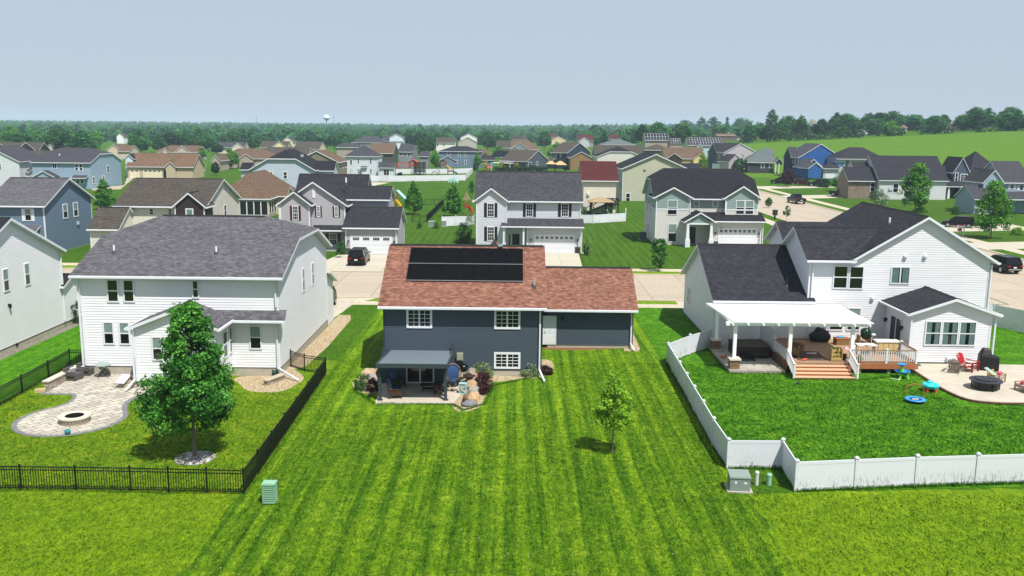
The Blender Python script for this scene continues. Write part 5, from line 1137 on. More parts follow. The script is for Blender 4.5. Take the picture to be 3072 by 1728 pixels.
TREES = [  # k, x, top, base, width, kind, label
 (1,325,590,800,200,'lime','pale green tree squeezed between the far-left white house and the light blue one'),
 (1,1300,870,1240,285,'pear','dark green tree between the slate-blue house and the beige house'),
 (1,2265,580,838,285,'round','round tree in front of the cream doors of the rust-roofed house'),
 (1,480,255,425,280,'bright','broad bright tree behind the dark brown gable'),
 (1,1190,270,480,230,'bright','sunlit tree rising behind the ridge of the light blue house'),(1,1010,350,480,200,'round','dark round tree left of the sunlit one behind the light blue ridge'),
 (1,1740,335,540,320,'round2','broad tree behind the left end of the rust-brown roof'),(1,2130,285,510,400,'dark','dense tree mass above the twin-gabled hip roof'),(1,2500,470,620,150,'bright','small bright tree at the right end of the rust-brown ridge'),
 (2,320,320,505,240,'round','round tree above the right end of the twin-gabled hip roof'),(2,520,310,520,230,'round2','tall round tree left of the beige house with a white garage'),(2,640,430,550,190,'dark','dark low tree before the beige house with a white garage'),
 (2,640,265,400,170,'dark','dark tree behind the beige house with a white garage'),(2,790,480,730,225,'bright','bright green tree left of the wide tan hip roof'),(2,612,650,812,125,'dark','dense dark bush beside the rust-roofed house\'s grey end wall'),
 (2,1085,570,640,110,'spruce','small evergreen in front of the wide tan hip roof'),(2,1160,578,632,50,'spire','narrow evergreen beside the small one before the tan hip roof'),(2,1075,330,505,205,'oval','leafy tree between the grey garage roof and the yellow gable'),
 (2,1010,268,400,150,'round','rounder tree just behind the leafy one left of the yellow gable'),(2,1620,308,430,130,'round2','round tree right of the cream gable'),(2,1890,248,400,160,'round2','round tree behind the beige gable end'),(2,1790,440,505,85,'dark','small tree in front of the taupe roof with a beige gable'),
 (2,2030,335,470,150,'dark','dark tree left of the charcoal hip roof'),(2,2170,322,400,180,'gold','yellow-leaved tree left of the charcoal hip roof'),(2,2310,245,300,120,'gold','smaller yellow tree farther back behind the yellow-leaved one'),
 (3,470,248,335,125,'dark','dark tree above the long charcoal hip roof'),(3,1160,255,480,230,'round2','broad tree right of the charcoal far cluster'),(3,1080,168,320,110,'spruce','tall spruce standing over the broad tree'),
 (3,1195,370,545,150,'dark','dark tree behind the bright one near the orange play tower'),(3,1270,510,725,135,'bright','bright green tree between the play tower and the blue-grey house'),(3,1150,540,672,130,'dark','deep green tree right of the clipped grey gable'),
 (3,1505,370,470,175,'round','spreading tree before the small white house'),(3,1910,268,500,225,'round','big round tree right of the pale gable house'),(3,2145,252,390,150,'round2','round tree above the square taupe roof'),(3,2050,445,605,185,'bright','leafy tree left of the brown hip roof'),
 (3,1790,530,725,110,'bright','light green tree right of the blue-grey house'),(3,1890,535,705,105,'oval','slim tree next to the light green one by the blue-grey house'),(3,1760,655,750,110,'spruce','bluish shrub at the foot of the light green tree'),
 (3,1000,898,1300,270,'pear','pyramid-shaped tree left of the dark fence line'),(3,1490,938,1335,310,'pear','pyramid-shaped tree right of the dark fence line'),(3,1718,888,1045,85,'spire','small upright tree at the left edge of the grey roof'),
 (4,552,275,485,200,'round','round tree above the grey house with the solar array'),(4,705,398,490,115,'bright','low bright tree above the navy house'),(4,640,470,600,140,'bright','leafy tree at the left side of the navy house'),(4,910,230,392,130,'round2','round tree right of the tan solar gable'),
 (4,1185,198,420,255,'dark','large dark tree right of the grey gable with a red roof'),(4,1290,238,405,150,'round2','lighter round tree in front of the large dark one'),(4,1570,278,415,150,'bright','bright round tree above the sage hip roof'),(4,1760,190,430,200,'dark','dark tree left of the framed solar panels'),
 (4,2280,128,350,370,'tall','huge tree with a rounded top over the solar roofs'),(4,2270,490,662,175,'bright','pointed bright tree in front of the tan-brown house'),(4,2512,530,735,135,'lime','yellow-green pyramid tree beside the tan-brown house'),
 (5,425,90,345,170,'tall','tall tree right of the huge rounded one'),(5,580,88,345,240,'tall','pale broad tree behind the grey solar roof'),(5,742,78,345,125,'spruce','pointed conifer above the brick-red bungalow'),(5,935,108,340,285,'round2','dense broad tree right of the pointed conifer'),
 (5,1300,-5,335,185,'tall','tallest tree of the hill row with a ragged top'),(5,1180,170,335,150,'dark','low dark tree at the left foot of the tallest one'),(5,1480,78,340,240,'round2','wide tree just right of the tallest one'),(5,1665,65,345,180,'oval','upright tree left of the yellow crown on the hill'),
 (5,1680,190,345,140,'spruce','small bluish spruce in front of the hill row'),(5,1800,118,260,115,'gold','yellow-green crown in the hill row'),(5,1920,120,345,260,'dark','dark wide tree right of the yellow crown'),(5,2220,52,325,300,'round2','large tree left of the small white hilltop house'),(5,1560,230,350,70,'plum','small reddish tree in the hill row'),
 (6,640,125,265,130,'round2','tree behind the small white hilltop house'),(6,760,42,275,390,'dark','broad dark tree between two hilltop houses'),(6,1150,62,260,330,'round2','tree over the rust-red hilltop roof'),(6,1450,78,262,280,'dark','wide tree left of the pale yellow hilltop house'),
 (6,1000,165,290,110,'spruce','conifer in front of the rust-red hilltop house'),(6,1780,70,262,200,'round2','tree behind the pale yellow hilltop house'),(6,2000,0,255,380,'tall','tall tree mass right of the pale yellow hilltop house'),(6,2330,40,258,280,'round2','broad tree near the right edge of the hilltop'),(6,2480,0,260,160,'tall','topmost tree at the right edge of the hilltop'),(6,2560,100,262,150,'dark','dark tree cut by the right edge on the hilltop'),
 (5,905,598,765,180,'oval','tree in front of the lilac house\'s garage'),(5,1500,748,955,205,'plum','dark purple tree in front of the royal blue house'),(5,2165,775,1015,300,'bright','bright round tree over the parked black pickup'),
 (6,1210,660,1275,400,'open','tall leafy street tree before the long black roof'),(6,2150,878,1600,470,'open','tall leafy tree beside the red and white sign'),
 (5,1265,1085,1215,95,'oval','tree half hidden by the right corner of the green-gabled house'),
]
for k, x, t0, b0, w, kind, lab in TREES:
    tree_at(kind, lab, B(k,x,t0), B(k,x,b0), w*.24153)
tree_at('spire', 'small dense upright tree on the lawn of the green-gabled house', A(2,2390,245), A(2,2390,487), 140*.3975)
tree_at('sap', 'thin sapling beside the dark cluster mailbox', B(5,1490,1192), B(5,1490,1392), 125*.24)
tree_at('sap', 'little ornamental tree in the flower bed by the parked minivan', C(8,270,60), C(8,270,680), 430*.0828)
# shrubs
def shrub(label, q, w, hgt, pal, seed, name='shrub', leaf=.09, n=45, z=0.0, prof='bush', loc=None, per=26, cat='shrub'):
    g = loc if loc is not None else P(q); c, mi = crown_q(seed, prof, w, hgt, .04, n, per, leaf, .3, .3); o = thing(name, label, cat, (g[0],g[1],z))
    me = quads_mesh('foliage', c, mi, PAL[pal]); f = bpy.data.objects.new('foliage', me); SC.collection.objects.link(f); f.parent = o
    m = MB()
    for i in range(5): m.tube([(0,0,-.05),(math.cos(i*1.3)*w*.22,math.sin(i*1.3)*w*.22,hgt*.55)], .015, 5, r1=.006)
    m.build('stem', BARK, o); return o
for lab, q, w, hh, pal, sd in (('glossy green shrub between boulders left of the covered patio', C(1,235,790), 1.35, .95, 'mid', 41), ('reddish-brown shrub beside the left patio post', C(1,410,830), .8, .85, 'plum', 42),
    ('green and yellow variegated shrub against the blue wall, left of the low window', C(1,2290,580), 1.6, .95, 'pale', 43), ('dark red shrub behind the pink boulder', C(1,2270,720), 1.5, .75, 'plum', 44), ('dark red shrub at the edge of the pebble bed, nearer the lawn', C(1,2290,860), 1.15, .7, 'plum', 45),
    ('variegated shrub under the right end of the low window', A(5,1422,325), 1.45, .8, 'pale', 46), ('dark red shrub at the corner of the blue house by the downspout', A(5,1550,312), 1.0, .65, 'plum', 47),
    ('dark shrub beside the left neighbour\'s white wall', A(1,585,880), 1.1, 2.0, 'dark', 48), ('leafy bush left of the pale house with black shutters', A(2,925,275), 3.0, 2.8, 'mid', 49), ('pale variegated bush at the corner of the pale house', A(2,975,145), 1.7, 2.4, 'pale', 50),
    ('pale flowering bush right of the white garage door', A(2,1860,330), 1.3, 1.9, 'pale', 51), ('clipped dark shrub in a white stone bed', A(2,1845,370), .9, 1.6, 'dark', 52), ('white-flowering bush before the stone gable', B(6,770,1185), 4.4, 3.4, 'white', 53),
    ('low green shrub right of the tall street tree', B(6,1285,1272), 3, 1, 'bright', 54), ('round green shrub by the porch columns', B(6,1720,1300), 2.0, 1.7, 'mid', 55), ('dark shrub mass by the parked pickup\'s driveway', B(6,80,960), 4.5, 2.2, 'dark', 56), ('yellow-green shrub under the charcoal house window', B(5,1160,790), 5.5, 1.7, 'lime', 57),
    ('low green bush left of the utility box by the fence line', A(2,590,165), 1.2, .9, 'mid', 58), ('low green bush right of the utility box by the fence line', A(2,712,165), 1.1, .9, 'mid', 59), ('yellow-green clump at the right street edge', C(7,1450,815), 2.4, 1.1, 'lime', 60), ('leafy bush at the corner of the grey shuttered house', A(2,12,360), 1.7, 1.6, 'mid', 61)):
    shrub(lab, q, w, hh, pal, sd, leaf=.1 if w < 2 else .03*w+.08, n=40 if w < 2 else 80)
ar = MB()
for i, x in enumerate((1040,1065,1135,1160,1270,1290,1350,1370)):
    tree_at('spire', 'small dark arborvitae along the white fence by the tan gazebo', B(4,x,1200+(i%3)*15), B(4,x,1325), 34*.24, group='arborvitae along the white fence by the gazebo')
# ---- the belt of trees beyond the rooftops
lab = 'leafy tree in the hazy belt beyond the last rooftops'
rg = random.Random(3); cnt = 0; occ = []
def blocks(x, y, w):
    u = 1536+F_PX*x/y; k = F_PX*w*.5/y
    return any(u+k > a and u-k < b_ and hy > y-9 for a, b_, hy in SPANS)
kinds = ['round','round2','dark','oval','round2','dark','bright','spruce','tall']
HOUSES = [(o.location.x, o.location.y) for o in bpy.data.objects if o.name.startswith('house') and o.parent is None]
while cnt < 235:
    y = 385+ (rg.random()**1.9)*800; x = rg.uniform(-.66, .60)*y
    if x > 60 and y < 520: continue
    if x > 20 and T(x,y) > 4 and y < 480: continue
    if any(abs(x-hx) < 14 and -10 < y-hy < 18 for hx, hy in HOUSES): continue
    if any((x-a)**2+(y-b_)**2 < 60 for a, b_ in occ): continue
    k = rg.choice(kinds); bw, bh = BASE[k]; H_ = rg.uniform(7.5, 13.0) + (y-430)*.003; w = H_*rg.uniform(.75,1.05) if k != 'spruce' else H_*.5
    if blocks(x, y, w): continue
    occ.append((x,y))
    plant('tree', lab, 'tree', PR[k], (x,y,T(x,y)-.2), (w/bw, w/bw, H_/bh), rg.uniform(0,6.28), 'trees of the belt beyond the rooftops'); cnt += 1
for i in range(34):
    x = rg.uniform(95, 430); y = rg.uniform(478, 560); k = rg.choice(kinds[:8]); bw, bh = BASE[k]; H_ = rg.uniform(7, 11); w = H_*rg.uniform(.9,1.2)
    plant('tree', 'leafy tree in the second row of the hilltop wood, behind the front trees', 'tree', PR[k], (x,y,T(x,y)-1.5), (w/bw, w/bw, H_/bh), rg.uniform(0,6.28), 'trees of the hilltop wood')
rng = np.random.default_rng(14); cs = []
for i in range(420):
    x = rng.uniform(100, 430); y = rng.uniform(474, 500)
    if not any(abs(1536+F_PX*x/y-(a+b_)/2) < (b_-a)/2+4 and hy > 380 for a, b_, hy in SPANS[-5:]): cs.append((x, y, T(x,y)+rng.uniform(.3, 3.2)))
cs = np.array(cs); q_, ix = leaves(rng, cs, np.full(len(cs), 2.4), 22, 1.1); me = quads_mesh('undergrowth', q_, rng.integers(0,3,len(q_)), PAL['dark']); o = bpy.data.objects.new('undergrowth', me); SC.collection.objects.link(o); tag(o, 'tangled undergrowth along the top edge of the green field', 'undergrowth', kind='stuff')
# ---- woodland: the far canopy that reads as one mass
def woodland():
    rng = np.random.default_rng(9); base, bmi = crown_q(77, 'round', 9, 9, 1.5, 26, 9, 2.0, .34, .5)
    Q = []; M_ = []
    for i in range(6500):
        y = 620+3000*rng.random()**.85; x = rng.uniform(-.68, .66)*y
        if (x > 30 and y < 520) or blocks(x, y, 11): continue
        s = rng.uniform(.75,1.15)*(1+.00004*y); a = rng.uniform(0,6.28); R = np.array([[math.cos(a),-math.sin(a),0],[math.sin(a),math.cos(a),0],[0,0,1]])
        q = (base.reshape(-1,3) @ R.T)*np.array([s*1.15,s*1.15,s*rng.uniform(.8,1.25)]) + np.array([x,y,T(x,y)-1]); Q.append(q.reshape(-1,4,3)); M_.append(np.full(len(bmi), rng.integers(0,3)) if rng.random() < .6 else bmi)
    me = quads_mesh('woodland', np.concatenate(Q), np.concatenate(M_), PAL['far']); o = bpy.data.objects.new('woodland', me); SC.collection.objects.link(o)
    tag(o, 'far wooded country running to the hazy horizon', 'woodland', kind='stuff')
woodland()
# ================= fences
def vinyl_mat():
    k = N('fence_vinyl'); k.b.inputs['Roughness'].default_value = .45; c = lin('c9ccd1')
    v = k.coord('Object'); g = k.n('ShaderNodeSeparateXYZ'); k.l(v, g.inputs[0])
    st = k.noise(k.coord('Object', (9,9,3)), 1.0, 5, .75); big = k.noise(v, .5, 2)
    zr = k.ramp(g.outputs['Z'], [(.2, (1,1,1)), (.8, (0,0,0))]); a = k.ramp(st, [(.5, (0,0,0)), (.6, (1,1,1))]); b2 = k.ramp(big, [(.40,(0,0,0)),(.52,(1,1,1))])
    m1 = k.mix(1.0, zr, a, 'MULTIPLY'); m2 = k.mix(1.0, m1, b2, 'MULTIPLY')
    mx = k.mix(m2, c, lin('8f9384')); k.l(mx, k.b.inputs['Base Color']); MATS['fence_vinyl'] = k.m; return k.m
VINYL = vinyl_mat()
def metal_fence(label, pts, hgt=1.15, group=None, step=.115, detail=True, pw=.065):
    t = thing('metal_fence', label, 'fence', (pts[0][0],pts[0][1],T(*pts[0][:2])), 0, group); o = Vector(t.location)
    for p in pts:
        m = MB(o); z = T(p[0],p[1]); m.cbox((p[0],p[1],z+hgt/2), pw, pw, hgt+.1); m.cbox((p[0],p[1],z+hgt+.07), pw+.02, pw+.02, .04); m.build('post', BLACKM, t)
    for p, q in zip(pts, pts[1:]):
        a = Vector((p[0],p[1],T(p[0],p[1]))); b = Vector((q[0],q[1],T(q[0],q[1]))); m = MB(o); L = (b-a).length; up = Vector((0,0,1))
        for z in (hgt-.03, hgt-.18, .12): m.bar(a+up*z, b+up*z, .035, .04)
        n = max(2, int(L/step))
        for i in range(1, n): c = a.lerp(b, i/n); m.bar(c+up*.05, c+up*hgt, .024)
        m.build('panel', BLACKM, t)
    return t
def vinyl_fence(label, pts, hgt=1.42, group=None, pw=.14, start=True):
    t = thing('vinyl_fence', label, 'fence', (pts[0][0],pts[0][1],T(*pts[0][:2])), 0, group); o = Vector(t.location)
    for p in pts:
        z = T(p[0],p[1]); m = MB(o); m.cbox((p[0],p[1],z+hgt/2+.02), pw, pw, hgt+.12); m.cbox((p[0],p[1],z+hgt+.10), pw+.05, pw+.05, .04); m.cbox((p[0],p[1],z+hgt+.14), pw-.02, pw-.02, .05); m.build('post', VINYL, t)
    for p, q in zip(pts, pts[1:]):
        a = Vector((p[0],p[1],T(p[0],p[1]))); b = Vector((q[0],q[1],T(q[0],q[1]))); m = MB(o); L = (b-a).length; d = (b-a).normalized(); up = Vector((0,0,1))
        n = max(2, int(L/.17*(1 if hgt < 2 else .4)))
        for i in range(n):
            c0 = a+d*(L*i/n+.0015); c1 = a+d*(L*(i+1)/n-.0015); m.hexa([v+s for v in (up*.08, up*(hgt-.06)) for s in (c0+Vector((-d.y,d.x,0))*.018, c0-Vector((-d.y,d.x,0))*.018, c1-Vector((-d.y,d.x,0))*.018, c1+Vector((-d.y,d.x,0))*.018)])
        for z, hh in ((hgt-.05,.15),(.13,.13)): m.bar(a+up*z, b+up*z, .055, hh)
        m.build('panel', VINYL, t)
    return t
metal_fence('black metal fence enclosing the lawn with the big maple and paver circle', [(-30.1,38.6),(-27.5,38.6),(-24.8,38.6),(-22.2,38.6),(-19.7,38.6),(-17.2,38.55),(-15.45,38.5),(-13.7,38.45),(-12.02,38.4),(-12.05,40.8),(-12.1,43.5),(-12.15,46.4),(-12.2,49.2),(-12.27,52.4),(-12.33,55.3),(-12.4,58.3),(-14.0,59.1),(-15.2,60.2)])
metal_fence('black metal fence along the lawn left of the patio with wicker chairs', [(-30.1,41.2),(-30.05,44.2),(-30.0,47.2),(-30.0,50.2),(-30.05,53.3),(-30.15,56.7),(-30.25,59.8),(-28.3,59.8)])
vinyl_fence('white vinyl fence around the yard with the deck, near corner jogging by the utility boxes', [(15.3,67.0),(13.2,64.8),(11.12,62.1),(11.05,59.6),(11.0,56.9),(10.93,54.1),(10.85,51.3),(10.78,48.4),(10.7,45.4),(10.72,42.15),(13.4,42.2),(13.2,39.35),(16.1,39.75),(19.1,40.15),(22.1,40.45),(25.1,40.75),(28.1,41.05),(31.1,41.3)])
vinyl_fence('white vinyl fence behind the sunroom beside the street', [(36.2,75.9),(38.8,75.8),(41.3,75.6),(42.9,72.4),(43.4,69.4),(43.9,66.4)], 1.9)
g = lambda k, x, y: tuple(G(B(k,x,y)))[:2]
ga = lambda k, x, y: tuple(G(A(k,x,y)))[:2]
vinyl_fence('white vinyl fence running left from the pale house with black shutters', [ga(2,760,150), ga(2,862,148), ga(2,1000,146)], 1.6, pw=.15)
vinyl_fence('white vinyl fence between the pale house and the sage house, by the gazebo', [g(4,1000,1415), g(4,1158,1412), g(4,1355,1402), g(4,1558,1392), (g(4,1520,1330)[0]+.6, g(4,1520,1330)[1])], 1.5, pw=.15)
vinyl_fence('long white vinyl fence around the playground garden of the white hip-roofed house', [g(3,458,893), g(3,572,892), g(3,683,892), g(3,797,891), g(3,908,890), g(3,1020,889), g(3,1130,888), g(3,1240,886), g(3,1350,884), g(3,1450,881), g(3,1550,879), g(3,1640,877), g(3,1685,828), g(3,1727,785), g(3,1500,795), g(3,1250,797), g(3,1000,798), g(3,780,800)], 1.75, pw=.18)
metal_fence('dark metal fence running away across the green commons', [g(3,1160,1400), g(3,1215,1340), g(3,1270,1285), g(3,1320,1232), g(3,1370,1180)], 1.35, step=.16, pw=.12)
metal_fence('dark metal fence crossing behind the left pyramid-shaped tree', [g(3,1140,1185), g(3,1255,1184), g(3,1370,1180)], 1.3, step=.3, pw=.1)
metal_fence('dark metal fence beside the grey shuttered house\'s garage', [g(3,985,1400), g(3,1075,1400), g(3,1160,1400)], 1.2, step=.3, pw=.1)
# plank fence on the hill crest
wf = thing('wooden_fence', 'long grey plank fence on the hill crest in front of the trees', 'fence', (0,0,0)); pts = [G(B(5,x,y)) for x, y in ((700,388),(860,380),(1000,370),(1150,362),(1330,360),(1500,352),(1680,345),(1850,338))]
m = MB()
for a, b in zip(pts, pts[1:]):
    n = 14
    for i in range(n):
        c, d = a.lerp(b, i/n+.004), a.lerp(b, (i+1)/n-.004); m.hexa([(c.x,c.y,c.z-.2),(d.x,d.y,d.z-.2),(d.x,d.y+.1,d.z-.2),(c.x,c.y+.1,c.z-.2),(c.x,c.y,c.z+1.9),(d.x,d.y,d.z+1.9),(d.x,d.y+.1,d.z+1.9),(c.x,c.y+.1,c.z+1.9)])
m.build('planks', mat('weathered_plank','6a625a',.9,.25,.6), wf)
for p in pts: q = MB(); q.box(p.x-.15,p.y+.1,p.z-.3,p.x+.15,p.y+.35,p.z+2.1); q.build('post', mat('weathered_post','5a534c',.9,.2), wf)
# ================= utility boxes
GREENBOX = mat('utility_green', '7fa98c', .5, .06)
t = thing('utility_pedestal', 'mint green slatted utility pedestal outside the black fence', 'utility box', (-10.6,37.5,0))
m = MB(); m.cbox((0,0,.43), .46, .40, .86); m.build('core', mat('utility_dark','2f4a3c',.7,.1), t)
for i in range(8):
    m = MB(); z = .06+i*.105; m.cbox((0,0,z+.03), .56, .48, .062); m.build('louvre', GREENBOX, t)
m = MB(); m.cbox((0,0,.92), .60, .52, .07); m.cbox((0,0,.965), .5, .42, .03); m.build('lid', GREENBOX, t)
def transformer(label, loc, sx, sy, sz, rz, stickers=True):
    t = thing('transformer', label, 'utility box', loc, rz); gm = mat('transformer_green', '76857d', .5, .06); 
    m = MB(); m.box(-sx/2-.12,-sy/2-.1,-.05,sx/2+.12,sy/2+.12,.07); m.build('pad', CONC, t)
    m = MB(); m.box(-sx/2,-sy/2,.07,sx/2,sy/2,sz-.08); m.build('cabinet', gm, t)
    m = MB(); m.hexa([(-sx/2-.03,-sy/2-.03,sz-.1),(sx/2+.03,-sy/2-.03,sz-.1),(sx/2+.03,sy/2+.03,sz-.04),(-sx/2-.03,sy/2+.03,sz-.04),(-sx/2-.02,-sy/2-.02,sz-.03),(sx/2+.02,-sy/2-.02,sz-.03),(sx/2+.02,sy/2+.02,sz+.04),(-sx/2-.02,sy/2+.02,sz+.04)]); m.build('lid', gm, t)
    if stickers:
        for x, w, z, hh in ((-.22*sx,.09,.62*sz,.13),(.26*sx,.14,.6*sz,.09)): m = MB(); m.box(x-w/2,-sy/2-.006,z-hh/2,x+w/2,-sy/2-.001,z+hh/2); m.build('sticker', WHITE, t)
    return t
transformer('grey-green transformer cabinet on a concrete pad at the white fence corner', (10.62,39.55,0), .92, .8, .78, rad(-4))
def pipe_post(label, q, r, hh, m, cap):
    p = P(q); t = thing('utility_post', label, 'utility box', (p.x,p.y,0)); a = MB(); a.lathe([(r,0),(r,hh*.55),(r*.97,hh)], n=16); a.build('tube', m, t, smooth=False); a = MB(); a.lathe([(r*1.1,hh*.9),(r*1.1,hh),(r*.8,hh+r*.5),(0,hh+r*.7)], n=16); a.build('cap', cap, t); return t
pipe_post('pale grey utility post right of the transformer', A(6,556,1142), .095, .62, mat('post_grey','b9bfba',.6,.06), mat('post_grey','b9bfba',.6,.06))
pipe_post('mint green domed utility post in the fence jog', A(6,650,1143), .12, .5, GREENBOX, GREENBOX)
transformer('grey-green utility box on the commons by the dark fence', tuple(G(A(2,682,150)))[:2]+(0,), 1.05, .9, .85, 0, False)
transformer('mint green utility box at the end of the left white fence', tuple(G(A(2,775,150)))[:2]+(0,), 0.75, .7, .95, 0, False)
# ================= main patio cover
GUN = mat('gunmetal', '3d444a', .4, .06, metal=.2)
t = thing('patio_cover', 'grey corrugated metal patio cover on slim posts against the blue house', 'patio cover', (-8.1,52.5,0)); o = Vector(t.location)
cov = mat('corrugated_grey', '78848c', .38, .06, metal=.25); xL, xR = -8.05, -3.85
zf = PY(C(1,1000,360), 52.3).z; zb = PY(C(1,1000,120), 58.3).z
m = MB(o); n = 34
for i in range(n):
    a = xL+(xR-xL)*i/n; b_ = xL+(xR-xL)*(i+.72)/n; c = xL+(xR-xL)*(i+1)/n; m.quad((a,52.2,zf),(b_,52.2,zf),(b_,58.32,zb),(a,58.32,zb)); m.quad((b_,52.2,zf),(b_+.02,52.2,zf+.045),(b_+.02,58.32,zb+.045),(b_,58.32,zb)); m.quad((b_+.02,52.2,zf+.045),(c-.02,52.2,zf+.045),(c-.02,58.32,zb+.045),(b_+.02,58.32,zb+.045)); m.quad((c-.02,52.2,zf+.045),(c,52.2,zf),(c,58.32,zb),(c-.02,58.32,zb+.045))
m.hexa([(xL,52.2,zf-.05),(xR,52.2,zf-.05),(xR,58.32,zb-.05),(xL,58.32,zb-.05),(xL,52.2,zf-.02),(xR,52.2,zf-.02),(xR,58.32,zb-.02),(xL,58.32,zb-.02)]); m.build('roof_sheet', cov, t)
m = MB(o); m.box(xL-.05,52.14,zf-.2,xR+.05,52.24,zf+.06); m.build('front_beam', GUN, t)
for x in (xL, xR): m = MB(o); m.bar((x,52.2,zf-.06),(x,58.3,zb-.04),.08,.2); m.build('side_beam', GUN, t)
for x, y in ((xL+.12,52.55),(xR-.12,52.7),(xR-.05,58.1)):
    m = MB(o); m.box(x-.09,y-.09,.07,x+.09,y+.09,zf-.1); m.box(x-.16,y-.16,.07,x+.16,y+.16,.11); m.build('post', GUN, t)
# ================= patio furniture under it
WICK = mat('brown_wicker','3a2418',.7,.3,30); BLUEC = mat('navy_cushion','1c3350',.85,.2,6); GREYC = mat('grey_cushion','8b8b92',.85,.12,5)
def wicker_seat(label, loc, rz, w=1.25):
    t = thing('wicker_loveseat' if w > 1 else 'wicker_chair', label, 'chair', loc, rz); m = MB(); m.box(-w/2,-.38,.20,w/2,.36,.36); m.build('seat_frame', WICK, t)
    m = MB(); m.hexa([(-w/2,.26,.3),(w/2,.26,.3),(w/2,.38,.3),(-w/2,.38,.3),(-w/2,.42,.92),(w/2,.42,.92),(w/2,.52,.9),(-w/2,.52,.9)]); m.build('backrest', WICK, t)
    for s in (-1,1):
        m = MB(); x = s*(w/2-.04); m.box(x-.06,-.40,.54,x+.06,.42,.60); m.box(x-.03,-.36,.22,x+.03,.3,.54); m.build('arm', WICK, t)
        for y in (-.36,.36): m = MB(); m.box(x-.035,y-.035,0,x+.035,y+.035,.54); m.build('leg', WICK, t)
    m = MB(); m.box(-w/2+.1,-.38,.36,w/2-.1,.28,.47); m.build('seat_cushion', BLUEC, t); m = MB(); m.hexa([(-w/2+.1,.14,.47),(w/2-.1,.14,.47),(w/2-.1,.27,.47),(-w/2+.1,.27,.47),(-w/2+.1,.28,.95),(w/2-.1,.28,.95),(w/2-.1,.42,.95),(-w/2+.1,.42,.95)]); m.build('back_cushion', mat('blue_floral','40618a',.9,.35,14), t); return t
wicker_seat('brown wicker loveseat with navy cushions by the left patio post', (-7.15,53.45,.07), rad(100), 1.35)
wicker_seat('wicker chair in the shade at the back of the covered patio', (-7.25,55.4,.07), rad(70), .8)
wicker_seat('wicker chair with a blue cushion by the right patio post', (-4.35,54.2,.07), rad(-95), .85)
t = thing('patio_table', 'low black table under the patio cover', 'table', (-5.15,54.5,.07)); m = MB(); m.hexa([(-.55,-.32,.42),(.55,-.32,.42),(.5,.32,.42),(-.5,.32,.42),(-.55,-.32,.46),(.55,-.32,.46),(.5,.32,.46),(-.5,.32,.46)]); m.build('table_top', BLACKM, t)
m = MB(); m.box(-.36,-.2,.18,.36,.2,.2); m.build('shelf', BLACKM, t)
for x in (-1,1):
    for y in (-1,1): m = MB(); m.bar((x*.4,y*.24,0),(x*.34,y*.2,.42),.035); m.build('leg', BLACKM, t)
t = thing('egg_chair', 'hanging-style round chair with a blue floral cushion beside the kettle grill', 'chair', (-3.75,55.6,.07), rad(25)); m = MB()
m.ball((0,.12,.85), .52,.2,.62, 14); m.build('shell', mat('blue_floral2','27446e',.9,.45,12), t); m = MB(); m.tube([(.55*math.cos(a),-.02,.85+.66*math.sin(a)) for a in np.linspace(0,6.28,22)], .03, 6); m.build('rim', mat('tan_rattan','8a6c48',.7,.2), t)
m = MB(); m.ball((0,-.12,.42), .42,.3,.16, 12); m.build('seat_cushion', BLUEC, t)
for s in (-1,1): m = MB(); m.tube([(s*.4,.35,0),(s*.42,.2,.5),(s*.4,-.35,0)], .022, 6); m.build('leg', mat('tan_metal','9a8260',.5,.1), t)
def x_chair(label, loc, rz):
    t = thing('folding_chair', label, 'chair', loc, rz); fm = mat('folding_frame','b8a482',.5,.1)
    m = MB(); m.hexa([(-.24,-.22,.40),(.24,-.22,.40),(.24,.2,.36),(-.24,.2,.36),(-.24,-.22,.43),(.24,-.22,.43),(.24,.2,.39),(-.24,.2,.39)]); m.build('seat', BLACKM, t); m = MB(); m.hexa([(-.24,.2,.38),(.24,.2,.38),(.24,.23,.38),(-.24,.23,.38),(-.24,.34,.85),(.24,.34,.85),(.24,.37,.85),(-.24,.37,.85)]); m.build('backrest', BLACKM, t)
    for s in (-1,1): m = MB(); m.tube([(s*.26,-.3,.01),(s*.26,.3,.55)], .015, 5); m.tube([(s*.26,.32,.01),(s*.26,-.25,.42)], .015, 5); m.build('leg', fm, t)
x_chair('folding chair with pale legs in front of the egg-shaped chair', (-4.25,53.5,.07), rad(-60)); x_chair('folding chair behind the right patio post', (-3.55,54.6,.07), rad(-120))
t = thing('kettle_grill', 'black kettle grill against the blue wall', 'grill', (-3.15,57.4,.02)); m = MB(); m.lathe([(0,.52),(.2,.55),(.30,.68),(.32,.8)], n=20); m.build('bowl', BLACKM, t, True); m = MB(); m.lathe([(.33,.8),(.31,.92),(.2,1.04),(0,1.08)], n=20); m.build('lid', mat('enamel_black','08080a',.15,.02), t, True); m = MB(); m.bar((-.07,0,1.13),(.07,0,1.13),.03); m.build('handle', BLACKM, t)
for a in (.5,2.6,4.7): m = MB(); m.tube([(.18*math.cos(a),.18*math.sin(a),.6),(.32*math.cos(a),.32*math.sin(a),0)], .014, 6); m.build('leg', mat('aluminium','a9abae',.35,.05,metal=.8), t)
t = thing('fire_bowl', 'dark covered fire bowl between the kettle grill and the boulders', 'fire bowl', (-2.75,56.8,.02)); m = MB(); m.lathe([(.12,.2),(.36,.34),(.42,.44),(.3,.52),(0,.58)], n=14); m.build('bowl', mat('rusty_iron','251a15',.8,.3), t)
for a in (0,2.1,4.2): m = MB(); m.tube([(.25*math.cos(a),.25*math.sin(a),.28),(.38*math.cos(a),.38*math.sin(a),0)], .02, 5); m.build('leg', BLACKM, t)
LANT = mat('pale_teal_wood','8fb3b5',.7,.1)
t = thing('garden_lantern', 'pale teal wooden lantern with crossed slats beside the pebble bed', 'lantern', (-3.0,54.2,.03), rad(-8)); m = MB()
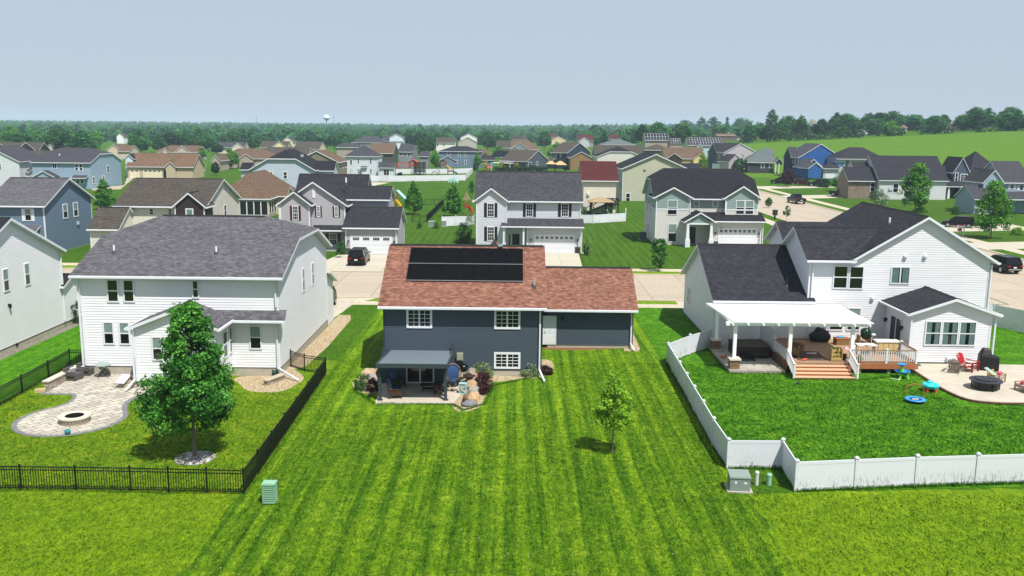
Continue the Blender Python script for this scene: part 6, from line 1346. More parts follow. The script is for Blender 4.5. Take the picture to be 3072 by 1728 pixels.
for z in (.02,.52,.66): m.cbox((0,0,z), .46,.34,.05)
for x in (-.2,.2):
    for y in (-.14,.14): m.box(x-.025,y-.025,0,x+.025,y+.025,.66)
for y in (-.15,.15): m.bar((-.2,y,.06),(.2,y,.5),.03); m.bar((.2,y,.06),(-.2,y,.5),.03)
m.build('frame', LANT, t); m = MB(); m.tube([(-.12,0,.66),(-.1,0,.82),(.1,0,.82),(.12,0,.66)], .015, 6); m.build('handle', LANT, t)
def rocky(label, p, rx, ry, rz_, seed, col):
    m = MB(); m.ball((0,0,rz_*.55), rx, ry, rz_, 14, jit=.22, seed=seed, rot=seed); o = m.build('boulder', mat('boulder_'+col, col, .9, .28, 3.5, bump=.5), smooth=True); o.location = (p[0],p[1],0)
    md = o.modifiers.new('s', 'SUBSURF'); md.levels = md.render_levels = 1; return tag(o, label, 'boulder', 'boulders round the covered patio')
for lab, q, a, b_, c, sd, col in (('flat tan boulder at the back left of the covered patio', C(1,330,565), .68,.5,.36,1,'a08d72'), ('rounded grey boulder in front of the flat tan one', C(1,410,640), .5,.42,.32,2,'8f8a82'), ('small tan boulder against the left patio post', C(1,475,540), .3,.3,.28,3,'96806a'),
    ('pink-brown boulder by the dark red shrub', C(1,2120,660), .5,.42,.38,4,'99786a'), ('grey-tan boulder behind the pink-brown one', C(1,2090,580), .45,.4,.4,5,'857d70'), ('tan boulder below the pink-brown one', C(1,2090,780), .48,.4,.36,6,'9a8460'), ('grey speckled boulder between two tan ones', C(1,2130,870), .45,.4,.34,7,'87857f'),
    ('large smooth tan boulder nearest the lawn edge', C(1,2120,985), .6,.44,.36,8,'a88a66'), ('dark brown upright boulder next to the teal lantern', C(1,2015,985), .3,.3,.3,9,'6f5a42'), ('dark grey flat boulder at the tip of the pebble bed', C(1,2060,1065), .55,.38,.22,10,'6b6b6c')):
    rocky(lab, P(q), a, b_, c, sd, col)
m = MB(); m.ball((0,0,.12),.13,.13,.13,12); o = m.build('garden_ball', mat('enamel_black','08080a',.15,.02), smooth=True); o.location = tuple(P(C(1,1945,1050)))[:2]+(0,); tag(o, 'small glossy black garden ball at the tip of the pebble bed', 'garden ball')
# ================= left patio furniture
GWICK = mat('grey_wicker','4d4947',.75,.25,26); PALEC = mat('pale_cushion','b9b2b8',.9,.06)
def wicker_cube(label, loc, rz):
    t = thing('wicker_armchair', label, 'chair', loc, rz); m = MB(); m.box(-.42,-.42,.04,.42,.42,.34); m.build('seat_base', GWICK, t); m = MB(); m.box(-.42,.30,.34,.42,.46,.78); m.build('backrest', GWICK, t)
    for s in (-1,1): m = MB(); m.box(s*.42-.08,-.42,.34,s*.42+.06,.30,.60); m.build('arm', GWICK, t)
    m = MB(); m.box(-.34,-.42,.34,.34,.28,.44); m.build('seat_cushion', mat('dark_cushion','4b4a50',.9,.1), t); return t
p = P(C(5,640,450)); wicker_cube('grey wicker armchair with a pale pillow, nearer the paver circle', (p.x-.1,p.y+.35,.04), rad(78)); 
pp = (p.x-.2,p.y+.4); m = MB(); m.cbox((0,0,.62), .42,.14,.38, rad(60), 0, .3); o = m.build('pillow', PALEC, smooth=False); o.location = (pp[0],pp[1]+.05,.02); md = o.modifiers.new('b','BEVEL'); md.width = .06; md.segments = 3; tag(o, 'pale pillow on the grey wicker armchair', 'pillow')
p2 = P(C(5,860,360)); wicker_cube('grey wicker armchair close to the white house wall', (p2.x-.1,p2.y+.25,.04), rad(85))
p3 = P(C(5,760,395)); t = thing('wicker_table', 'small grey wicker side table between two armchairs', 'table', (p3.x-.3,p3.y+.25,.04), rad(80)); m = MB(); m.box(-.26,-.3,.0,.26,.3,.4); m.build('base', GWICK, t); m = MB(); m.box(-.29,-.33,.4,.29,.33,.44); m.build('table_top', GWICK, t)
t = thing('bistro_table', 'round green-grey folding bistro table by the foundation wall', 'table', (-26.75,57.1,.04)); m = MB(); m.lathe([(0,.80),(.52,.80),(.53,.83),(0,.835)], n=28); m.build('table_top', mat('bistro_glass','7d938a',.15,.05), t)
for s in (-1,1): m = MB(); m.bar((s*.34,-.2,0),(-s*.3,-.16,.8),.03); m.bar((s*.34,.2,0),(-s*.3,.16,.8),.03); m.bar((s*.34,-.2,.03),(s*.34,.2,.03),.025); m.build('leg', BLACKM, t)
STWALL = masonry('wall_block','8f8674','b5ab97','564f44',.32,.12,.012)
t = thing('garden_wall', 'low stone wall with pale caps along the left edge of the patio', 'wall', (-29.0,53.9,0)); a, b_ = Vector(t.location), Vector((-28.75,58.0,0)); m = MB(a); m.bar(a+Vector((0,.2,.26)), b_+Vector((0,0,.26)), .34, .52); m.build('blocks', STWALL, t, uv=True)
m = MB(a); m.bar(a+Vector((0,.15,.55)), b_+Vector((0,0,.55)), .44, .08); m.build('cap_stone', mat('cap_stone','bdb5a4',.85,.1), t)
t = thing('stone_block', 'short tan stone step at the front end of the low wall', 'step', (-29.15,53.7,0)); m = MB(); m.cbox((0,0,.08),.6,.4,.22,.3); m.build('block', mat('tan_stone','a8946c',.9,.2), t)
c = P(C(5,660,1060)); t = thing('fire_pit', 'round stone fire pit in the middle of the paver circle', 'fire pit', (-24.3,48.05,.03)); 
m = MB(); R0, R1 = .52, .82; m.lathe([(R1,0),(R1,.30)], n=26); m.lathe([(R0,.30),(R0,.0)], n=26); m.build('stone_ring', masonry('pit_stone','877c6b','aaa08c','4b443b',.3,.13,.014), t, uv=True); m = MB(); m.lathe([(R1+.04,.30),(R1+.04,.38),(R0-.02,.38),(R0-.02,.30),(R1+.04,.30)], n=26); m.build('cap_ring', mat('cap_stone','bdb5a4',.85,.1), t); m = MB(); m.lathe([(R0,.08),(0,.06)], n=20); m.lathe([(R0-.025,.37),(R0-.025,.05)], n=26); m.build('fire_bowl', mat('soot','0b0a09',.95,.2), t)
p = P(C(5,555,1310)); m = MB(); m.ball((0,0,.15),.16,.16,.16,16); o = m.build('ball', mat('teal_rubber','14747a',.5,.05), smooth=True); o.location = (p.x,p.y,.02); tag(o, 'teal ball at the edge of the paver circle', 'ball')
t = thing('garden_steps', 'three stone steps from the white bay down to the patio', 'steps', (-23.6,55.0,0)); 
for i in range(3): m = MB(); m.box(-1.1+.0,-.35+.34*i,.03,.0,-.02+.34*i,.17*(i+1)+.03); m.build('step', mat('step_stone','98917f',.85,.15), t)
o = MB(); o.cbox((0,0,.42),.62,1.05,.12,rad(-6),0,rad(18)); q = o.build('lounge_cushion', PALEC); q.location = (-24.55,55.0,.08); tag(q, 'pale lounge cushion leaning on the stone steps', 'cushion'); md = q.modifiers.new('b','BEVEL'); md.width = .05; md.segments = 3
p = P(A(1,2075,1290)); t = thing('hose_reel', 'green hose reel standing on the gravel by the white house corner', 'hose reel', (p.x,p.y,0)); m = MB(); m.tube([(-.12,0,.32),(.12,0,.32)], .2, 16); m.build('hose', mat('green_hose','0f3b2c',.6,.2), t)
for s in (-1,1): m = MB(); m.tube([(s*.16,-.2,0),(s*.16,0,.55),(s*.16,.2,0)], .018, 6); m.build('frame', BLACKM, t)
t = thing('retaining_wall', 'stub of stone wall with a flat cap on the gravel bed', 'wall', (-15.35,56.3,0), rad(-25)); m = MB(); m.box(-.16,-.8,0,.16,.9,.3); m.build('blocks', STWALL, t, uv=True); m = MB(); m.box(-.22,-.85,.3,.22,.95,.38); m.build('cap_stone', mat('cap_stone2','a59a86',.85,.1), t)
# ================= deck, steps and railing of the right house
DECK = masonry('deck_boards','8c6f58','9c7f66','4a3a2d',4.0,.145,.008,rad(0),'Object'); RISER = mat('deck_riser','9a5f3c',.6,.15,3); TREAD = mat('deck_tread','c29a7c',.6,.10,4)
t = thing('deck', 'brown composite deck with four wide steps and a white railing, under the white pergola', 'deck', (19,60,0)); o = Vector(t.location)
m = MB(o); m.box(18.95,59.95,.62,23.3,67.2,.75); m.box(23.3,59.95,.62,27.85,67.2,.748); m.build('boards', DECK, t)
m = MB(o); m.box(23.2,59.88,.36,27.92,59.96,.74); m.box(27.85,59.9,.36,27.93,62.6,.74); m.build('fascia', RISER, t)
m = MB(o); m.box(18.85,59.9,.1,18.94,66.9,.74); m.build('side_skirt', mat('deck_skirt_board','5a4230',.7,.2), t)
for i in range(4):
    y = 58.3+.41*i; z = .15*(i+1)+.0
    m = MB(o); m.box(19.0,y+.03,z-.16,23.05,y+.06,z-.04); m.build('riser', RISER, t); m = MB(o); m.box(18.98,y,z-.04,23.08,y+.44,z); m.build('tread', TREAD, t)
for x in (24.0,26.0,27.4): m = MB(o); m.box(x-.09,60.0,0,x+.09,60.2,.4); m.build('pier', mat('pier_wood','8d8471',.8,.15), t)
RAILW = mat('rail_white','cfd1d2',.45,.03)
def rail(pts, hgt=.95, cap=None, posts=(True,True), infill=True):
    a, b_ = Vector(pts[0]), Vector(pts[1]); up = Vector((0,0,1))
    m = MB(o)
    m.bar(a+up*(hgt-.02), b_+up*(hgt-.02), .09, .06); m.bar(a+up*.1, b_+up*.1, .06, .07); m.build('rail', cap or RAILW, t)
    n = max(2, int((b_-a).length/.15)); m = MB(o)
    for i in range(1, n): c = a.lerp(b_, i/n); m.bar(c+up*.12, c+up*(hgt-.04), .045)
    m.build('balusters', RAILW, t)
    for p, ok in zip((a,b_), posts):
        if ok: m = MB(o); m.cbox(p+up*(hgt/2), .13,.13,hgt+.06); m.cbox(p+up*(hgt+.06), .18,.18,.05); m.build('post', RAILW, t)
CAPW = mat('rail_cap_wood','8a6850',.6,.1)
rail(((23.45,60.0,.75),(25.75,60.0,.75)), .92, CAPW); rail(((25.75,60.0,.75),(27.8,60.0,.75)), .92, CAPW, (False,True)); rail(((27.8,60.0,.75),(27.8,62.5,.75)), .92, CAPW, (False,True))
rail(((23.2,60.0,.75),(23.2,58.35,.1)), .92, None, (False,True)); rail(((18.95,60.0,.75),(18.95,58.35,.1)), .92, None, (False,True)); rail(((18.95,60.0,.75),(18.95,63.0,.75)), .92, CAPW, (False,True))
m = MB(o); m.box(18.9,63.0,.75,18.98,66.9,2.35); m.build('privacy_panel', mat('frosted_panel','b9bcc0',.4,.06), t); m = MB(o); m.box(18.93,60.1,.85,18.97,62.95,1.6); m.build('wind_panel', mat('frosted_panel','b9bcc0',.4,.06), t)
# ================= pergola with the bright white roof
kr = N('translucent_white'); kr.b.inputs['Base Color'].default_value = (.86,.87,.87,1); kr.b.inputs['Roughness'].default_value = .4; trl = kr.n('ShaderNodeBsdfTranslucent'); trl.inputs[0].default_value = (.8,.82,.84,1); msr = kr.n('ShaderNodeMixShader'); msr.inputs[0].default_value = .5; kr.l(kr.b.outputs[0], msr.inputs[1]); kr.l(trl.outputs[0], msr.inputs[2]); kr.l(msr.outputs[0], kr.t.nodes['Material Output'].inputs[0]); PROOF = kr.m
t = thing('pergola', 'white pergola with a solid bright white roof over hot tub and deck', 'pergola', (15,60,0)); o = Vector(t.location); PW = mat('pergola_white','eceeee',.4,.02)
zf = PY(C(2,1500,372), 60.1).z; zb = PY(C(2,1000,72), 67.0).z
m = MB(o); m.hexa([(15.1,59.75,zf),(24.6,59.75,zf),(24.75,67.0,zb),(14.7,67.0,zb),(15.1,59.75,zf+.07),(24.6,59.75,zf+.07),(24.75,67.0,zb+.07),(14.7,67.0,zb+.07)]); m.build('roof_panel', PROOF, t)
m = MB(o); m.box(14.7,60.1,zf-.28,24.3,60.2,zf-.04); m.box(14.7,60.32,zf-.28,24.3,60.42,zf-.04); m.build('front_beam', PW, t)
m = MB(o); m.box(14.7,66.7,zb-.3,24.6,66.85,zb-.05); m.build('back_beam', PW, t)
for i in range(10):
    x = 15.0+i*1.03; m = MB(o); m.hexa([(x-.04,59.45,zf-.14),(x+.04,59.45,zf-.14),(x+.04,66.9,zb-.14),(x-.04,66.9,zb-.14),(x-.04,59.45,zf-.01),(x+.04,59.45,zf-.01),(x+.04,66.9,zb-.01),(x-.04,66.9,zb-.01)]); m.build('rafter', PW, t)
for x, z0 in ((15.35,.95),(19.15,.75),(23.42,.75)): m = MB(o); m.box(x-.11,60.16,z0,x+.11,60.38,zf-.2); m.build('post', PW, t)
m = MB(o); m.box(15.3,65.9,.95,15.52,66.12,zb-.2); m.build('post', PW, t)
for y in (60.27,66.0): m = MB(o); m.box(15.05,y-.33,.2,15.7,y+.33,.84); m.build('pillar', masonry('pillar_stone','7a5a42','94745a','3d2c20',.3,.12,.012), t, uv=True); m = MB(o); m.box(14.98,y-.4,.84,15.77,y+.4,.95); m.build('pillar_cap', mat('cap_stone','bdb5a4',.85,.1), t)
# ================= hot tub
t = thing('hot_tub', 'covered dark brown hot tub beside the deck', 'hot tub', (17.35,64.1,.22)); m = MB(); m.box(-1.2,-1.15,0,1.2,1.15,.78); m.build('skirt', mat('tub_skirt','231c19',.5,.15,3), t)
for s in (-1,1): m = MB(); m.hexa([(-1.24,min(0,s*1.19)+.008,.78),(1.24,min(0,s*1.19)+.008,.78),(1.24,max(0,s*1.19)-.008,.78),(-1.24,max(0,s*1.19)-.008,.78)]+[(-1.24,min(0,s*1.19)+.008,.88 if s < 0 else .92),(1.24,min(0,s*1.19)+.008,.88 if s < 0 else .92),(1.24,max(0,s*1.19)-.008,.92 if s < 0 else .88),(-1.24,max(0,s*1.19)-.008,.92 if s < 0 else .88)]); m.build('cover', mat('tub_cover','2e211d',.55,.15,2), t)
m = MB(); m.box(-.9,-1.17,.30,1.1,-1.15,.36); m.build('trim_strip', mat('tub_trim','4d443f',.5,.1), t)
t = thing('tub_step', 'black two-tread step in front of the hot tub', 'step', (16.9,62.45,.22)); 
for i in range(2): m = MB(); m.box(-.42,-.3+.3*i,.16+.2*i,.42,.0+.3*i,.2+.2*i); m.build('tread', BLACKM, t)
for s in (-1,1): m = MB(); m.hexa([(s*.42-.03,-.3,0),(s*.42+.03,-.3,0),(s*.42+.03,.3,0),(s*.42-.03,.3,0),(s*.42-.03,-.3,.16),(s*.42+.03,-.3,.16),(s*.42+.03,.3,.38),(s*.42-.03,.3,.38)]); m.build('side', BLACKM, t)
p = P(C(2,400,965), .22); t = thing('wooden_tray', 'small wooden tray on the hot tub pad', 'tray', (p.x,p.y,.22), rad(35)); m = MB(); m.box(-.3,-.18,0,.3,.18,.03); m.build('bottom', TREAD, t); m = MB()
for a in ((-.3,-.18,.3,-.15),(-.3,.15,.3,.18),(-.3,-.18,-.27,.18),(.27,-.18,.3,.18)): m.box(a[0],a[1],.03,a[2],a[3],.1)
m.build('rim', RISER, t)
# ================= on the deck
TEAK = mat('teak','7a5c38',.65,.2,8); OLIVE = mat('olive_cushion','6b6a58',.9,.1)
def lounge(label, loc, rz, w=.75, cush=OLIVE, wood=TEAK, pil=None):
    t = thing('wooden_armchair', label, 'chair', loc, rz); m = MB()
    m.box(-w/2,-.36,.26,w/2,.36,.32); m.build('seat_frame', wood, t); m = MB(); m.hexa([(-w/2,.3,.32),(w/2,.3,.32),(w/2,.35,.32),(-w/2,.35,.32),(-w/2,.42,.74),(w/2,.42,.74),(w/2,.47,.74),(-w/2,.47,.74)]); m.build('backrest', wood, t)
    for s in (-1,1):
        m = MB(); m.box(s*w/2-.05,-.40,.54,s*w/2+.05,.44,.59); m.box(s*w/2-.02,-.33,.40,s*w/2+.02,.36,.45); m.build('arm', wood, t)
        for y in (-.36,.38): m = MB(); m.box(s*w/2-.035,y-.035,0,s*w/2+.035,y+.035,.54); m.build('leg', wood, t)
    m = MB(); m.box(-w/2+.06,-.36,.32,w/2-.06,.28,.44); m.build('seat_cushion', cush, t); return t
lounge('teak armchair with a folded blanket, on the deck near the house wall', (20.6,63.2,.75), rad(150))
lounge('teak armchair facing away at the deck edge by the wind panel', (19.75,61.5,.75), rad(-100))
p = P(C(2,1440,700), 1.0); m = MB(); m.cbox((0,0,.15),.4,.14,.36,.4,0,.3); q = m.build('pillow', mat('pink_cushion','b03a58',.9,.08)); q.location = (19.5,62.6,.95); tag(q, 'pink pillow showing behind the deck wind panel', 'pillow'); md = q.modifiers.new('b','BEVEL'); md.width = .05; md.segments = 2
t = thing('rug', 'dark brown rug on the deck in front of the chairs', 'rug', (20.9,61.5,.752), rad(0)); m = MB(); m.box(-1.0,-1.0,0,1.1,1.6,.012); m.build('pile', mat('rug_brown','4a3a2e',.95,.25,3), t)
p = P(C(2,1860,898), .76); t = thing('toy_bat', 'white toy bat lying on the deck rug', 'toy', (p.x,p.y,.79), rad(-5)); m = MB(); m.tube([(-.35,0,0),(.05,0,0),(.35,0,0)], .025, 8, r1=.07); m.build('club', WHITE, t)
p = P(C(2,1740,1010), .76); t = thing('toy_animal', 'orange toy lying at the top of the deck steps', 'toy', (p.x,p.y,.75)); m = MB(); m.ball((0,0,.07),.16,.09,.08,10); m.ball((.15,0,.12),.07,.06,.06,8); m.tube([(-.1,0,.06),(-.28,-.05,.03)],.03,6); m.build('body', mat('orange_plastic','c4522a',.5,.06), t, True)
t = thing('planter_shelf', 'tiered wooden planter shelf with green plants at the deck edge', 'planter', tuple(P(C(2,2190,1020),.75))[:2]+(.75,)); t.location.x += .35; t.location.y += .15
for i in range(3): m = MB(); m.box(-.34,-.25+.12*i,.05+.26*i,.34,-.02+.12*i,.25+.26*i); b2 = m.build('box', mat('planter_wood','a58a52',.7,.15), t); q_, mi = crown_q(300+i,'bush',.62,.14,.24+.26*i,14,14,.07,.3,.2); q_ = q_*np.array([1,.35,1])+np.array([0,-.13+.12*i,0]); me = quads_mesh('plant', q_, mi, PAL['maple']); f = bpy.data.objects.new('plant', me); SC.collection.objects.link(f); f.parent = b2
for s in (-1,1): m = MB(); m.box(s*.36-.02,-.28,0,s*.36+.02,.28,.9); m.build('side', mat('planter_wood','a58a52',.7,.15), t)
t = thing('flower_pot', 'black tapered flower pot beside the tiered planter', 'flower pot', (t.location.x+.62,t.location.y+.15,.75)); m = MB(); m.lathe([(.12,0),(.22,.42),(.24,.42),(.2,.38),(0,.36)], n=16); m.build('pot', BLACKM, t); 
for i, (dx, lab) in enumerate(((.55,'white stone planter bowl at the deck edge'),(.95,'grey round stone pot at the deck edge'),(1.3,'dark leafy pot at the top of the steps by the railing'))):
    t2 = thing('flower_pot', lab, 'flower pot', (t.location.x-.35+dx,60.25,.75)); m = MB(); m.lathe([(.1,0),(.17,.08),(.16,.2),(.12,.2),(0,.17)], n=12); m.build('pot', (WTRIM, mat('stone_pot','8b8983',.8,.2), mat('dark_pot','23272a',.6,.1))[i], t2)
    if i == 2: shrub('dark green leaves growing in the pot by the stair railing', None, .4, .4, 'maple', 61, loc=(t2.location.x,60.25), z=.9, leaf=.08, n=14, name='potted_plant', cat='plant')
t = thing('covered_grill', 'dark bag-like covered heap against the house wall on the deck', 'grill cover', (23.3,66.3,.75)); m = MB(); m.ball((0,0,.35),.8,.45,.6,14,jit=.12,seed=4); m.ball((-.1,0,.75),.35,.3,.32,12,jit=.12,seed=5); m.build('cover', mat('black_cover','0b0b0d',.55,.2,4), t, True)
t = thing('storage_box', 'brown storage box behind the deck railing', 'box', (24.6,65.4,.75), rad(5)); m = MB(); m.box(-.5,-.3,0,.5,.3,.45); m.build('body', TEAK, t); m = MB(); m.box(-.53,-.33,.45,.53,.33,.52); m.build('lid', RISER, t)
t = thing('toy_pool', 'blue folded toy on top of the brown storage box', 'toy', (24.5,65.4,1.27)); m = MB(); m.ball((0,0,.05),.35,.16,.07,10); m.build('body', mat('sky_blue_plastic','2a8cc4',.45,.05), t, True)
t = thing('ceramic_grill', 'dark green domed ceramic grill by the house corner on the deck', 'grill', (26.6,66.0,.75)); m = MB(); m.lathe([(.2,.3),(.36,.5),(.38,.75)], n=18); m.build('bowl', mat('green_enamel','0a2c1d',.2,.05), t, True); m = MB(); m.lathe([(.39,.75),(.35,.98),(.2,1.12),(0,1.16)], n=18); m.build('lid', mat('green_enamel','0a2c1d',.2,.05), t, True)
for s in (-1,1): m = MB(); m.box(s*.5-.05,-.3,0,s*.5+.05,.3,.6); m.build('stand', TEAK, t)
t = thing('outdoor_table', 'pale table with a stack of boards behind the railing', 'table', (25.35,62.6,.75)); m = MB(); m.box(-.7,-.35,.62,.7,.35,.7); m.build('table_top', mat('pale_board','c9c5be',.6,.08), t)
for x in (-.6,.6):
    for y in (-.28,.28): m = MB(); m.box(x-.04,y-.04,0,x+.04,y+.04,.62); m.build('leg', mat('pale_board','c9c5be',.6,.08), t)
t = thing('outdoor_cabinet', 'cream outdoor serving cabinet with a light top behind the railing', 'cabinet', (26.9,62.9,.75)); m = MB(); m.box(-.75,-.35,.1,.75,.35,.85); m.build('body', mat('cream_paint','c7b893',.6,.06), t); m = MB(); m.box(-.85,-.42,.85,.85,.42,.93); m.build('table_top', mat('pale_board','c9c5be',.6,.08), t)
for i in range(4): m = MB(); m.box(-.7+.36*i,-.38,.15,-.4+.36*i,-.35,.8); m.build('door', mat('cream_door2','b9a271',.6,.1), t)
t = thing('floor_lamp', 'white bent garden lamp standing behind the railing', 'lamp', (25.4,61.9,.75)); m = MB(); m.tube([(0,0,0),(0,0,1.3),(.05,0,1.5)], .025, 6); m.build('pole', WHITE, t); m = MB(); m.ball((.12,0,1.55),.16,.09,.1,10); m.build('lamp_head', WHITE, t)
for i, x in enumerate((24.5,24.9,25.2)): t = thing('toy', ('pink and white toy lying on the deck behind the railing','tan play ramp lying on the deck behind the railing','cream toy block on the deck behind the railing')[i], 'toy', (x,63.9+.3*i,.75), .3*i); m = MB(); m.hexa([(-.22,-.15,0),(.22,-.15,0),(.22,.15,0),(-.22,.15,0),(-.18,-.1,.12),(.05,-.1,.16),(.05,.1,.16),(-.18,.1,.12)]); m.build('body', (mat('pink_plastic','c9a0ac',.5,.06), mat('tan_plastic','b0844c',.5,.06), mat('cream_plastic','d8cfc0',.5,.05))[i], t)
# ================= lower patio
def adirondack(label, loc, rz, m_, s=1.0, name='adirondack_chair', group=None):
    t = thing(name, label, 'chair', loc, rz, group); t.scale = (s,)*3
    m = MB(); 
    for i in range(5): y = -.35+.14*i; z = .38-.05*i; m.cbox((0,y,z), .56,.12,.025, 0, 0, rad(-18))
    m.build('seat', m_, t); m = MB()
    for i in range(6):
        x = -.26+.104*i; hgt = .98-abs(i-2.5)*.05; m.hexa([(x-.043,.30,.15),(x+.043,.30,.15),(x+.043,.32,.15),(x-.043,.32,.15),(x*1.12-.045,.62,hgt),(x*1.12+.045,.62,hgt),(x*1.12+.045,.64,hgt),(x*1.12-.045,.64,hgt)])
    m.bar((-.34,.52,.62),(.34,.52,.62),.03,.08); m.build('backrest', m_, t)
    for s_ in (-1,1):
        m = MB(); m.box(s_*.38-.07,-.44,.54,s_*.38+.07,.42,.57); m.build('arm', m_, t)
        m = MB(); m.box(s_*.33-.02,-.42,0,s_*.33+.02,-.32,.54); m.build('leg', m_, t)
        m = MB(); m.hexa([(s_*.3-.02,-.4,.34),(s_*.3+.02,-.4,.34),(s_*.3+.02,.6,.0),(s_*.3-.02,.6,.0),(s_*.3-.02,-.4,.42),(s_*.3+.02,-.4,.42),(s_*.3+.02,.68,.0),(s_*.3-.02,.68,.0)]); m.build('leg', m_, t)
    return t
adirondack('weathered grey adirondack chair on the concrete patio', (30.75,60.35,.08), rad(140), mat('grey_slats','7f7468',.7,.12), 1.12)
adirondack('red adirondack chair next to the grey one', (31.85,60.75,.08), rad(35), mat('red_slats','a01c20',.5,.06), 1.2)
p = P(C(4,1930,540)); t = thing('covered_grill', 'tall black covered grill at the sunroom corner', 'grill cover', (33.35,61.1,.08), rad(-15)); m = MB()
m.hexa([(-.65,-.45,0),(.65,-.45,0),(.65,.4,0),(-.65,.4,0),(-.62,-.42,1.1),(.62,-.42,1.02),(.62,.38,1.02),(-.62,.38,1.1)]); m.hexa([(-.6,-.42,1.06),(.18,-.42,1.03),(.18,.38,1.03),(-.6,.38,1.06),(-.42,-.2,1.55),(.06,-.2,1.5),(.06,.2,1.5),(-.42,.2,1.55)]); q = m.build('cover', mat('black_cover','0b0b0d',.55,.2,4), t); md = q.modifiers.new('b','BEVEL'); md.width = .08; md.segments = 2
p = P(C(4,1930,900)); t = thing('fire_table', 'round black fire table with a raised lid on the patio', 'fire table', (30.75,56.35,.08)); m = MB(); m.lathe([(.78,.06),(.80,.5)], n=28); m.build('body', mat('enamel_dark','0a0b0e',.4,.1), t, False); m = MB(); m.lathe([(0,.5),(.8,.5),(1.0,.56),(1.0,.60),(.66,.62)], n=32); m.build('table_top', mat('slate_top','2c2c33',.6,.15), t); m = MB(); m.lathe([(.66,.60),(.66,.68),(0,.69)], n=28); m.build('lid', mat('slate_lid','26262c',.55,.12), t)
for a in (.4,1.5,2.6,3.7,4.8,5.9): m = MB(); m.bar((.8*math.cos(a),.8*math.sin(a),0),(.82*math.cos(a),.82*math.sin(a),.5),.06); m.build('leg', BLACKM, t)
PINE = mat('pine','a3814c',.6,.15,8); GCU = mat('stone_cushion','8d8a84',.9,.08); PINKC = mat('pink_pillow','c9475e',.9,.06)
lounge('pine armchair with grey cushions and a throw behind the fire table', (32.25,57.85,.08), rad(40), .95, GCU, PINE); lounge('pine armchair cut by the right edge beside the fire table', (33.0,55.75,.08), rad(-75), .95, GCU, PINE)
for lab, loc, mm in (('pink pillow on the pine armchair behind the fire table', (32.45,57.95,.55), PINKC), ('pink pillow on the pine armchair at the right edge', (32.9,55.9,.55), PINKC), ('grey pillow on the pine armchair at the right edge', (33.25,56.0,.6), GCU)):
    m = MB(); m.cbox((0,0,.08),.48,.2,.34,.7,0,.35); q = m.build('pillow', mm); q.location = loc; md = q.modifiers.new('b','BEVEL'); md.width = .07; md.segments = 3; tag(q, lab, 'pillow')
m = MB(); m.cbox((0,0,0),.36,1.0,.08,.5,0,.45); q = m.build('throw', mat('green_throw','8aa396',.9,.12,6)); q.location = (31.95,58.0,.72); md = q.modifiers.new('b','BEVEL'); md.width = .035; md.segments = 2; tag(q, 'sage green throw hanging over the pine armchair', 'throw')
t = thing('garden_hose', 'green garden hose lying in loops on the patio by the wall', 'hose', (28.6,62.0,.09)); m = MB()
m.tube([(.75*math.cos(a)*(.5+.08*(a%3)),.28*math.sin(a)*(.8+.1*(a%2)),.02+.012*(a/3)) for a in np.linspace(0,19,70)], .022, 5); m.build('coil', mat('pale_green_hose','3f7a5c',.6,.1), t)
# ================= toys on the lawn
BL = mat('blue_plastic','1f86c6',.4,.04); GP = mat('lime_plastic','63b82c',.4,.05); TQ = mat('turquoise_plastic','2cb6bd',.4,.04)
p = P(C(4,420,700)); t = thing('water_table', 'blue and green water play table beside the deck', 'water table', (p.x,p.y+.25,0)); m = MB(); m.lathe([(.1,.36),(.4,.38),(.5,.52),(.46,.52),(.38,.42),(0,.40)], n=20); m.build('basin', BL, t)
for a in (.8,2.4,4.0,5.5): m = MB(); m.hexa([(.42*math.cos(a)-.07,.42*math.sin(a)-.05,0),(.42*math.cos(a)+.07,.42*math.sin(a)-.05,0),(.42*math.cos(a)+.07,.42*math.sin(a)+.05,0),(.42*math.cos(a)-.07,.42*math.sin(a)+.05,0),(.34*math.cos(a)-.05,.34*math.sin(a)-.04,.42),(.34*math.cos(a)+.05,.34*math.sin(a)-.04,.42),(.34*math.cos(a)+.05,.34*math.sin(a)+.04,.42),(.34*math.cos(a)-.05,.34*math.sin(a)+.04,.42)]); m.build('leg', GP, t)
m = MB(); m.tube([(0,.1,.42),(-.03,.12,.85)], .12, 10, r1=.07); m.build('tower', GP, t); m = MB(); m.lathe([(.0,.84),(.2,.86),(.28,.96),(.24,.96),(0,.9)], (-.03,.12,0), 16); m.build('top_bowl', BL, t)
p = P(C(4,930,935)); t = thing('sand_table', 'turquoise covered sand table with orange feet at the patio edge', 'sand table', (p.x,p.y+.25,0)); m = MB(); m.lathe([(.3,.22),(.5,.26),(.56,.42),(.5,.5),(.3,.56),(0,.58)], n=8); m.build('body', TQ, t); m = MB(); m.ball((-.1,0,.62),.16,.14,.1,10); m.build('lid_handle', TQ, t)
for a in (.6,2.2,3.8,5.3): m = MB(); m.lathe([(.11,0),(.11,.24),(.08,.26)], (.38*math.cos(a),.38*math.sin(a),0), 10); m.build('foot', mat('orange_plastic','c4522a',.5,.06), t)
p = P(C(4,640,1120)); t = thing('trampoline', 'small blue-rimmed toddler trampoline with an orange handle', 'trampoline', (p.x,p.y+.1,0)); m = MB(); m.lathe([(.36,.20),(.44,.235),(.58,.235),(.62,.2),(.6,.17)], n=28); m.build('pad', BL, t); m = MB(); m.lathe([(0,.195),(.40,.2)], n=28); m.build('mat', mat('navy_mat','141a3a',.7,.1), t)
m = MB(); m.box(-.2,-.07,.2,.2,.07,.204); m.build('emblem', mat('emblem_white','d9d2d4',.6,.05), t)
for a in range(6): m = MB(); m.tube([(.52*math.cos(a*1.047),.52*math.sin(a*1.047),.18),(.52*math.cos(a*1.047),.52*math.sin(a*1.047),0)], .02, 6); m.build('leg', BLACKM, t)
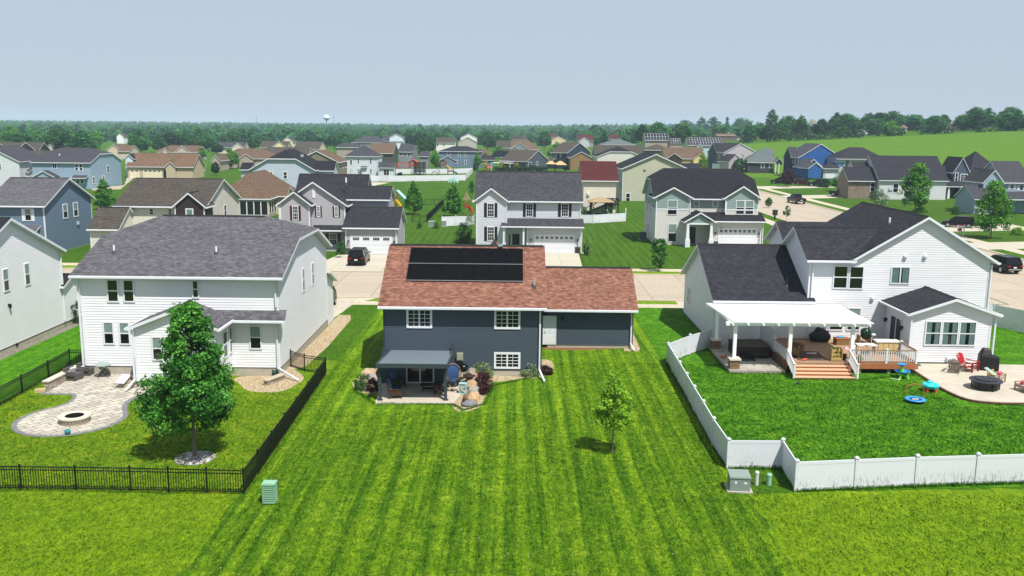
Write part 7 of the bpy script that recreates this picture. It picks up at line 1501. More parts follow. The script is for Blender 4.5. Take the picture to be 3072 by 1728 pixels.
m = MB(); m.tube([(-.56,.12,.2),(-.55,.18,.75)]+[(.55*math.cos(a),.2,.75+.35*math.sin(a)) for a in np.linspace(math.pi,0,10)]+[(.55,.18,.75),(.56,.12,.2)], .022, 6); m.build('handle', mat('orange_tube','b5592c',.5,.05), t)
p = P(C(2,1620,1410)); t = thing('sandal', 'dark sandal lost on the lawn in front of the steps', 'shoe', (p.x,p.y,.01), .6); m = MB(); m.ball((0,0,.04),.2,.09,.05,10); m.ball((.1,0,.08),.08,.08,.05,8); m.build('sole', mat('dark_rubber','15161c',.7,.1), t)
p = P(C(4,280,710)); t = thing('toy_scoop', 'white toy scoop on the grass by the water table', 'toy', (p.x,p.y,.02), -.6); m = MB(); m.tube([(-.25,0,.02),(.1,0,.02)], .02, 6); m.ball((.18,0,.03),.09,.06,.04,8); m.build('scoop', WHITE, t)
# ================= vehicles
TYRE = mat('tyre','0c0c0d',.85,.1); RIM = mat('alloy_rim','a9acb0',.3,.05,metal=.8); CARGLASS = mat('car_glass','050607',.08,0,spec=.5); TAIL = mat('tail_light','7a0d12',.25,.05); HEADL = mat('head_light','c9ced4',.15,.03); CHROME = mat('chrome','c3c6ca',.2,.02,metal=.9); PLATE = mat('licence_plate','c9cacc',.5,.05)
def paint(name, col):
    if name in MATS: return MATS[name]
    k = N(name); k.b.inputs['Base Color'].default_value = lin(col); k.b.inputs['Roughness'].default_value = .25; k.b.inputs['Specular IOR Level'].default_value = .25; k.b.inputs['Coat Weight'].default_value = .12; k.b.inputs['Coat Roughness'].default_value = .04; MATS[name] = k.m; return k.m
def vehicle(name, label, loc, rz, col, kind='suv', s=1.0, cat='car', rails=True):
    """front toward +y"""
    t = thing(name, label, cat, loc, rz); t.scale = (s,)*3; pm = paint('paint_'+col, col); L = {'suv':4.8,'van':5.1,'pickup':5.8,'car':4.6}[kind]; w = .96; hb = {'suv':1.02,'van':1.02,'pickup':1.12,'car':.9}[kind]; top = {'suv':1.74,'van':1.74,'pickup':1.88,'car':1.45}[kind]
    h2 = L/2; m = MB()
    # lower body as a loft of rounded sections
    st = {'suv':[(-h2,.42,hb-.06,.86),(-h2+.18,.30,hb,.94),(-1.2,.26,hb+.02,w),(.9,.26,hb,w),(1.3,.26,hb-.04,w),(h2-.5,.28,hb-.10,.93),(h2-.12,.34,hb-.24,.84),(h2,.42,.62,.74)],
          'van':[(-h2,.42,hb-.02,.86),(-h2+.15,.28,hb+.02,.95),(-1.2,.24,hb+.04,w),(.8,.24,hb,w),(1.4,.24,hb-.06,w),(h2-.5,.28,hb-.16,.92),(h2-.12,.34,hb-.34,.82),(h2,.42,.58,.72)],
          'pickup':[(-h2,.55,hb,.92),(-h2+.1,.42,hb+.02,w),(-.6,.40,hb+.02,w),(1.0,.40,hb,w),(1.5,.40,hb,w),(h2-.4,.42,hb-.04,.94),(h2-.05,.46,hb-.14,.88),(h2,.5,.8,.82)],
          'car':[(-h2,.4,hb-.1,.8),(-h2+.2,.28,hb,.9),(-1.2,.24,hb,.92),(.8,.24,hb-.02,.92),(1.3,.24,hb-.1,.9),(h2-.4,.28,hb-.2,.86),(h2-.08,.34,hb-.32,.78),(h2,.4,.55,.7)]}[kind]
    rings = []
    for y, z0, z1, hw in st:
        zm = z0+(z1-z0)*.55; ring = [(-hw*.93,z0),(-hw,z0+.12),(-hw*1.01,zm),(-hw*.97,z1-.05),(-hw*.90,z1),(hw*.90,z1),(hw*.97,z1-.05),(hw*1.01,zm),(hw,z0+.12),(hw*.93,z0)]
        k0 = len(m.V); m.V += [(x,y,z) for x,z in ring]; rings.append(k0)
    n = 10
    for a, b_ in zip(rings, rings[1:]):
        for j in range(n): m.F.append((a+j,b_+j,b_+(j+1)%n,a+(j+1)%n)); m.M.append(0)
    m.F.append(tuple(rings[0]+j for j in range(n))); m.M.append(0); m.F.append(tuple(rings[-1]+j for j in reversed(range(n)))); m.M.append(0)
    if kind == 'pickup':   # open bed
        m.box(-.84,-h2+.14,hb+.021,.84,-.7,hb+.03,1)
    m.build('body', [pm, mat('bed_liner','08080a',.8,.1)], t, smooth=False)
    yb0, yb1, yt0, yt1 = {'suv':(-h2+.08,1.25,-h2+.42,.30),'van':(-h2+.06,1.55,-h2+.35,.55),'pickup':(-.75,1.35,-.6,.55),'car':(-1.75,1.15,-1.0,.25)}[kind]
    wb, wt = w*.90, w*.72; g = MB(); g.hexa([(-wb,yb0,hb),(wb,yb0,hb),(wb,yb1,hb-.03),(-wb,yb1,hb-.03),(-wt,yt0,top-.05),(wt,yt0,top-.05),(wt,yt1,top-.05),(-wt,yt1,top-.05)]); g.build('window', CARGLASS, t)
    r = MB(); r.hexa([(-wt-.03,yt0-.06,top-.07),(wt+.03,yt0-.06,top-.07),(wt+.03,yt1+.05,top-.07),(-wt-.03,yt1+.05,top-.07),(-wt*.9,yt0+.05,top),(wt*.9,yt0+.05,top),(wt*.9,yt1-.1,top),(-wt*.9,yt1-.1,top)]); r.build('roof', pm, t)
    p_ = MB()
    for sx in (-1,1):
        for f in (0.0,.36,.68,1.0): yb = yb0+(yb1-yb0)*f; yt = yt0+(yt1-yt0)*f; p_.bar((sx*(wb+.004),yb,hb-.01),(sx*(wt+.012),yt,top-.05),.075,.05,up=(sx,0,0))
    p_.build('pillars', pm, t)
    if rails and kind in ('suv',):
        for sx in (-1,1): q = MB(); q.bar((sx*wt*.86,yt0+.1,top+.04),(sx*wt*.86,yt1-.15,top+.04),.04); q.build('roof_rail', CHROME, t)
    wr = {'suv':.37,'van':.35,'pickup':.41,'car':.33}[kind]
    for y in ((h2-.95),(-h2+.95)):
        for sx in (-1,1):
            q = MB(); q.tube([(sx*(w-.22),y,wr),(sx*(w+.015),y,wr)], wr, 18); wh = q.build('wheel', TYRE, t); q = MB(); q.tube([(sx*(w-.02),y,wr),(sx*(w+.03),y,wr)], wr*.62, 10); q.build('rim', RIM, wh)
            q = MB(); 
    for sx in (-1,1):
        q = MB(); q.cbox((sx*.70,-h2+.03,hb-.16), .36,.14,.15); q.build('tail_light', TAIL, t); q = MB(); q.cbox((sx*.62,h2-.16,hb-.34 if kind != 'pickup' else hb-.25), .34,.2,.13); q.build('headlight', HEADL, t)
        q = MB(); q.cbox((sx*(w+.09),yb1-.35,hb+.06), .2,.12,.13); q.build('mirror', pm, t)
    q = MB(); q.cbox((0,-h2-.012,hb-.32), .34,.02,.15); q.build('licence_plate', PLATE, t)
    q = MB(); q.cbox((0,-h2-.03,.5), 1.5,.08,.10); q.build('bumper', CHROME if kind in ('pickup','suv') else mat('black_trim','0d0d0e',.5,.05), t)
    return t
pz = lambda *q: tuple(G(q))[:2]
vehicle('minivan', 'black minivan parked nose-in before the white double garage door', (-18.55,107.9,.02), rad(1.5), '050507', 'van', 1.08)
vehicle('suv', 'black suv seen from behind on the street at the right edge', (58.6,106.9,.02), rad(6), '08080c', 'suv', 1.12)
vehicle('suv', 'dark plum-black suv side on in a driveway behind the red and white sign', (77.5,156.3,.02), rad(66), '0b070f', 'suv', 1.12)
vehicle('pickup_truck', 'black pickup truck driving away on the cross street', (64.2,204.4,.02), rad(3), '060607', 'pickup', 1.15)
vehicle('pickup_truck', 'black pickup truck parked side on beneath the bright round tree', (83.0,226.8,.02), rad(55), '050506', 'pickup', 1.15)
a, b = G(B(5,1300,925)), G(B(5,1570,915)); vehicle('suv', 'dark blue-black suv nosing out left of the purple tree', ((a.x+b.x)/2,(a.y+b.y)/2+1,.02), rad(62), '0a0c12', 'suv', 1.35)
a, b = G(B(5,1630,948)), G(B(5,1800,935)); vehicle('suv', 'dark red suv parked in front of the royal blue house', ((a.x+b.x)/2,(a.y+b.y)/2+1,.02), rad(-112), '3a0810', 'suv', 1.15)
a = G(B(5,1905,955)); vehicle('suv', 'black suv half hidden right of the dark red one', (a.x,a.y+1,.02), rad(60), '060608', 'suv', 1.3)
a = G(B(5,930,388)); vehicle('suv', 'white vehicle parked by the plank fence on the hill', (a.x,a.y,a.z), rad(80), 'b9bcc0', 'suv', 1.1)
vehicle('parked_car', 'dark car mostly hidden behind the white hip-ended house, one wheel showing', (-17.35,80.5,.02), rad(179), '0a0a0c', 'suv', 1.0)
a = G(B(6,420,1010)); t = thing('covered_boat', 'boat under a grey cover parked behind the black pickup', 'boat', (a.x+2,a.y+3,0), rad(-20)); t.scale = (.6,)*3; m = MB(); m.hexa([(-4,-1.3,1.0),(4,-1.3,1.2),(4,1.3,1.2),(-4,1.3,1.0),(-4.6,-1.6,2.6),(4.4,-1.6,2.9),(4.4,1.6,2.9),(-4.6,1.6,2.6)]); m.build('cover', mat('tarp_grey','6e6a68',.8,.12,1), t)
m = MB(); m.box(-3.6,-1.2,.5,3.6,1.2,1.0); m.build('hull', BLACKM, t)
for x in (-1,1): m = MB(); m.tube([(x*1.0,-1.4,.4),(x*1.0,-1.1,.4)], .4, 12); m.build('wheel', TYRE, t)
# ================= street furniture
a = G(B(5,1341,1362)); t = thing('cluster_mailbox', 'dark cluster mailbox on a post by the cross street', 'mailbox', (a.x,a.y,0)); t.scale = (.66,)*3; m = MB(); m.box(-.2,-.2,0,.2,.2,1.3); m.build('pedestal', BLACKM, t); m = MB(); m.box(-.62,-.45,1.15,.62,.45,2.55); m.build('cabinet', mat('mailbox_bronze','26221f',.5,.08), t); m = MB(); m.box(-.68,-.5,2.55,.68,.5,2.65); m.build('lid', BLACKM, t)
for i in range(4): m = MB(); m.box(-.56+.285*i,-.475,1.25,-.30+.285*i,-.45,2.45); m.build('door', mat('mailbox_door','312c28',.4,.08), t)
a = G(C(7,870,830)); hh = PY(C(7,886,700), a.y).z; t = thing('sale_sign', 'white sign post with a red and white board on the lawn at right', 'sign', (a.x,a.y,0), rad(8)); m = MB(); m.box(-.06,-.06,0,.06,.06,hh); m.build('post', WHITE, t); m = MB(); m.box(-1.3,-.04,hh-.3,.2,.04,hh-.18); m.build('arm', WHITE, t)
m = MB(); m.box(-1.15,-.02,hh-1.25,-.35,.02,hh-.36); sb = m.build('board', mat('sign_white','d9d6d6',.5,.04), t); m = MB(); m.box(-1.14,-.03,hh-.98,-.36,-.021,hh-.66); m.build('red_band', mat('sign_red','a51c34',.5,.05), sb); m = MB(); m.box(-1.1,-.015,hh-.16,-.35,.015,hh+.02); m.build('rider', mat('sign_red','a51c34',.5,.05), t)
a = G(B(5,940,756)); hh = PY(B(5,943,562), a.y).z; t = thing('light_pole', 'thin grey light pole beside the lilac house\'s tree', 'street light', (a.x,a.y,a.z)); m = MB(); m.tube([(0,0,0),(0,0,hh-a.z)], .22, 8, r1=.13); m.build('pole', mat('pole_grey','9a9c9e',.5,.06), t); m = MB(); m.box(-.2,-.6,hh-a.z,.2,1.2,hh-a.z+.25); m.build('lamp_head', mat('pole_grey','9a9c9e',.5,.06), t)
a = G(B(6,1325,272)); hh = PY(B(6,1330,182), a.y).z-a.z; t = thing('street_light', 'tall pale street light with a bent arm on the hilltop', 'street light', (a.x,a.y,a.z)); m = MB(); m.tube([(0,0,0),(0,0,hh*.9),(.6,0,hh),(hh*.4,0,hh)], .25, 8, r1=.16); m.build('pole', mat('pole_pale','c3c6c8',.5,.05), t); m = MB(); m.ball((hh*.42,0,hh),.7,.35,.2,8); m.build('lamp_head', mat('pole_pale','c3c6c8',.5,.05), t)
def hoop(label, k, x, yb, yt, w):
    a = G(B(k,x,yb)); hh = PY(B(k,x,yt), a.y).z-a.z; s = hh/3.6; t = thing('basketball_hoop', label, 'basketball hoop', (a.x,a.y,a.z)); t.scale = (s,)*3; m = MB(); m.tube([(0,0,0),(0,0,2.6),(.5,-.3,3.2)], .07, 8); m.build('pole', BLACKM, t)
    m = MB(); m.box(-.1,-.36,2.6,1.1,-.33,3.6); m.box(.3,-.38,2.85,.7,-.36,3.2); m.build('backboard', mat('backboard','a9bcc4',.2,.05), t); m = MB(); m.tube([(.5+.23*math.cos(q),-.62+.23*math.sin(q),2.85) for q in np.linspace(0,6.28,14)], .02, 5); m.build('rim', mat('orange_plastic','c4522a',.5,.06), t)
hoop('basketball hoop in front of the white side wall of the black-roofed house', 6, 875, 1110, 955, 90); hoop('basketball hoop at the corner of the white hip-roofed house', 3, 212, 850, 735, 50)
t = thing('water_tower', 'pale blue and white bulb water tower over the far trees', 'water tower', (0,0,0)); d = ray(B(2,1985,90)); yw = 1900; a = PY(B(2,1985,90), yw); top = PY(B(2,1985,58), yw).z; mid = PY(B(2,1985,100), yw).z; low = PY(B(2,1985,128), yw).z; rr = 40*.24153*yw/F_PX; t.location = (a.x,a.y,0)
m = MB(); m.lathe([(rr*.18,T(a.x,a.y)-2),(rr*.16,low-2),(rr*.3,low)], n=20); m.build('stem', mat('tower_blue','5f97b8',.5,.05), t, True); m = MB(); m.lathe([(rr*.3,low),(rr*.8,(low+mid)/2),(rr,mid)], n=28); m.build('tank_base', mat('tower_blue','5f97b8',.5,.05), t, True); m = MB(); m.lathe([(rr,mid),(rr*.98,mid+(top-mid)*.4),(rr*.6,mid+(top-mid)*.85),(0,top)], n=28); m.build('tank_dome', mat('tower_white','c3dbe6',.5,.04), t, True)
for i, (k, x, y0, y1, lab) in enumerate(((2,1115,65,150,'thin lattice mast left of the water tower'),(2,2078,62,135,'thin mast just right of the water tower'),(4,1450,140,200,'thin mast above the middle treeline'),(4,2032,140,230,'thin mast left of the huge rounded tree'))):
    a = PY(B(k,x,y1), 1700); tp = PY(B(k,x,y0), 1700).z; t = thing('radio_mast', lab, 'mast', (a.x,a.y,a.z-8)); m = MB(); m.tube([(0,0,0),(0,0,tp-a.z+8)], .55, 6, r1=.3); m.build('mast', mat('mast_grey','6f7478',.6,.05), t); m = MB(); m.box(-2,-.2,tp-a.z+3,2,.2,tp-a.z+3.6); m.build('crossarm', mat('mast_grey','6f7478',.6,.05), t)
# ================= the commons and gardens behind
sheet('patio', [g(3,215,905),g(3,420,898),g(3,700,903),g(3,590,925),g(3,450,955),g(3,240,955)], .03, PATIO)
adirondack('dark red adirondack chair on the far patio, left of a pair', tuple(g(3,365,938))+(.04,), rad(-60), mat('maroon_slats','4f1a22',.6,.08), 1.2, group='dark red chairs on the far patio'); adirondack('dark red adirondack chair on the far patio, right of a pair', tuple(g(3,428,938))+(.04,), rad(-60), mat('maroon_slats','4f1a22',.6,.08), 1.2, group='dark red chairs on the far patio')
WOODP = mat('playset_cedar','6e3a1c',.7,.2,2); YEL = mat('yellow_plastic','d9a914',.4,.04); ORG = mat('playset_orange','b8431c',.6,.08); GRNS = mat('slide_green','0e4a34',.4,.05)
def playset(name, label, k, x0, x1, yb, yt, wood, roof=None, slide=None, swing=None, side=1):
    a, b_ = G(B(k,x0,yb)), G(B(k,x1,yb)); w = b_.x-a.x; hh = PY(B(k,(x0+x1)/2,yt), a.y).z; t = thing(name, label, 'playset', (a.x,a.y,0)); tw = w*(.42 if swing or slide else .9); x0_ = 0 if side > 0 else w-tw
    for x in (x0_,x0_+tw):
        for y in (0,tw): m = MB(); m.bar((x,y,0),(x,y,hh*.72),tw*.09); m.build('post', wood, t)
    m = MB(); m.box(x0_-.05*tw,-.05*tw,hh*.38,x0_+tw*1.05,tw*1.05,hh*.42)
    for zz in (.5,.58): m.bar((x0_,0,hh*zz),(x0_+tw,0,hh*zz),tw*.06)
    for i in range(7): m.bar((x0_+tw*i/6,0,hh*.42),(x0_+tw*i/6,0,hh*.58),tw*.05)
    m.build('platform', wood, t)
    if roof: m = MB(); c = x0_+tw/2; m.poly([(x0_-.15*tw,-.1*tw,hh*.7),(x0_-.15*tw,tw*1.1,hh*.7),(c,tw*1.1,hh),(c,-.1*tw,hh)]); m.poly([(x0_+1.15*tw,tw*1.1,hh*.7),(x0_+1.15*tw,-.1*tw,hh*.7),(c,-.1*tw,hh),(c,tw*1.1,hh)]); m.poly([(x0_,0,hh*.72),(x0_+tw,0,hh*.72),(c,0,hh*.98)]); r = m.build('roof', roof, t); md = r.modifiers.new('s','SOLIDIFY'); md.thickness = .08
    if slide:
        m = MB(); xs = x0_+tw if side > 0 else x0_; xe = w*.8 if side > 0 else w*.2; m.hexa([(xs,-tw*.1,hh*.38),(xs,tw*.4,hh*.38),(xe,tw*.0,.1),(xe,-tw*.5,.1),(xs,-tw*.1,hh*.42),(xs,tw*.4,hh*.42),(xe,tw*.0,.25),(xe,-tw*.5,.25)])
        for s_ in (-.1,.4): m.bar((xs,tw*s_,hh*.45),(xe,tw*(s_-.4),.35),.12,.4)
        m.build('slide', slide, t)
    if swing:
        m = MB(); xa, xb = (tw, w) if side > 0 else (0, w-tw); m.bar((xa,tw/2,hh*.66),(xb,tw/2,hh*.66),tw*.09); xe = xb if side > 0 else xa
        for s_ in (0,1): m.bar((xe,tw/2,hh*.66),(xe,tw*s_,0),tw*.08)
        m.build('swing_beam', wood, t)
        for i in (1,2): x = xa+(xb-xa)*i/3; m = MB(); m.bar((x-.2,tw/2,hh*.66),(x-.2,tw/2,hh*.22),.05); m.bar((x+.2,tw/2,hh*.66),(x+.2,tw/2,hh*.22),.05); m.box(x-.4,tw/2-.2,hh*.18,x+.4,tw/2+.2,hh*.23); m.build('swing', swing, t)
    return t
playset('play_tower', 'orange play tower with a pointed roof and pink swings in the fenced garden', 3, 800, 1050, 742, 615, ORG, ORG, None, mat('pink_plastic2','b8285a',.5,.05), -1)
playset('playset', 'cedar playset with a yellow slide behind the long white fence', 3, 1325, 1500, 742, 612, WOODP, WOODP, YEL, None, 1)
playset('playset', 'wooden playset with a dark green slide in the fenced garden', 3, 1420, 1590, 812, 700, WOODP, None, GRNS, None, 1)
playset('playset', 'cedar playset with a yellow slide right of the grey house\'s rear wing', 3, 700, 880, 1215, 1000, WOODP, None, YEL, None, 1)
a = G(B(3,775,1190)); t = thing('slide', 'blue-white slide rising from the cedar playset left of the pyramid-shaped tree', 'slide', (a.x,a.y+1,0)); t.scale = (.55,)*3; m = MB(); m.hexa([(0,0,5.6),(1.0,.6,5.6),(4.2,.6,2.4),(3.2,0,2.4),(0,0,5.8),(1.0,.6,5.8),(4.2,.6,2.6),(3.2,0,2.6)]); m.build('chute', mat('pale_blue_plastic','8fb6cc',.35,.04), t); m = MB(); m.bar((.3,.3,0),(.3,.3,5.6),.3); m.bar((3.6,.3,0),(3.6,.3,2.4),.3); m.build('post', WOODP, t)
playset('playhouse', 'red playhouse with a tan roof behind the left white fence', 3, 1620, 1770, 1320, 1040, mat('barn_red','8f1d1a',.6,.08), mat('playhouse_roof','a08a72',.8,.1), mat('red_slide','b0241e',.4,.04), None, 1)
a, b = G(B(3,995,805)), G(B(3,1140,805)); t = thing('trampoline', 'large round trampoline with a tall net behind the long white fence', 'trampoline', ((a.x+b.x)/2,a.y+2,0)); r = (b.x-a.x)/2; m = MB(); m.lathe([(r,1.0),(r*1.03,1.2),(r*.9,1.25),(0,1.22)], n=28); m.build('bed', mat('navy_mat','141a3a',.7,.1), t)
nm = N('net'); nm.b.inputs['Base Color'].default_value = (.02,.02,.025,1); tr = nm.n('ShaderNodeBsdfTransparent'); ms = nm.n('ShaderNodeMixShader'); ms.inputs[0].default_value = .45; nm.l(tr.outputs[0], ms.inputs[1]); nm.l(nm.b.outputs[0], ms.inputs[2]); nm.l(ms.outputs[0], nm.t.nodes['Material Output'].inputs[0])
m = MB(); m.lathe([(r,1.2),(r,4.2)], n=28); m.build('net', nm.m, t)
for i in range(8): q = i*math.pi/4; m = MB(); m.tube([(r*math.cos(q),r*math.sin(q),0),(r*math.cos(q),r*math.sin(q),4.3)], .1, 6); m.build('pole', BLACKM, t)
a, b = G(B(3,1412,905)), G(B(3,1555,905)); t = thing('climbing_dome', 'pale metal climbing dome on the grass outside the white fence', 'climbing frame', ((a.x+b.x)/2,a.y+1.5,0)); r = (b.x-a.x)/2; m = MB(); ring = lambda n_, e: [(r*math.cos(e)*math.cos(2*math.pi*i/n_+(.3 if e > .4 else 0)),r*math.cos(e)*math.sin(2*math.pi*i/n_+(.3 if e > .4 else 0)),r*1.0*math.sin(e)) for i in range(n_)]
R1, R2, R3 = ring(10,0), ring(10,.6), ring(5,1.15)
for i in range(10): m.bar(R1[i],R2[i],.12); m.bar(R1[(i+1)%10],R2[i],.12); m.bar(R2[i],R2[(i+1)%10],.12); m.bar(R2[i],R3[i//2],.12)
for i in range(5): m.bar(R3[i],R3[(i+1)%5],.12)
m.build('bars', mat('dome_teal','a9cfc9',.4,.05), t)
a = G(B(3,1290,815)); t = thing('climbing_arch', 'small wooden climbing arch with a ladder in the fenced garden', 'climbing frame', (a.x,a.y+1,0)); t.scale = (.5,)*3; m = MB(); m.tube([(-2.0+2*math.cos(q),0,2.6*math.sin(q)) for q in np.linspace(0,3.14,12)], .22, 6); m.tube([(-2.0+2*math.cos(q),1.5,2.6*math.sin(q)) for q in np.linspace(0,3.14,12)], .22, 6)
for q in np.linspace(.2,2.9,9): m.bar((-2.0+2*math.cos(q),0,2.6*math.sin(q)),(-2.0+2*math.cos(q),1.5,2.6*math.sin(q)),.25)
m.build('arch', WOODP, t); m = MB()
for s_ in (0,.8): m.bar((1.2+s_,0,0),(.2+s_,0,4.2),.2)
for i in range(6): m.bar((1.1-.16*i,0,.5+.6*i),(2.0-.16*i,0,.5+.6*i),.15)
m.build('ladder', WOODP, t)
a = G(B(3,815,822)); t = thing('covered_grill', 'black covered grill behind the left end of the long white fence', 'grill cover', (a.x,a.y+1,0)); t.scale = (.5,)*3; m = MB(); m.hexa([(-2,-.8,0),(2,-.8,0),(2,.8,0),(-2,.8,0),(-1.2,-.7,1.9),(1.8,-.7,2.6),(1.8,.7,2.6),(-1.2,.7,1.9)]); q = m.build('cover', mat('black_cover','0b0b0d',.55,.2,4), t); md = q.modifiers.new('b','BEVEL'); md.width = .3; md.segments = 2
ac_unit(tuple(g(3,268,858))+(0,), 'air conditioner against the white hip-roofed house', 1.2)
# gazebos
def gazebo(label, k, x0, x1, yb, yt, ye, canvas, legs=BLACKM, hip=True):
    a, b_ = G(B(k,x0,yb)), G(B(k,x1,yb)); w = b_.x-a.x; ez = PY(B(k,(x0+x1)/2,ye), a.y).z; top = PY(B(k,(x0+x1)/2,yt), a.y+w*.4).z; t = thing('gazebo', label, 'gazebo', (a.x,a.y,0)); d_ = w*.75
    for x in (.05*w,.95*w):
        for y in (.05*d_,.95*d_): m = MB(); m.box(x-.12,y-.12,0,x+.12,y+.12,ez); m.bar((x,y,ez-1.0),(x+(.8 if x < w/2 else -.8),y,ez-.1),.12); m.build('post', legs, t)
    m = MB(); c = [(w*.42,d_/2,top),(w*.58,d_/2,top)]; e = [(-.1*w,-.1*d_,ez),(1.1*w,-.1*d_,ez),(1.1*w,1.1*d_,ez),(-.1*w,1.1*d_,ez)]
    m.poly([e[0],e[1],c[1],c[0]]); m.poly([e[2],e[3],c[0],c[1]]); m.poly([e[1],e[2],c[1]]); m.poly([e[3],e[0],c[0]]); r = m.build('canopy', canvas, t); md = r.modifiers.new('s','SOLIDIFY'); md.thickness = .1; md.offset = -1; return t
TANC = mat('tan_canvas','b09468',.85,.08)
gazebo('tan-roofed dark gazebo behind the white fence by the sage house', 4, 1120, 1385, 1310, 1080, 1145, mat('gazebo_tan','8f7b5e',.85,.1)); gazebo('tan canvas gazebo with hanging curtains, left of a pair, below the navy house', 4, 580, 690, 765, 632, 672, TANC); gazebo('tan canvas gazebo, right of a pair, below the navy house', 4, 680, 820, 765, 632, 682, TANC)
a, b = G(B(4,1330,1300)), G(B(4,1480,1300)); t = thing('raised_deck', 'dark raised deck with a stair beside the shaded side of the sage house', 'deck', (a.x,a.y+2,0)); zt = PY(B(4,1400,1180), a.y).z; m = MB(); w = b.x-a.x; m.box(0,0,zt-.25,w,5,zt); m.build('boards', mat('dark_deck','2b2421',.7,.15), t)
for x in (0,w/2,w): m = MB(); m.box(x-.1,0,0,x+.1,.2,zt+1.1); m.build('post', BLACKM, t)
m = MB(); m.bar((0,.1,zt+1.1),(w,.1,zt+1.1),.12)
for i in range(16): m.bar((w*i/16,.1,zt),(w*i/16,.1,zt+1.1),.06)
m.build('rail', BLACKM, t); m = MB()
for i in range(9): m.box(-.45*i-.45,-.2,zt-zt*(i+1)/9,-.45*i,1.2,zt-zt*(i+1)/9+.12)
m.bar((-4.2,-.2,1.0),(0,-.2,zt+1.0),.12); m.bar((-4.2,-.2,0),(0,-.2,zt-.2),.2); m.build('stairs', mat('dark_deck','2b2421',.7,.15), t)
a = G(B(3,1940,745)); t = thing('garden_chair', 'orange-brown garden furniture left of the solar-array house', 'chair', (a.x,a.y,0)); t.scale = (1.4,)*3; m = MB(); m.box(-.6,-.4,.35,.6,.4,.45); m.hexa([(-.6,.3,.45),(.6,.3,.45),(.6,.4,.45),(-.6,.4,.45),(-.6,.45,1),(.6,.45,1),(.6,.55,1),(-.6,.55,1)]); m.build('seat', ORG, t)
for x in (-.55,.55):
    for y in (-.35,.35): m = MB(); m.box(x-.05,y-.05,0,x+.05,y+.05,.35); m.build('leg', ORG, t)
t = thing('hedge', 'dark clipped hedge line before the solar-array house', 'hedge', tuple(g(4,-60,765))+(0,)); a, b = G(B(4,-60,765)), G(B(4,560,765)); rng = np.random.default_rng(4); cs = np.stack([np.linspace(0,b.x-a.x,80), rng.normal(0,.5,80), rng.uniform(.5,1.6,80)],1); q_, ix = leaves(rng, cs, np.full(80,.9), 22, .55); me = quads_mesh('foliage', q_, rng.integers(0,3,len(q_)), PAL['dark']); f = bpy.data.objects.new('foliage', me); SC.collection.objects.link(f); f.parent = t
for i, x in enumerate((30,105,205,-185)):
    shrub(('golden shrub at the left by the solar-array house','golden shrub second along the solar-array house','large golden shrub below the white pergola','small golden shrub left of the solar-array house\'s garden')[i], B(4,x,755), 3.2, 3.2, 'gold', 500+i, leaf=.4, n=30, per=18)
# ================= grass that stands up: tufts over the near lawns, longer along fences, white clover heads
def blades(name, label, n, x0, x1, y0, y1, mat_, h0, h1, w0, w1, seed, skip=None, line=None, near=1.6):
    rng = np.random.default_rng(seed)
    if line is not None:
        seg = [(Vector(a), Vector(b_)) for a, b_ in zip(line, line[1:])]; L = np.array([(b_-a).length for a, b_ in seg]); si = rng.choice(len(seg), n, p=L/L.sum()); t = rng.random(n)
        A_ = np.array([tuple(s_[0]) for s_ in seg]); B_ = np.array([tuple(s_[1]) for s_ in seg]); xy = A_[si]+(B_[si]-A_[si])*t[:,None]+rng.normal(0,.07,(n,2))
    else: xy = np.stack([rng.uniform(x0,x1,n), y0+(y1-y0)*rng.random(n)**near], 1)
    if skip is not None: xy = xy[~skip(xy[:,0], xy[:,1])]
    n = len(xy); th = rng.uniform(0, np.pi, n); hh = rng.uniform(h0,h1,n); ww = rng.uniform(w0,w1,n)*.5; d = np.stack([np.cos(th)*ww, np.sin(th)*ww, np.zeros(n)],1); p = np.stack([xy[:,0],xy[:,1],np.zeros(n)],1)
    ln = np.stack([rng.normal(0,.35,n)*hh, rng.normal(0,.35,n)*hh, hh],1); q = np.stack([p-d, p+d, p+d*.45+ln, p-d*.45+ln], 1); me = quads_mesh(name, q, np.zeros(n), [mat_]); o = bpy.data.objects.new(name, me); SC.collection.objects.link(o); return tag(o, label, 'grass', kind='stuff')
mx_main = lambda x, y: ((x < 3.2) & (x > -10.6) & (y > 50.4)) | ((x > 2) & (x < 9.6) & (y > 62.8)) | ((x < -10) & (y > 74))
mx_left = lambda x, y: ((x+24.75)**2+(y-48.55)**2 < 9.2) | ((x < -21.8) & (y > 52.9)) | ((x < -22.3) & (x > -27.3) & (y > 50)) | ((x > -19) & (y > 54)) | ((x+15.75)**2+(y-42.75)**2 < 1.05)
mx_right = lambda x, y: ((y > 58) & (x > 18.6)) | ((x > 14.7) & (y > 59.4)) | ((x > 27.2) & (y > 52.6)) | ((x < 13.5) & (y < 42.4))
blades('grass', 'mown striped grass of the lawn behind the blue house', 120000, -12.1, 10.8, 21, 62, G_MAIN, .03, .065, .03, .08, 1, mx_main)
blades('grass', 'dry patchy grass inside the black fence', 36000, -29.9, -12.4, 38.7, 58, G_LEFT, .03, .07, .03, .08, 2, mx_left, near=1.2)
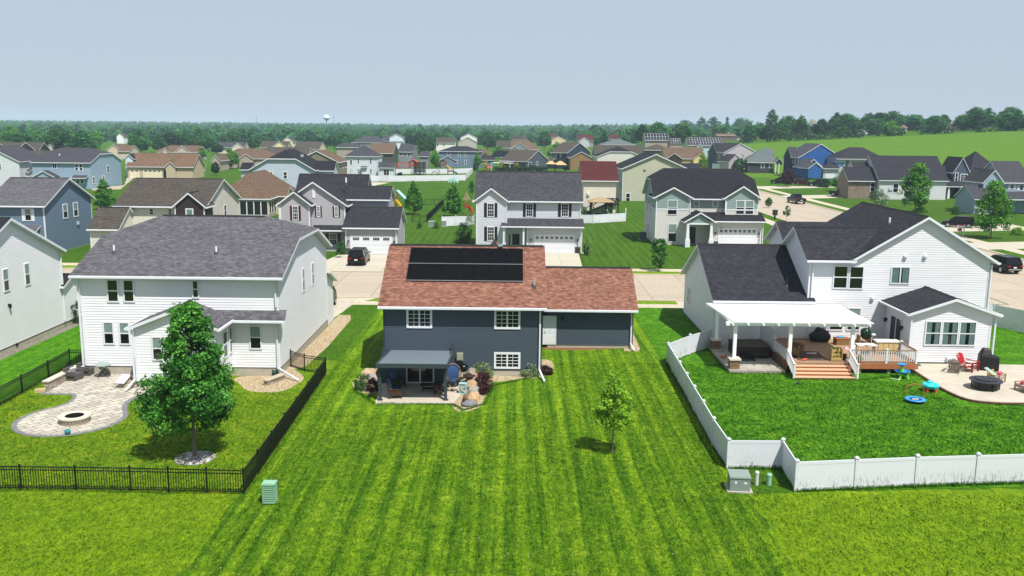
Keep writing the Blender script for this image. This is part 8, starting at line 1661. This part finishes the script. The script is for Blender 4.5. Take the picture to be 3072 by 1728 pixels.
blades('grass', 'deep green grass inside the white fence', 52000, 10.9, 33, 40.6, 62, G_RIGHT, .03, .08, .03, .09, 3, mx_right, near=1.2)
blades('grass', 'rough yellow-green grass outside the black fence', 40000, -28, -12.2, 21, 38.2, G_FRONT, .03, .08, .03, .08, 4)
blades('grass', 'rough yellow-green grass outside the white fence', 40000, 11, 28, 21, 39.1, G_FRONT, .03, .08, .03, .08, 5)
blades('grass', 'unmown grass along the foot of the white fence', 7000, 0, 0, 0, 0, G_LUSH, .08, .24, .015, .04, 6, line=[(11.12,62.1),(10.93,54.1),(10.72,42.1),(13.4,42.1),(13.2,39.3),(22.1,40.35),(31.1,41.2)])
blades('grass', 'unmown grass along the foot of the black fence', 5000, 0, 0, 0, 0, G_LEFT, .05, .16, .015, .04, 7, line=[(-30,59),(-30.1,38.6),(-12.02,38.4),(-12.4,58.3)])
blades('grass', 'longer grass at the edges of the patios and gravel beds', 4000, 0, 0, 0, 0, G_LUSH, .04, .12, .02, .05, 8, line=[(-10.2,57),(-9.7,54.4),(-8.2,52),(-3.5,52),(-2.8,50.8),(-1.6,52.1),(-1.2,56),(1,57.8),(2.9,59.2)])
blades('grass', 'longer grass around the concrete patio and the deck', 3000, 0, 0, 0, 0, G_RIGHT, .05, .14, .02, .05, 9, line=[(14.9,67),(14.85,59.6),(18.8,59.6),(18.9,58.2),(23.1,58.2),(27.8,59.8),(27.9,57.6),(27.9,55.5),(28.4,53.9),(29.7,53.1),(31.5,52.9)])
blades('clover', 'tiny white clover heads scattered in the striped lawn', 420, -12, 10.8, 22, 60, mat('clover_white','b9bba6',.9,.05), .03, .05, .03, .05, 10, mx_main)
# ================= air
hz = MB(); hz.box(-3200,-80,-30,3200,4300,48)
k = N('haze'); k.t.nodes.remove(k.b); v = k.n('ShaderNodeVolumePrincipled'); v.inputs['Color'].default_value = (.62,.8,1,1); v.inputs['Density'].default_value = .00015; v.inputs['Anisotropy'].default_value = -.1
k.l(v.outputs[0], k.t.nodes['Material Output'].inputs['Volume'])
o = hz.build('haze', k.m); tag(o, 'pale blue summer haze thickening toward the horizon', 'haze', kind='stuff')
